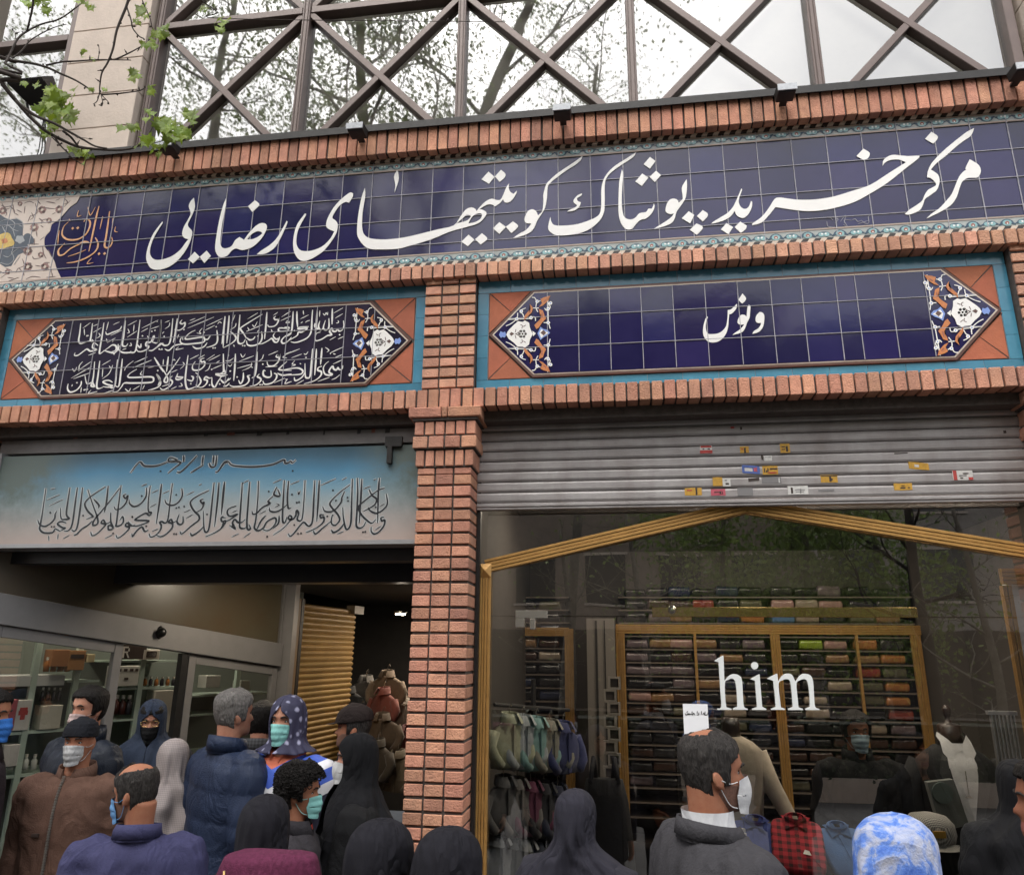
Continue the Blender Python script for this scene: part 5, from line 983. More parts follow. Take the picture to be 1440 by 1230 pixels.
downlight(*W_(.5, 2.58, .5), 'round warm ceiling lamp in the cosmetics shop, added nearer the street', .09); downlight(*W_(1.7, 2.58, .5), 'round warm ceiling lamp in the cosmetics shop, added deeper inside', .09)  # both added to brighten the shelves behind the sliding door
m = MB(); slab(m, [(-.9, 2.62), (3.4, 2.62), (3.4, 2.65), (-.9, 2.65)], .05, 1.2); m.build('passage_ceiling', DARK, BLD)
# dark lintel beams under the sign
m = MB(); m.box(-3.9, -1.115, 4.3, 4.42, 2.43, 2.5); m.box(-3.9, -1.0, 4.9, 5.05, 2.36, 2.5); m.build('dark_beam', mat('beam_black', (.035, .036, .042), .35, var=.3), BLD)
# golden inner shutter
q0 = at(404, 960, 6.4); q1 = at(492, 960, 7.6)
RT = thing('inner_shutter', 'closed ochre slatted roller shutter along the passage', 'shutter', (q0.x, q0.y, 0))
GS = mat('ochre_slats', (.48, .3, .1), .5, metal=.1, var=.25, vs=3, tint=.08)
dv = Vector((q1.x-q0.x, q1.y-q0.y, 0)); nv = Vector((dv.y, -dv.x, 0)).normalized()
m = MB(); z = .1
while z < 2.32:
    pr = [(0, 0), (.012, .008), (.02, .025), (.02, .035), (.005, .045), (0, .05)]
    a = Vector((q0.x, q0.y, z))+dv*.12; b = Vector((q1.x, q1.y, z)); n = len(pr)
    m.add([a+nv*d+Vector((0, 0, e)) for d, e in pr]+[b+nv*d+Vector((0, 0, e)) for d, e in pr], [(i, i+1, n+i+1, n+i) for i in range(n-1)]); z += .0505
m.build('slats', GS, RT)
m = MB(); a = Vector((q0.x, q0.y, 0)); 
for f0, f1, mi in ((-.02, .06, 0), (.07, .11, 1)):
    c0 = a+dv*f0; c1 = a+dv*f1; m.add([p+nv*e+Vector((0, 0, h)) for h in (0, 2.36) for p in (c0, c1) for e in (.03, -.03)], [(0, 2, 3, 1), (4, 5, 7, 6), (0, 4, 6, 2), (1, 3, 7, 5), (0, 1, 5, 4), (2, 6, 7, 3)], mi)
m.build('guide_rail', [mat('ochre_trim', (.25, .15, .07), .5), DARKMETAL], RT)
m = MB(); b = Vector((q1.x, q1.y, 0)); m.add([p+nv*e+Vector((0, 0, h)) for h in (2.28, 2.36) for p in (b-dv*.1, b+dv*.08) for e in (.06, -.03)], [(0, 2, 3, 1), (4, 5, 7, 6), (0, 4, 6, 2), (1, 3, 7, 5), (0, 1, 5, 4), (2, 6, 7, 3)]); m.build('shutter_box', mat('ochre_box', (.16, .11, .06), .5), RT)
# clothes stall deep in the passage
BRG = 'garments hanging deep in the passage'
for px, py, y, col, lb in ((545, 948, 7.9, (.2, .14, .09), 'khaki jacket topmost on the lit stall in the passage'), (540, 972, 7.7, (.28, .08, .06), 'rust plaid jacket hanging in the middle of the passage stall'), (538, 1008, 7.5, (.13, .09, .06), 'brown fur trimmed jacket lower on the passage stall'), (532, 1045, 7.3, (.07, .055, .04), 'dark olive coat at the bottom of the passage stall'), (490, 970, 7.9, (.02, .02, .022), 'black coat hanging in shade beside the ochre shutter'), (508, 1000, 7.6, (.05, .03, .028), 'dark brown coat hanging in shade beside the ochre shutter'), (572, 985, 8.0, (.35, .3, .25), 'pale knit jacket beside the brick pillar in the passage'), (575, 1025, 7.8, (.12, .03, .03), 'wine red jacket beside the brick pillar in the passage'), (515, 955, 8.2, (.12, .11, .1), 'grey jacket high up left of the lit stall'), (560, 1060, 7.4, (.2, .16, .11), 'sand coloured coat low beside the brick pillar'), (505, 1045, 7.4, (.03, .035, .05), 'blue black coat low beside the ochre shutter')):
    hung_shirt(at(px, py, y), radians(random.uniform(-30, 10)), col, lb, BRG, .8)
m = MB(); m.box(-2.1, -1.0, 9.0, 9.03, 0, 2.6); m.build('passage_wall', mat('passage_cream', (.45, .3, .18), .8, var=.2), BLD)
a = at(563, 864, 7.0); downlight(a.x, a.y, a.z+.01, 'small round lamp in the passage ceiling beside the brick pillar', .045)
downlight(-1.9, 5.35, 2.5, 'round warm lamp behind the dark beam over the passage', .09); downlight(-2.5, 5.25, 2.5, 'round warm lamp behind the dark beam near the sliding door', .09)
a = at(596, 935, 8.4); downlight(a.x+.22, a.y, 2.4, 'round lamp lighting the cream wall at the end of the passage', .17)
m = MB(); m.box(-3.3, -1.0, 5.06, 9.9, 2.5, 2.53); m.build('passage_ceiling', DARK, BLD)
# ---------------------------------------------------------------- trees and houses of the street (seen mostly as reflections)
BARK = mat('bark', (.26, .23, .19), .9, var=.5, vs=9, bump=.5, bs=40)
BARKD = mat('dark_bark', (.03, .026, .024), .9, var=.4, vs=9)
LEAF = mat('leaf', (.2, .27, .08), .55, var=.35, vs=6, tint=.35)
LEAFD = mat('leaf_dark', (.24, .32, .1), .6, var=.35, vs=6, tint=.35)
def leafy(m_, tr=.5):
    t = m_.node_tree; N = t.nodes; L = t.links; b = N['Principled BSDF']; o = N['Material Output']
    tl = N.new('ShaderNodeBsdfTranslucent'); src = b.inputs['Base Color'].links[0].from_socket
    L.new(src, tl.inputs[0]); mx = N.new('ShaderNodeMixShader'); mx.inputs[0].default_value = tr
    L.new(b.outputs[0], mx.inputs[1]); L.new(tl.outputs[0], mx.inputs[2]); L.new(mx.outputs[0], o.inputs[0])
leafy(LEAF); leafy(LEAFD)
def mir(px, py, Y): p = at(px, py, Y); return Vector((p.x, 8.58-Y, p.z))
def leafquad(mb, c, s, mi=0):
    a = Vector((random.gauss(0, 1), random.gauss(0, 1), random.gauss(0, .7))).normalized(); b = a.orthogonal().normalized()
    b = (b*cos(c.x*91)+a.cross(b)*sin(c.x*91)); n = a.cross(b)
    mb.add([c-b*s*.5, c+n*s*.32-b*.05*s, c+b*s*.6, c-n*s*.32+b*.08*s], [(0, 1, 2, 3)], mi)
def tree(label, base, path, rad, nb, crown, nl, leaf=LEAF, ls=.085, group='plane trees along the street', name='plane_tree', blen=2.6, bark=None):
    t = thing(name, label, 'tree', base, group); m = MB(); P = cr([Vector(p) for p in path], 6); n = len(P)
    m.tube(P, [rad*(1-.7*i/(n-1)) for i in range(n)], 10)
    tips = []
    def limb(p, d, L, r, k):
        q = [p]; dd = d.copy()
        for i in range(4):
            dd = (dd+Vector((random.gauss(0, .22), random.gauss(0, .22), random.gauss(.08, .18)))).normalized(); q.append(q[-1]+dd*L/4)
        m.tube(cr(q, 2), [r*(1-.75*i/8) for i in range(9)], 5 if k else 6)
        tips.extend(q[2:])
        if k < 2:
            for j in range(4 if k == 0 else 3): limb(q[random.choice((1, 2, 3, 4))], (dd+Vector((random.gauss(0, .9), random.gauss(0, .9), random.gauss(.1, .5)))).normalized(), L*.6, r*.45, k+1)
    for i in range(nb):
        f = crown+(1-crown)*(i+.5)/nb; p = P[min(n-1, int(f*(n-1)))]; a = random.uniform(0, 2*pi)
        limb(p, Vector((cos(a), sin(a), random.uniform(.1, .8))).normalized(), blen*random.uniform(.7, 1.2), rad*.4*(1.2-f), 0)
    m.build('trunk', bark or BARK, t, smooth=True)
    m = MB()
    for i in range(nl):
        c = random.choice(tips); k = .22+.25*(i % 3)
        leafquad(m, c+Vector((random.gauss(0, k), random.gauss(0, k), random.gauss(0, k*.8))), ls*random.uniform(.6, 1.3))
    m.build('crown', leaf, t, mods='raw')
def up(px, py, Y, px2, py2, h):                        # a straight trunk whose mirror image runs through two pixels
    a = mir(px, py, Y); b = mir(px2, py2, Y); d = (b-a)/(b.z-a.z) if abs(b.z-a.z) > .01 else Vector((0, 0, 1))
    g = a-d*a.z*.8; g.z = -.1
    return g, [g, g.lerp(a, .55)+Vector((.1, 0, 0)), a, a+d*(h-a.z)]
g, P = up(508, 150, 12, 500, 20, 17); tree('tall plane tree mirrored left of centre in the lattice windows', g, P, .2, 11, .45, 9000)
g, P = up(675, 165, 13, 735, 20, 18); tree('leaning plane tree mirrored at the centre of the lattice windows', g, P, .24, 12, .45, 11000)
g, P = up(300, 150, 12.5, 330, 10, 16); tree('plane tree mirrored above the floodlight at the left lattice bay', g, P, .17, 11, .45, 9000)
g, P = up(70, 180, 14, 60, 20, 15); tree('plane tree mirrored in the far left window', g, P, .18, 9, .45, 5500)
g, P = up(840, 150, 16, 850, 20, 16.5); tree('thin leafed plane tree mirrored right of centre in the lattice windows', g, P, .12, 8, .55, 3200, ls=.075)
# lower trees mirrored in the shop glass
a = mir(1292, 860, 15); tree('dark trunked tree mirrored at the right of the shop glass', Vector((a.x, a.y, 0)), [(a.x, a.y, -.1), (a.x+.05, a.y, 1.8), (a.x, a.y, 3.4), (a.x+.15, a.y, 5.6)], .2, 7, .5, 350, bark=BARKD, leaf=LEAFD, group='trees mirrored in the shop glass', blen=1.6)
for px, Y, h, n, l in ((1130, 17, 6, 8000, 'dense green tree mirrored over the brass rail'), (1010, 18.5, 5.6, 5500, 'rounder green tree mirrored left of the dense one over the rail'), (1225, 19, 5.2, 5000, 'low green tree mirrored between the brass rail and the dark trunk')):
    a = mir(px, 800, Y); tree(l, Vector((a.x, a.y, 0)), [(a.x, a.y, -.1), (a.x, a.y, 2.0), (a.x+.2, a.y, h)], .13, 12, .38, n, leaf=LEAFD, ls=.12, group='trees mirrored in the shop glass', name='street_tree', blen=1.5)
for px, Y, l in ((1375, 14, 'bare young tree mirrored beside the dark trunk'), (800, 17, 'bare twiggy tree mirrored over the glass door'), (900, 15, 'bare twiggy tree mirrored left of the brass rail')):
    a = mir(px, 850, Y); tree(l, Vector((a.x, a.y, 0)), [(a.x, a.y, -.1), (a.x+.1, a.y, 1.8), (a.x-.2, a.y, 4.6)], .1, 9, .35, 120, leaf=LEAFD, group='trees mirrored in the shop glass', name='bare_tree', blen=1.7)
HG = thing('hedge', 'clipped dark hedge in a low planter, added out of view to block pavement glare', 'hedge', (0, -3.4, 0))  # unseen row, added to keep the bright pavement out of the glass reflection
m = MB(); m.box(-9, 10, -3.75, -3.05, 0, .3); m.build('planter', STONE, HG)
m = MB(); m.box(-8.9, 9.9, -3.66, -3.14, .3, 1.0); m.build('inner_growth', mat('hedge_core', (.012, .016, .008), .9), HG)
m = MB()
for i in range(9000): leafquad(m, Vector((random.uniform(-9, 10), random.choice((-3.1, -3.12, -3.68, random.uniform(-3.7, -3.1)))+random.gauss(0, .04), 0))+Vector((0, 0, random.uniform(.3, 1.05)+random.gauss(0, .04))), random.uniform(.04, .08))
m.build('foliage', mat('hedge_leaf', (.03, .05, .015), .6, var=.3, vs=6, tint=.3), HG, mods='raw')
def house(label, x0, x1, y, h, wall, rows, colsn, win):
    t = thing('street_house', label, 'building', ((x0+x1)/2, y, 0), 'houses across the street')
    m = MB(); m.box(x0, x1, y-9, y, 0, h); m.build('wall', wall, t)
    m = MB(); m.box(x0-.2, x1+.2, y-9.1, y+.25, h, h+.4); m.build('cornice', STONE, t)
    for r in range(rows):
        for c in range(colsn):
            w = (x1-x0)/colsn; a = x0+w*(c+.22); b = x0+w*(c+.78); z = 3.6+r*(h-4)/rows
            f = MB(); f.box(a-.08, b+.08, y, y+.06, z-.08, z); f.box(a-.08, b+.08, y, y+.06, z+1.7, z+1.78); wf = f.build('window', STONE, t)
            p = MB(); p.box(a, b, y+.005, y+.03, z, z+1.7); p.build('pane', win, wf)
    m = MB(); m.box(x0+.02, x1-.02, y+.004, y+.05, .1, 2.7); m.build('shop_front', SHELFD, t)
WIN = mat('far_window', (.04, .045, .05), .1)
house('tall cream block across the street, mirrored at left', -24, -10, -17, 19, mat('far_cream', (.5, .4, .3), .85, var=.1), 4, 5, WIN)
house('brown brick house across the street, mirrored behind the trees', -9.5, 6, -19, 14.5, mat('far_brown', (.34, .27, .22), .9, var=.3), 3, 6, WIN)
house('grey house with pale shop wall across the street, mirrored at right', 6.5, 26, -18, 13, mat('far_grey', (.42, .37, .33), .9, var=.3), 3, 7, WIN)
# ---------------------------------------------------------------- plane branches hanging in at the upper left
HB = (-5.9, .6, 0)
T = thing('plane_tree', 'plane tree whose young leafy twigs hang over the upper left corner', 'tree', HB)
TW = mat('twig_bark', (.06, .045, .038), .85, var=.3, vs=20)
m = MB(); m.tube(cr([Vector((-5.9, .6, -.1)), Vector((-5.8, .8, 2.2)), Vector((-5.9, 1.2, 4.6)), Vector((-5.6, 1.4, 7.5))], 5), [.2-.008*i for i in range(16)], 12); m.build('trunk', BARK, T, smooth=True)
ZW = (0, 0, 4.5)                                        # traced on a 4.5x enlargement
m = MB(); TIP = []
def twig(s, r0, r1, y0, y1, root=False):
    P = pts(s, ZW); n = len(P); Q = [at(a, b, y0+(y1-y0)*i/(n-1)) for i, (a, b) in enumerate(P)]
    if root: Q = [Vector((-5.75, 1.25, Q[0].z+.25)), Vector((-4.9, 2.2, Q[0].z+.2))]+Q
    Q = cr(Q, 4); n = len(Q); m.tube(Q, [r0+(r1-r0)*i/(n-1) for i in range(n)], 6)
    for i in range(3, n, 4):                            # buds and spurs
        d = Vector((random.gauss(0, 1), random.gauss(0, .4), random.gauss(.3, 1))).normalized(); m.tube([Q[i], Q[i]+d*random.uniform(.008, .03)], [.0035, .002], 4); m.ball(Q[i]+d*.012, .005, .005, .006, 6, 4)
twig('-60,340 0,365 80,385 190,400 290,425 380,465 480,510 560,560 590,580', .011, .004, 3.0, 3.2, True)
twig('290,415 400,392 480,388 600,380 730,380 830,382', .006, .003, 3.1, 3.25); twig('620,378 628,330 624,288', .003, .0015, 3.15, 3.2); twig('730,378 830,330 900,290 950,250', .005, .002, 3.2, 3.3)
twig('-40,430 30,400 60,350 110,250 170,200 260,155 380,120 480,50 520,20', .008, .003, 2.9, 3.1, True); twig('80,370 140,320 200,250 330,180 420,155', .005, .002, 3.0, 3.1); twig('100,250 95,205 80,195', .003, .002, 3, 3.02); twig('170,200 190,120 210,20 200,-40', .005, .006, 3.0, 2.9)
twig('820,-40 800,40 740,190 715,310 680,400 645,460 632,540 630,600', .008, .003, 3.1, 3.2); twig('630,590 615,640 590,660', .003, .002, 3.2, 3.2); twig('630,590 680,640 690,660', .003, .002, 3.2, 3.22); twig('640,600 650,660 625,665', .003, .002, 3.2, 3.2)
twig('640,600 760,592 850,580 890,572 920,555', .005, .003, 3.2, 3.25); twig('800,40 830,130 840,180 880,230 910,245', .005, .003, 3.15, 3.2); twig('890,-20 920,50 950,120 965,180 985,220', .004, .002, 3.2, 3.3)
twig('-40,440 0,510 60,590 120,660 190,740 290,830 400,890 500,930 620,945 760,950 860,930 920,880 970,790', .014, .004, 2.9, 3.4, True); twig('100,640 220,730 340,780 430,830 520,880 600,925 680,940', .009, .004, 3.0, 3.2); twig('330,870 400,940 470,1010 540,1050', .004, .002, 3.1, 3.2); twig('340,860 390,930 430,965', .005, .003, 3.1, 3.2); twig('400,830 450,870 500,930 560,960', .007, .004, 3.0, 3.2); twig('500,870 585,880', .002, .001, 3.2, 3.2); twig('860,930 1000,900 1060,880', .004, .002, 3.4, 3.5); twig('970,790 1040,740', .003, .002, 3.4, 3.45)
twig('1260,-10 1310,30 1380,80 1440,120 3200,140', .005, .002, 3.2, 3.3)
m.build('branch', TW, T, smooth=True)
m = MB()
def leaf(px, py, s, y):
    c = at(px/4.5, py/4.5, y); s *= .0031/4.5*1.15
    ax = Vector((random.gauss(0, .5), random.gauss(-.2, .3), -1)).normalized(); nn = Vector((random.gauss(0, .5), -1, random.gauss(.2, .5))).normalized(); sd = ax.cross(nn).normalized(); nn = sd.cross(ax)
    o = [(0, 0), (.16, -.02), (.34, -.12), (.3, .1), (.62, .12), (.42, .28), (.5, .46), (.27, .48), (.2, .62), (.12, .62), (0, 1)]
    o = o+[(-a, b) for a, b in reversed(o[1:-1])]
    V = [c+sd*(a*s)+ax*(b*s)+nn*(.22*s*abs(a)-.1*s*b*b) for a, b in o]
    n = len(V); ce = c+ax*(.34*s)+nn*(.03*s); m.add([ce]+V, [(0, i+1, (i+1) % n+1) for i in range(n)])
for px, py, n, sp, s in ((230, 20, 9, 45, 85), (290, 60, 4, 25, 80), (530, 20, 5, 28, 70), (570, 60, 3, 15, 55), (660, -10, 2, 25, 40), (905, 80, 6, 28, 70), (870, 150, 3, 15, 50), (930, 130, 2, 15, 50), (1020, 220, 7, 32, 72), (940, 300, 5, 28, 65), (980, 310, 2, 15, 50), (535, 345, 3, 20, 38), (600, 390, 3, 20, 35), (575, 575, 3, 15, 42), (665, 570, 3, 14, 40), (850, 495, 3, 28, 95), (955, 590, 4, 30, 70), (165, 545, 2, 16, 60), (240, 545, 2, 16, 60), (320, 600, 4, 40, 80), (390, 640, 10, 55, 95), (300, 690, 10, 55, 90), (420, 710, 6, 36, 90), (360, 770, 6, 45, 85), (330, 820, 4, 35, 75), (440, 740, 4, 26, 80), (290, 860, 2, 14, 50), (480, 965, 4, 36, 60), (540, 980, 3, 28, 55), (560, 1000, 2, 14, 50), (840, 810, 5, 34, 75), (1050, 790, 7, 46, 100), (1110, 820, 5, 34, 90), (950, 740, 4, 36, 60), (1180, 740, 3, 25, 70), (1230, 760, 5, 34, 75), (1170, 840, 4, 26, 70), (950, 900, 6, 36, 85), (1020, 940, 5, 36, 70), (1110, 890, 3, 18, 60), (1300, 60, 3, 20, 55), (1420, 150, 4, 30, 70), (1390, 200, 3, 14, 55)):
    for k in range(int(n*1.5+.5)): leaf(px+random.gauss(0, sp*.6), py+random.gauss(0, sp*.6)-s*.3, s*random.uniform(.7, 1.15), 3.2+random.uniform(-.15, .15))
LF = mat('young_leaf', (.24, .34, .03), .5, var=.3, vs=9, tint=.4)
leafy(LF, .4)
m.build('foliage', LF, T, mods='raw')
# ---------------------------------------------------------------- people
HT = [(-.122, .016, .058, -.03), (-.118, .03, .078, -.012), (-.108, .041, .09, .015), (-.095, .049, .095, .03), (-.075, .057, .093, .05), (-.05, .064, .09, .072), (-.025, .069, .089, .086), (0, .0725, .088, .095), (.025, .075, .093, .1), (.05, .0765, .09, .103), (.075, .073, .081, .1), (.095, .064, .066, .09), (.112, .048, .045, .07), (.122, .03, .025, .045), (.127, .012, .008, .018)]
def htab(z):
    z = max(HT[0][0], min(HT[-1][0], z))
    for i in range(len(HT)-1):
        if z <= HT[i+1][0]:
            a, b = HT[i], HT[i+1]; t = (z-a[0])/(b[0]-a[0]); return [a[k]+(b[k]-a[k])*t for k in (1, 2, 3)]
def ga(x, s): return exp(-(x/s)**2)
def hpoint(z, th, off=0, feat=True):
    """skull surface: th=0 straight ahead (+y), z from chin to crown"""
    w, f, b = htab(z); s, c = sin(th), cos(th)
    s_ = math.copysign(abs(s)**.92, s); c_ = math.copysign(abs(c)**.92, c)
    x = w*s_; y = (f if c > 0 else b)*c_
    if c > 0 and feat:
        nz = max(0, 1-abs(z+.036)/.045) if z > -.036 else max(0, 1-abs(z+.036)/.014)
        y += .027*ga(x, .0115)*nz**.8 + .006*ga(x, .02)*ga(z+.036, .012)
        y -= .012*ga(abs(x)-.032, .017)*ga(z-.002, .011)
        y += .006*ga(z-.022, .01)*ga(x, .05)
        y += .006*ga(x, .022)*(ga(z+.068, .006)+ga(z+.08, .006))-.003*ga(x, .024)*ga(z+.074, .003)
        y += .004*ga(abs(x)-.042, .018)*ga(z+.03, .02)+.005*ga(x, .018)*ga(z+.106, .012)
    p = Vector((x, y, z))
    if off:
        n = Vector((s_/max(w, .02), c_/max(f if c > 0 else b, .02), (z-.02)/.02 if z > .06 else 0)); n.z = 0 if z < .05 else (z-.05)/.0065*.9
        n = Vector((x/max(w, .03)**2, y/max(f, .05)**2, z/.125**2)).normalized(); p += n*off
    return p
NZ, NT = 44, 64
def shell(mb, offn, M_, mi=0, z0=-.122, z1=.127, th0=0, th1=2*pi, nz=NZ, nt=NT):
    full = abs(th1-th0-2*pi) < 1e-4; R_ = []
    for i in range(nz+1):
        u = i/nz; z = z0+(z1-z0)*(u if z1 < .1 else (u if u < .8 else .8+.2*sin((u-.8)/.2*pi/2)))
        R_.append([M_ @ hpoint(z, th, offn(z, th)) for th in [th0+(th1-th0)*k/(nt if full else nt-1) for k in range(nt)]])
    mb.loft(R_, mi, cap=full, close=full)
SKIN = {}
def skin(c):
    if c not in SKIN:
        col = {'tan': (.34, .155, .09), 'light': (.43, .22, .145), 'deep': (.25, .105, .06)}[c]
        SKIN[c] = mat('skin_'+c, col, .58, spec=.3, var=.18, vs=28, bump=.12, bs=320, col2=(col[0]*.86, col[1]*.72, col[2]*.7))
        b = SKIN[c].node_tree.nodes['Principled BSDF']; b.inputs['Subsurface Weight'].default_value = .12; b.inputs['Subsurface Radius'].default_value = (.012, .005, .003); b.inputs['Subsurface Scale'].default_value = 1
    return SKIN[c]
HAIR = mat('black_hair', (.009, .007, .006), .6, spec=.2, var=.4, vs=40, bump=.9, bs=160, stretch=(1, 1, .25)); GREYH = mat('grey_hair', (.16, .145, .135), .6, var=.5, vs=70, bump=.9, bs=170, stretch=(1, 1, .3), col2=(.06, .055, .05)); SALTH = mat('dark_greying_hair', (.014, .012, .011), .6, spec=.2, var=.5, vs=90, bump=.9, bs=180, stretch=(1, 1, .2), col2=(.045, .04, .037))
EYEW = mat('eye_white', (.55, .52, .5), .25); EYED = mat('eye_dark', (.012, .008, .006), .2); BROW = mat('brow', (.015, .011, .009), .8); LIP = mat('lip', (.3, .1, .08), .5)
CT = {}
def cloth(name, c, **k):
    if name in CT: return CT[name]
    fold = k.pop('fold', .3); fs = k.pop('fs', 4.2)
    m_ = mat(name, c, k.pop('rough', .9), var=k.pop('var', .22), vs=k.pop('vs', 14), bump=k.pop('bump', .3), bs=k.pop('bs', 160), spec=.18, **k); CT[name] = m_
    t = m_.node_tree; N = t.nodes; L = t.links; b = N['Principled BSDF']; prev = b.inputs['Normal'].links[0].from_socket
    tc = N.new('ShaderNodeTexCoord'); mp = N.new('ShaderNodeMapping'); mp.inputs['Scale'].default_value = (1.3, 1.3, .75); mp.inputs['Rotation'].default_value = (.3, .35, 0)
    nz = N.new('ShaderNodeTexNoise'); nz.inputs['Scale'].default_value = fs; nz.inputs['Detail'].default_value = 2.5; nz.inputs['Distortion'].default_value = 1.6
    ab = N.new('ShaderNodeMath'); ab.operation = 'PINGPONG'; ab.inputs[1].default_value = .11
    bp = N.new('ShaderNodeBump'); bp.inputs['Strength'].default_value = fold; bp.inputs['Distance'].default_value = .09
    L.new(tc.outputs['Object'], mp.inputs[0]); L.new(mp.outputs[0], nz.inputs[0]); L.new(nz.outputs[0], ab.inputs[0]); L.new(ab.outputs[0], bp.inputs['Height']); L.new(prev, bp.inputs['Normal']); L.new(bp.outputs[0], b.inputs['Normal'])
    return m_
def finish(o, vox, smooth=2, wr=0, ws=9, quilt=0):
    """union the overlapping shells of one garment or body into one continuous surface"""
    md = o.modifiers.new('r', 'REMESH'); md.mode = 'VOXEL'; md.voxel_size = vox; md.use_smooth_shade = True
    if smooth: s = o.modifiers.new('s', 'SMOOTH'); s.iterations = smooth; s.factor = .5
    dg = bpy.context.evaluated_depsgraph_get(); me = bpy.data.meshes.new_from_object(o.evaluated_get(dg)); o.modifiers.clear()
    old = o.data; mats = list(old.materials); o.data = me; bpy.data.meshes.remove(old)
    me.materials.clear()
    for m_ in mats: me.materials.append(m_)
    if wr or quilt:
        seed = Vector((random.uniform(0, 50), random.uniform(0, 50), 0))
        nn = [v.normal.copy() for v in me.vertices]
        for v, n in zip(me.vertices, nn):
            p = v.co; d = 0
            if wr:
                q = Vector((p.x*ws, p.y*ws, p.z*ws*.75))+seed
                a = noise.noise(q+noise.noise_vector(q*.6)*1.1); d += wr*(1-abs(a)*2.6)*.6+wr*.5*noise.noise(q*2.3)
            if quilt: d += quilt*(abs(sin(p.z*pi/.13+.25*sin(p.x*9)))**.45-.75)
            v.co += n*d
    me.polygons.foreach_set('use_smooth', [True]*len(me.polygons))
    if not me.attributes.get('tint'): me.attributes.new('tint', 'FLOAT', 'FACE')
    me.update(); return me
def el(cx, cy, z, w, d, n=28, p=.85, amp=0, k=7, ph=0):
    out = []
    for i in range(n):
        a = 2*pi*i/n; r = 1+amp*sin(k*a+ph)+amp*.5*sin(2.3*k*a+1.7*ph)
        out.append((cx+r*w*math.copysign(abs(sin(a))**p, sin(a)), cy+r*d*math.copysign(abs(cos(a))**p, cos(a)), z))
    return out
def hand(mb, wr, d, pn, s=1, mi=0, curl=.6):
    """palm, four unequal bent fingers and a thumb leaving the side of the palm; d = finger direction, pn = palm normal"""
    d = d.normalized(); pn = (pn-d*pn.dot(d)).normalized(); sd = d.cross(pn)*s
    mb.loft([[wr+d*t+sd*(w*cos(a))+pn*(h*sin(a)) for a in [2*pi*k/12 for k in range(12)]] for t, w, h in ((-.03, .026, .02), (.0, .028, .019), (.03, .037, .018), (.065, .042, .016), (.09, .038, .013), (.096, .03, .008))], mi)
    for k, L in enumerate((.068, .076, .071, .056)):
        b = wr+d*.085+sd*(.03-.02*k); a1 = d*cos(curl*.5)+pn*sin(curl*.5); a2 = d*cos(curl*1.2)+pn*sin(curl*1.2); a3 = d*cos(curl*1.8)+pn*sin(curl*1.8)
        q1 = b+a1*L*.45; q2 = q1+a2*L*.33; q3 = q2+a3*L*.24
        mb.tube([b-d*.02, b, q1, q2, q3], [.009, .0095, .0088, .0078, .0055], 8, mi)
    b = wr+d*.025+sd*.03; q1 = b+(d*.6+sd*.75+pn*.3).normalized()*.035; q2 = q1+(d*.85+sd*.35+pn*.5).normalized()*.03; q3 = q2+(d*.9+pn*.6).normalized()*.02
    mb.tube([b-sd*.015, b, q1, q2, q3], [.013, .013, .011, .0095, .006], 8, mi)
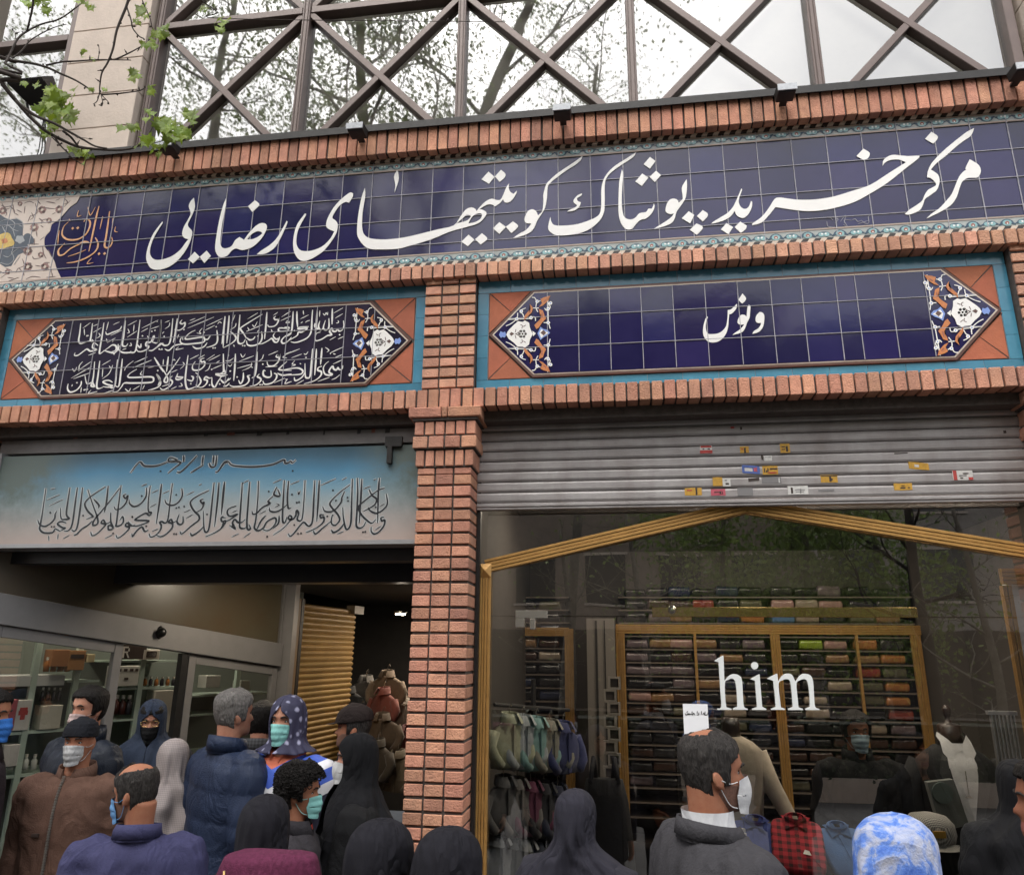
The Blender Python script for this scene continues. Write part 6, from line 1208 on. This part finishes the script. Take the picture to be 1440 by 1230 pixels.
def person(label, px, py, Y, rz, sk='tan', hz=0, hp=0, arms=None, group=None, vox=.009, clip=None, hs=.93, brows=True, sc=None):
    """one continuous body; returns dict with the object and the head matrix. (px,py) is where the eyes are in the photo"""
    e = at(px, py, Y); s = sc or e.z/1.635
    Mh = Matrix.Translation((0, -.015, 1.515)) @ Matrix.Rotation(hz, 4, 'Z') @ Matrix.Rotation(hp, 4, 'X') @ Matrix.Translation((0, .022, .12)) @ Matrix.Scale(.97*hs, 4)
    m = MB(); shell(m, lambda z, t: 0, Mh)
    for q in (-1, 1):
        Re = Matrix.Rotation(radians(12), 3, 'X') @ Matrix.Rotation(q*radians(18), 3, 'Z')
        R3 = (Mh.to_3x3() @ Re)
        m.ball(Mh @ Vector((q*.0765, -.008, -.018)), .009, .019, .031, 10, 8, R=R3); m.ball(Mh @ Vector((q*.083, -.016, -.012)), .006, .016, .026, 10, 8, R=R3)
    m.loft([[(x, y-.012+.0*z, z) for x, y, _ in el(0, 0, 0, r, r*1.02, 20, 1)] for z, r in ((1.38, .075), (1.43, .064), (1.47, .058), (1.52, .056), (1.56, .058), (1.6, .06))])
    m.loft([el(0, 0, z, w, d, 24) for z, w, d in ((.8, .15, .1), (.95, .155, .1), (1.1, .14, .09), (1.25, .155, .095), (1.36, .165, .09), (1.42, .13, .075), (1.46, .07, .06), (1.48, .055, .055))])
    for q in (-1, 1): m.tube([(q*.09, 0, .9), (q*.1, .01, .5), (q*.1, -.02, .1), (q*.1, .0, .03)], [.085, .055, .036, .036], 12); m.ball((q*.1, .06, .04), .042, .12, .038, 12, 8)
    A = arms or [((-.2, 0, 1.39), (-.245, -.03, 1.12), (-.235, .06, .88)), ((.2, 0, 1.39), (.245, -.03, 1.12), (.235, .06, .88))]
    for (a, b, c), q in zip(A, (-1, 1)):
        a, b, c = Vector(a), Vector(b), Vector(c); m.tube([a.lerp(Vector((0, 0, a.z-.02)), .4), a, a.lerp(b, .5), b, b.lerp(c, .4), c], [.05, .05, .045, .038, .037, .026], 12)
        hand(m, c, (c-b), Vector((-q, .2, 0)) if c.z < 1 else Vector((-q*.3, -1, .2)), q)
    o = m.build('person', skin(sk), None); finish(o, vox, 1)
    # eyes and lips become part of the same mesh
    ex = MB()
    for q in (-1, 1):
        c = hpoint(.0, q*.36, .0); c = Vector((q*.031, c.y-.0015, .0)); r = []
        ex.ball(Mh @ c, .0125, .006, .0055, 10, 6, 0, R=Mh.to_3x3()); ex.ball(Mh @ (c+Vector((0, .0045, .0))), .0054, .0032, .0054, 8, 6, 1, R=Mh.to_3x3())
        L = [Mh @ (c+Vector((q*x, .0055-.0035*(x/.013)**2, z))) for x, z in ((-.0135, .0), (-.007, .0052), (.002, .0066), (.009, .0048), (.015, .0))]; ex.tube(L, .0016, 5, 1)
        if brows: ex.tube([Mh @ (hpoint(z, q*t, .0025)) for t, z in ((.17, .02), (.3, .025), (.45, .026), (.62, .018))], [.0026, .0042, .0038, .0016], 6, 2)
    eo = ex.build('eyes', [EYEW, EYED, BROW], None, smooth=True)
    bm = bmesh.new(); bm.from_mesh(o.data); 
    n0 = len(bm.faces); bm.from_mesh(eo.data); bm.faces.ensure_lookup_table()
    for f in bm.faces[n0:]: f.material_index += 1; f.smooth = True
    Mi = Mh.inverted()
    for f in bm.faces[:n0]:
        p = Mi @ f.calc_center_median()
        if p.y > .07 and abs(p.x) < .025 and -.087 < p.z < -.062+.0: f.material_index = 4
    bm.to_mesh(o.data); bm.free(); bpy.data.objects.remove(eo)
    for k in (EYEW, EYED, BROW, LIP): o.data.materials.append(k)
    o.data.update(); ORG[o.name] = Vector(); tag(o, label, 'person', group)
    o.location = (e.x, Y, 0); o.rotation_euler = (0, 0, rz); o.scale = (s, s, s)
    # put the eyes exactly on their pixel
    off = Matrix.Rotation(rz, 3, 'Z') @ (Mh @ Vector((0, .0, 0)))*s; o.location = (e.x-off.x, Y-off.y, e.z-off.z if abs(e.z-off.z) < .08 else 0)
    return dict(o=o, M=Mh, A=A, s=s)
def part(P, name, m, mt, vox=0, sm=2, wr=0, ws=9, quilt=0, smooth=True):
    o = m.build(name, mt, P['o'], smooth=smooth)
    if vox: finish(o, vox, sm, wr, ws, quilt)
    return o
def jacket(P, mt, name='jacket', hem=.74, fat=1.0, collar=.05, wr=.009, quilt=0, cuff=.0, open_=0, zip_=None, sleeve=1, sh=1.0):
    m = MB()
    m.loft([el(0, .0, z, w*fat*(sh if z > 1.2 else 1), d*fat, 32, .82) for z, w, d in ((hem, .2, .15), (hem+.02, .205, .155), (.95, .19, .14), (1.1, .19, .135), (1.22, .205, .135), (1.32, .216, .13), (1.385, .214, .12), (1.42, .188, .106), (1.445, .14, .09), (1.462, .09, .08), (1.468, .07, .07))])
    for (a, b, c), q in zip(P['A'], (-1, 1)):
        a, b, c = Vector(a), Vector(b), Vector(c)
        m.tube(cr([a.lerp(Vector((0, 0, a.z-.03)), .45), a, a.lerp(b, .5), b, b.lerp(c, .5), b.lerp(c, .97)], 3), [x*fat for x in (.075, .078, .08, .082, .082, .081, .078, .075, .073, .071, .068, .066, .062, .056, .05, .046)], 14)
    o = part(P, name, m, mt, .0105, 2, wr, 9, quilt)
    if collar:
        c = MB(); gp = .16
        c.loft([[((r+.004*sin(3*a+z*60))*sin(a), -.008-.1*(z-1.45)+r*1.04*cos(a)+e*(1-abs(a-pi)/pi), z-.014*cos(a)) for a in [gp+g_+2*(pi-gp-g_)*i/35 for i in range(36)]] for z, r, e, g_ in ((1.445, .094, 0, 0), (1.465, .084, 0, .02), (1.475+collar*.6, .079, 0, .1), (1.482+collar, .082, 0, .2), (1.484+collar, .087, 0, .22), (1.474+collar*.55, .094, -.002, .12), (1.458, .1, -.003, .03))], cap=False, close=False)
        o2 = part(P, 'collar', c, mt); sd_ = o2.modifiers.new('solid', 'SOLIDIFY'); sd_.thickness = .006
    if zip_:
        z = MB(); 
        for i in range(60):
            zz = hem+.02+(1.46-hem)*i/60; d = .16
            z.box(-.006, .006, ydep(zz, fat)-.002, ydep(zz, fat)+.008, zz, zz+.009)
        part(P, 'zip', z, zip_, smooth=False)
    return o
def ydep(z, fat):
    T_ = [(.7, .155), (.95, .14), (1.1, .135), (1.22, .135), (1.32, .128), (1.385, .115), (1.425, .1), (1.46, .085), (1.5, .08)]
    for i in range(len(T_)-1):
        if z <= T_[i+1][0]: t = (z-T_[i][0])/(T_[i+1][0]-T_[i][0]); return (T_[i][1]+(T_[i+1][1]-T_[i][1])*t)*fat+.004
    return .08
def trousers(P, mt):
    m = MB(); m.loft([el(0, 0, z, w, d, 24) for z, w, d in ((.72, .15, .12), (.85, .18, .13), (1.0, .17, .12))])
    for q in (-1, 1): m.tube([(q*.09, 0, .85), (q*.1, .01, .5), (q*.1, -.02, .1), (q*.1, 0, .05)], [.1, .08, .065, .062], 14)
    part(P, 'trousers', m, mt, .016, 2, .004)
def hair(P, mt, style='short', thick=.013, seed=3):
    m = MB()
    def f(z, t):
        t = (t+pi) % (2*pi)-pi; a = abs(t)
        n = noise.noise(Vector((sin(t)*7, cos(t)*7, z*60+seed)))*.006
        line = .068 if a < .5 else (.068-(a-.5)*.055 if a < 1.05 else (.035 if a < 1.25 else (-.035 if a < 1.5 else (-.02 if a < 1.85 else -.07))))
        ok = z > line+n
        if style == 'bald':
            if z > .085-.02*(a/pi) and a < 2.6 and z > .098-.05*max(0, 1-a/1.6): ok = ok and noise.noise(Vector((t*3, z*30, seed))) > .55
            p = hpoint(z, t); 
            if (p.x/.042)**2+((p.y+.045)/.045)**2+((p.z-.115)/.04)**2 < 1: ok = False
            if a < .75 and z > .045: ok = z > .075+.03*(1-a/.75) and noise.noise(Vector((t*9, z*40, seed))) > .0
        if style == 'crown':
            p = hpoint(z, t)
            if (p.x/.036)**2+((p.y+.035)/.04)**2 < 1+.5*noise.noise(Vector((p.x*60, p.y*60, 2))) and z > .08: ok = False
            if a < .5: ok = ok and z > .078
        if not ok: return -.012
        g = thick*(.75+.5*min(1, (z-line)/.03)) if thick < .02 else thick
        if style == 'curly': g = thick*(.8+.5*min(1, (z-line)/.05)); n2 = noise.noise(Vector((sin(t)*16, cos(t)*16, z*160)))+noise.noise(Vector((sin(t)*34, cos(t)*34, z*330)))*.6; return g+n2*.016
        return g+.0035*noise.noise(Vector((sin(t)*22, cos(t)*22, z*50)))
    shell(m, f, P['M'], nz=72, nt=120)
    if style == 'curly':
        for i in range(420):
            z = random.uniform(.02, .125); t = random.uniform(0, 2*pi); tt = abs((t+pi) % (2*pi)-pi)
            if tt < 1 and z < .06: continue
            b = hpoint(z, t, thick*.9); n = (b-Vector((0, 0, .02))).normalized(); u = n.orthogonal().normalized(); w = n.cross(u); r = random.uniform(.006, .013); k0 = random.uniform(0, 6)
            m.tube([P['M'] @ (b+n*(.016*j/5)+u*r*cos(k0+j*1.2)+w*r*sin(k0+j*1.2)) for j in range(6)], .0028, 4)
    return part(P, 'hair', m, mt)
def stubble(P):
    m = MB(); shell(m, lambda z, t: .0012 if (abs((t+pi) % (2*pi)-pi) < 1.75 and z < -.03-.035*(1-min(1, abs((t+pi) % (2*pi)-pi)/.9)) ) else -.01, P['M'], nz=50, nt=80); part(P, 'beard', m, mat('stubble', (.19, .095, .065), .8, var=.4, vs=200))
def mask(P, mt, fold=True, low=0):
    m = MB(); th = 1.0; R_ = []; nz, nt = 24, 35
    for i in range(nz+1):
        u = i/nz; row = []
        for k in range(nt):
            v = k/(nt-1)*2-1; t = v*th*(.86+.14*sin(min(1, u*1.15)*pi)); z = -.126+low+.116*u-.01*v*v*(1 if u > .5 else -.8)
            o_ = .008+.019*ga(v, .4)*ga(u-.66, .4)+.008*ga(v, .6)+(.0018*sin(u*pi*7)*(1-abs(v)**3) if fold else 0)
            zz = max(-.1, z); q = hpoint(zz, t, 0, False); w = Vector((q.x/.0055, q.y/.008, 0)).normalized(); q = q+w*o_; q.z = z
            row.append(P['M'] @ q)
        R_.append(row)
    m.loft(R_, cap=False, close=False)
    for q in (-1, 1):
        for z in (-.022, -.105):
            m.tube(cr([P['M'] @ (hpoint(max(z+low, -.1), q*.95, .009, False)), P['M'] @ hpoint(z*.75-.01, q*1.28, .006), P['M'] @ hpoint(-.02+.25*(z+.05), q*1.62, .011)], 4), .0016, 5)
    return part(P, 'face_mask', m, mt)
def drape(P, mt, spec, name, amp=.035, k=9, thick=.007, head=True, wr=0, n=72):
    """cloth hung round head and body: rows of (z, width, depth, centre y, half opening angle at the front)"""
    m = MB(); R_ = []; H = P['M']; ph = random.uniform(0, 6)
    spec = [tuple(s) for s in spec]; sp = []
    for i in range(len(spec)-1):
        for j in range(3): sp.append(tuple(spec[i][q]+(spec[i+1][q]-spec[i][q])*j/3 for q in range(5)))
    sp.append(spec[-1])
    z_t = spec[0][0]; z_b = spec[-1][0]
    for z, w, d, cy, g in sp:
        row = []; f = (z_t-z)/(z_t-z_b); A_ = amp*min(1, f*2.2)
        for i in range(n):
            a = g+(2*pi-2*g)*i/(n-1)
            lo = max(.55, min(1.5, (1.64-z)/.11)); r = 1+A_*lo*(.7*sin(k*a+ph+3*f)+.5*sin(round(1.7*k)*a+2.1*ph-5*f)+.8*sin(4*a+22*z+ph)*sin(a*.5)+1.6*noise.noise(Vector((sin(a)*2, cos(a)*2, z*7+ph)))+1.5*(.45-abs(noise.noise(Vector((sin(a)*2.6+z*4, cos(a)*2.6, z*6+ph*3))))*2.4))
            p = Vector((w*r*sin(a), cy+d*r*cos(a), z+.012*noise.noise(Vector((a*2, z*5, ph)))))
            t = max(0, min(1, (z-1.42)/.12)); q = H @ Vector((p.x, p.y-.007, z-1.635)); row.append(p.lerp(q, t) if head else p)
        R_.append(row)
    m.loft(R_, cap=False, close=False)
    top = sum(R_[0], Vector())/n+Vector((0, 0, .004)); m.add([top]+R_[0], [(0, i+1, i+2) for i in range(n-1)])
    o = part(P, name, m, mt); s = o.modifiers.new('solid', 'SOLIDIFY'); s.thickness = thick; s.offset = 0
    s = o.modifiers.new('sub', 'SUBSURF'); s.levels = 1; s.render_levels = 1
    return o
HIJ = [(1.768, .012, .016, -.006, 0), (1.763, .035, .042, -.006, 0), (1.748, .06, .072, -.006, 0), (1.722, .079, .096, -.006, 0), (1.69, .088, .108, -.006, .15), (1.655, .091, .111, -.007, .62), (1.6, .09, .112, -.008, .72), (1.545, .09, .112, -.01, .62), (1.51, .11, .115, -.008, .2), (1.48, .152, .13, -.004, 0), (1.45, .192, .143, 0, 0), (1.4, .224, .155, 0, 0), (1.32, .235, .165, 0, 0), (1.24, .235, .17, 0, 0)]
CHAD = HIJ[:8]+[(1.5, .1, .12, 0, .5), (1.45, .15, .14, 0, .3), (1.38, .225, .17, 0, .15), (1.2, .265, .21, .02, .08), (.95, .29, .25, .03, .06), (.5, .32, .29, .02, .05), (.06, .35, .33, 0, .05)]
def SP(s, w=1.0, g=None): return [(z, a*w, d*w, c, (h if g is None else min(h, g))) for z, a, d, c, h in s]
D = radians
NAVYP = cloth('navy_trousers', (.02, .022, .03)); BLKT = cloth('black_trousers', (.012, .012, .013))
MW = cloth('mask_white', (.6, .6, .6), bump=.1); MB_ = cloth('mask_blue', (.16, .34, .62), bump=.1); MT = cloth('mask_teal', (.25, .55, .52), bump=.1); MG = cloth('mask_grey_white', (.5, .5, .5), var=.35, vs=60, bump=.1)
HJB = cloth('hijab_black', (.014, .0135, .018), bump=.2, bs=300, fold=.6, fs=3.4); HJN = cloth('hijab_charcoal', (.028, .027, .037), bump=.2, bs=300, fold=.6, fs=3.4); HJK = cloth('chador_black', (.0075, .0075, .009), bump=.15, bs=300, fold=.6, fs=3.4)
ZIP = mat('zip_metal', (.35, .33, .3), .35, metal=.7)
# brown jacket, beanie
P = person('man in brown zip jacket, black beanie and grey white mask', 112, 1042, 3.6, pi+.12, 'tan', hz=.1)
jacket(P, cloth('brown_jacket', (.12, .066, .048)), fat=1.08, collar=.035, wr=.009, zip_=ZIP, hem=.72); trousers(P, NAVYP); mask(P, MG)
m = MB(); shell(m, lambda z, t: (.016+.002*sin(z*900) if z > .022+.012*(1-abs((t+pi) % (2*pi)-pi)/pi*1.8) else -.012), P['M'], nz=70); part(P, 'beanie', m, cloth('beanie_black', (.012, .013, .017)))
m = MB(); m.box(.05, .085, ydep(1.22, 1.1)-.004, ydep(1.22, 1.1)+.006, 1.2, 1.215); part(P, 'chest_badge', m, INKS, smooth=False)
# man behind with mask below the nose
P = person('dark haired man in navy puffer standing behind the brown jacket', 124, 996, 4.05, pi-.35, 'light', hz=.15)
jacket(P, cloth('puffer_black_blue', (.014, .018, .028), rough=.45), fat=1.05, quilt=.009, collar=.045); trousers(P, BLKT); hair(P, HAIR, thick=.018); mask(P, cloth('mask_pink_white', (.5, .38, .36)), low=-.012)
# edge man
P = person('man cut by the left frame edge with bright blue mask', -15, 1006, 3.3, -.83, 'tan', hz=-.6)
jacket(P, cloth('striped_sport_jacket', (.03, .022, .026)), fat=.9, sh=.85); trousers(P, BLKT); hair(P, HAIR); mask(P, cloth('mask_vivid_blue', (.04, .16, .5)))
# woman with glasses
P = person('woman with glasses, black face mask and navy hood looking down', 209, 1046, 4.4, pi+.45, 'light', hp=-.2, sc=.93)
drape(P, cloth('hood_navy', (.03, .04, .065)), SP(HIJ, 1.01), 'hood'); jacket(P, cloth('coat_dark', (.02, .02, .024)), collar=0); trousers(P, BLKT); mask(P, cloth('mask_black', (.012, .012, .013)), low=-.01)
m = MB()
for q in (-1, 1): m.tube([P['M'] @ (Vector((q*.033, .097, 0))+Vector((.024*cos(a), -.006*abs(cos(a)), .02*sin(a)))) for a in [2*pi*k/16 for k in range(17)]], .0016, 5); m.tube([P['M'] @ Vector((q*.057, .09, .004)), P['M'] @ Vector((q*.08, .0, .0))], .0015, 5)
part(P, 'glasses', m, BRASS)
m = MB(); shell(m, lambda z, t: .01 if z > .055 and abs((t+pi) % (2*pi)-pi) < 1.2 else -.012, P['M']); part(P, 'hair', m, HAIR)
# grey patterned headscarf, back view
PATT = plaid('grey_patterned_scarf', (.3, .26, .25), (.2, .17, .165), 110, ax=('X', 'Z'))
P = person('woman in grey patterned headscarf with white trim, back turned', 243, 1068, 3.85, .5, 'light')
drape(P, PATT, SP(HIJ, 1.08), 'headscarf', amp=.08); m = MB(); m.tube(cr([P['M'] @ hpoint(z, th, .017) for z, th in ((.1, 3.9), (.04, 4.05), (-.03, 4.1), (-.1, 4.0))], 5), .004, 6); part(P, 'white_trim', m, MW); jacket(P, cloth('coat_black', (.012, .012, .013)), collar=0); trousers(P, BLKT)
# purple-blue jacket man
P = person('balding man in violet blue jacket with blue mask, turned away', 190, 1114, 2.8, .3, 'tan', hz=1.2, hp=-.15)
jacket(P, cloth('violet_jacket', (.05, .05, .115), rough=.8), fat=.99, collar=.028, wr=.009); trousers(P, NAVYP); hair(P, SALTH, 'bald', .009); mask(P, MB_); stubble(P)
# navy puffer, grey hair
P = person('grey haired man in navy quilted puffer jacket, back turned', 330, 1003, 3.75, -.55, 'light', hz=-.15)
jacket(P, cloth('puffer_navy', (.02, .03, .062), rough=.5), fat=1.04, quilt=.009, collar=.045, wr=.004); trousers(P, NAVYP); hair(P, GREYH, 'short', .014)
# dark haired figure beyond
P = person('dark haired person in patterned black jacket beyond the grey haired man', 368, 1014, 4.5, .2, 'light', sc=.93)
jacket(P, plaid('patterned_jacket', (.05, .05, .055), (.012, .012, .013), 50, ax=('X', 'Z')), fat=1.0); trousers(P, BLKT); hair(P, HAIR, thick=.024)
# floral headscarf woman with visor
def floral(name, base, fl, s, thr=.5):
    mt = mat(name, base, .8); t = mt.node_tree; N = t.nodes; L = t.links; tc = N.new('ShaderNodeTexCoord'); vo = N.new('ShaderNodeTexVoronoi'); vo.inputs['Scale'].default_value = s; nz = N.new('ShaderNodeTexNoise'); nz.inputs['Scale'].default_value = s*1.5; nz.inputs['Detail'].default_value = 4
    L.new(tc.outputs['Object'], vo.inputs[0]); L.new(tc.outputs['Object'], nz.inputs[0]); ad = N.new('ShaderNodeMath'); ad.operation = 'MULTIPLY_ADD'; ad.inputs[1].default_value = .55; L.new(nz.outputs[0], ad.inputs[0]); L.new(vo.outputs['Distance'], ad.inputs[2])
    rp = N.new('ShaderNodeValToRGB'); e = rp.color_ramp.elements; e[0].position = thr-.09; e[0].color = fl+(1,); e[1].position = thr+.09; e[1].color = base+(1,); L.new(ad.outputs[0], rp.inputs[0]); L.new(rp.outputs[0], N['Principled BSDF'].inputs['Base Color']); return mt
P = person('woman in navy floral headscarf and striped jacket with teal mask', 401, 1042, 3.75, pi-.1, 'light', sc=.97)
drape(P, floral('navy_floral', (.025, .024, .055), (.3, .3, .42), 22, .5), SP(HIJ[:10], 1.02), 'headscarf', amp=.08); mask(P, MT)
def tricolor():
    mt = mat('striped_jacket', (.04, .09, .42), .7); t = mt.node_tree; N = t.nodes; L = t.links; tc = N.new('ShaderNodeTexCoord'); sp = N.new('ShaderNodeSeparateXYZ'); L.new(tc.outputs['Object'], sp.inputs[0])
    ab = N.new('ShaderNodeMath'); ab.operation = 'ABSOLUTE'; L.new(sp.outputs['X'], ab.inputs[0]); ml = N.new('ShaderNodeMath'); ml.operation = 'MULTIPLY_ADD'; ml.inputs[1].default_value = -.55; L.new(ab.outputs[0], ml.inputs[0]); L.new(sp.outputs['Z'], ml.inputs[2])
    mr = N.new('ShaderNodeMapRange'); mr.inputs[1].default_value = .8; mr.inputs[2].default_value = 1.45; L.new(ml.outputs[0], mr.inputs[0]); rp = N.new('ShaderNodeValToRGB'); rp.color_ramp.interpolation = 'CONSTANT'; e = rp.color_ramp.elements
    e[0].color = (.02, .02, .04, 1); e[1].position = .2; e[1].color = (.5, .09, .05, 1)
    for p, c in ((.3, (.02, .02, .04)), (.56, (.6, .6, .62)), (.64, (.04, .09, .42)), (.74, (.6, .6, .62)), (.82, (.04, .09, .42)), (.95, (.5, .12, .06))): q = e.new(p); q.color = c+(1,)
    L.new(mr.outputs[0], rp.inputs[0]); L.new(rp.outputs[0], N['Principled BSDF'].inputs['Base Color']); return mt
jacket(P, tricolor(), fat=1.05, collar=.04); trousers(P, NAVYP)
# curly haired boy
P = person('curly haired young man in teal mask and dark jacket, facing right', 422, 1112, 3.15, -1.3, 'tan', hz=-.1, hp=-.05)
jacket(P, cloth('charcoal_jacket', (.035, .032, .037)), fat=1.0, collar=.04); trousers(P, NAVYP); hair(P, HAIR, 'curly', .03); mask(P, MT)
m = MB(); m.loft([el(0, -.01, z, r, r*1.05, 24, 1) for z, r in ((1.468, .092), (1.48, .09), (1.49, .087))], cap=False); part(P, 'red_collar_trim', m, cloth('trim_red', (.35, .04, .03)))
# woman with maroon bag, foreground
P = person('woman in black hijab with maroon backpack, back view at lower left', 372, 1168, 2.4, .1, 'light')
drape(P, HJB, SP(HIJ, 1.04), 'hijab', amp=.08); jacket(P, cloth('coat_black2', (.013, .013, .016)), collar=0, fat=1.05); trousers(P, BLKT)
m = MB(); m.loft([el(.1, -.205, z, w, d, 24, .6) for z, w, d in ((1.2, .15, .06), (1.22, .17, .08), (1.54, .17, .085), (1.605, .15, .07), (1.62, .1, .04))]); part(P, 'maroon_backpack', m, cloth('maroon_cloth', (.12, .025, .06), var=.4, vs=60), .011, 2, .004)
m = MB(); m.tube([(-.02, -.285, 1.58), (.0, -.295, 1.44), (.01, -.295, 1.26)], .004, 6); part(P, 'backpack_zip', m, mat('gold_zip', (.45, .3, .12), .4, metal=.6))
# cap man
P = person('man in dark peaked cap and black coat facing left', 497, 1022, 4.05, 1.8, 'tan')
jacket(P, cloth('coat_black3', (.012, .012, .013)), fat=1.05); trousers(P, BLKT); hair(P, SALTH, 'short', .01); stubble(P)
m = MB(); shell(m, lambda z, t: (.02 if z > .03-.01*cos(t) else -.012), P['M'], nz=60)
for s_ in (0,): m.loft([[P['M'] @ Vector(((.07-.012*j)*sin(t)*1.05, .075+.032*j*(.35+.65*abs(cos(t))), .036-.006*j+dz)) for t in [-1.45+2.9*k/20 for k in range(21)]] for j in range(4) for dz in (0,)], cap=False, close=False)
cp_ = part(P, 'peaked_cap', m, cloth('cap_dark', (.02, .014, .013)))
# chador woman with raised hand
ARM = [((-.19, .02, 1.37), (-.2, .08, 1.12), (-.08, .22, 1.3)), ((.19, .02, 1.37), (.2, .1, 1.12), (.06, .26, 1.28))]
P = person('woman in black chador and white mask raising a hand, facing left', 500, 1066, 3.5, 2.0, 'light', arms=ARM)
drape(P, HJK, [(z, w, d, c, (g if z > 1.4 else .3)) for z, w, d, c, g in CHAD[:10]]+[(1.3, .26, .2, .0, .75), (1.2, .28, .24, .02, .6), (.95, .3, .28, .03, .2), (.5, .32, .3, .02, .1), (.06, .35, .33, 0, .05)], 'chador', amp=.08); mask(P, MW, fold=False)
jacket(P, cloth('dress_black', (.011, .011, .012)), collar=0); trousers(P, BLKT)
# foreground hijabs
P = person('woman in black hijab in the foreground below the brick pillar, left one', 540, 1212, 2.1, -.55, 'light')
drape(P, HJB, [(z, w*1.08, d*1.1, c-.01, g) for z, w, d, c, g in HIJ], 'hijab', amp=.085); jacket(P, cloth('coat_black4', (.013, .013, .017)), collar=0, fat=1.1); trousers(P, BLKT)
P = person('woman in black hijab with pale collar in the foreground below the pillar, right one', 634, 1226, 2.05, -.75, 'light')
drape(P, HJB, SP(HIJ, 1.05), 'hijab', amp=.08); jacket(P, cloth('coat_black4', (.013, .013, .017)), collar=0, fat=1.1); trousers(P, BLKT); mask(P, MW)
P = person('woman in charcoal hijab walking past the glass door, back view', 812, 1150, 3.0, -.35, 'light')
drape(P, HJN, [(z, w*1.04, d*1.07, c-.012, g) for z, w, d, c, g in HIJ], 'hijab', amp=.085); jacket(P, cloth('coat_charcoal', (.03, .029, .038)), collar=0, fat=1.08); trousers(P, BLKT)
# man in grey jacket
P = person('man in dark grey jacket and white mask passing the shop, facing right', 1002, 1084, 2.4, -1.15, 'tan', hz=-.2, vox=.0065)
jacket(P, cloth('grey_jacket', (.05, .048, .053)), fat=1.08, collar=.02, wr=.009, zip_=ZIP); trousers(P, NAVYP); hair(P, SALTH, 'crown', .008); mask(P, MW, fold=False); stubble(P)
m = MB(); m.loft([el(0, -.008-.1*(z-1.45), z, r, r*1.06, 28, 1) for z, r in ((1.45, .08), (1.5, .0705), (1.535, .0715))], cap=False); part(P, 'shirt_collar', m, cloth('collar_white', (.7, .7, .72), bump=.1))
def print_scarf():
    m_ = cloth('blue_white_print', (.4, .43, .55), fold=.5, fs=4); t = m_.node_tree; N = t.nodes; L = t.links; b = N['Principled BSDF']; tc = N.new('ShaderNodeTexCoord')
    nz = N.new('ShaderNodeTexNoise'); nz.inputs['Scale'].default_value = 12; nz.inputs['Detail'].default_value = 7; nz.inputs['Distortion'].default_value = 1.3; nz.inputs['Roughness'].default_value = .62
    rp = N.new('ShaderNodeValToRGB'); e = rp.color_ramp.elements; e[0].position = .36; e[0].color = (.06, .13, .45, 1); e[1].position = .64; e[1].color = (.42, .43, .5, 1); q = e.new(.47); q.color = (.12, .22, .55, 1); q = e.new(.53); q.color = (.3, .35, .52, 1)
    L.new(tc.outputs['Object'], nz.inputs[0]); L.new(nz.outputs[0], rp.inputs[0]); L.new(rp.outputs[0], b.inputs['Base Color']); return m_
# blue and white scarf
P = person('woman in blue and white floral headscarf at lower right, facing right', 1272, 1215, 2.05, -1.1, 'light')
drape(P, print_scarf(), [(z, w*1.1, d*1.12, c-.012, g*.9) for z, w, d, c, g in HIJ], 'headscarf', amp=.09, k=7); jacket(P, cloth('coat_navy', (.02, .022, .035)), collar=0); trousers(P, BLKT); mask(P, MW)
# chador woman on the right
P = person('woman wrapped in furry black chador before the suit mannequin', 1432, 1104, 3.7, -.2, 'light')
drape(P, HJK, [(z, w*1.12, d*1.12, c, g) for z, w, d, c, g in CHAD], 'chador', amp=.085); jacket(P, cloth('dress_black', (.011, .011, .012)), collar=0); trousers(P, BLKT)
# right edge man
P = person('person cut by the right frame edge, dark hair and orange toned cheek', 1480, 1128, 2.4, 1.0, 'deep', hz=.3)
jacket(P, cloth('coat_grey2', (.05, .048, .05)), fat=1.0, collar=.05); trousers(P, BLKT); hair(P, HAIR, thick=.016)
# salesman inside
P = person('salesman in dark jacket and pale blue mask standing inside the shop', 1204, 1028, 4.95, pi+.05, 'tan', hs=.98, arms=[((-.2, 0, 1.39), (-.24, -.03, 1.12), (-.1, .17, 1.02)), ((.2, 0, 1.39), (.24, -.03, 1.12), (.1, .19, 1.0))])
jacket(P, cloth('salesman_black', (.012, .012, .014)), fat=1.05); trousers(P, cloth('grey_jeans', (.12, .12, .125))); hair(P, HAIR, thick=.02); mask(P, cloth('mask_pale_blue', (.35, .46, .52), bump=.1))
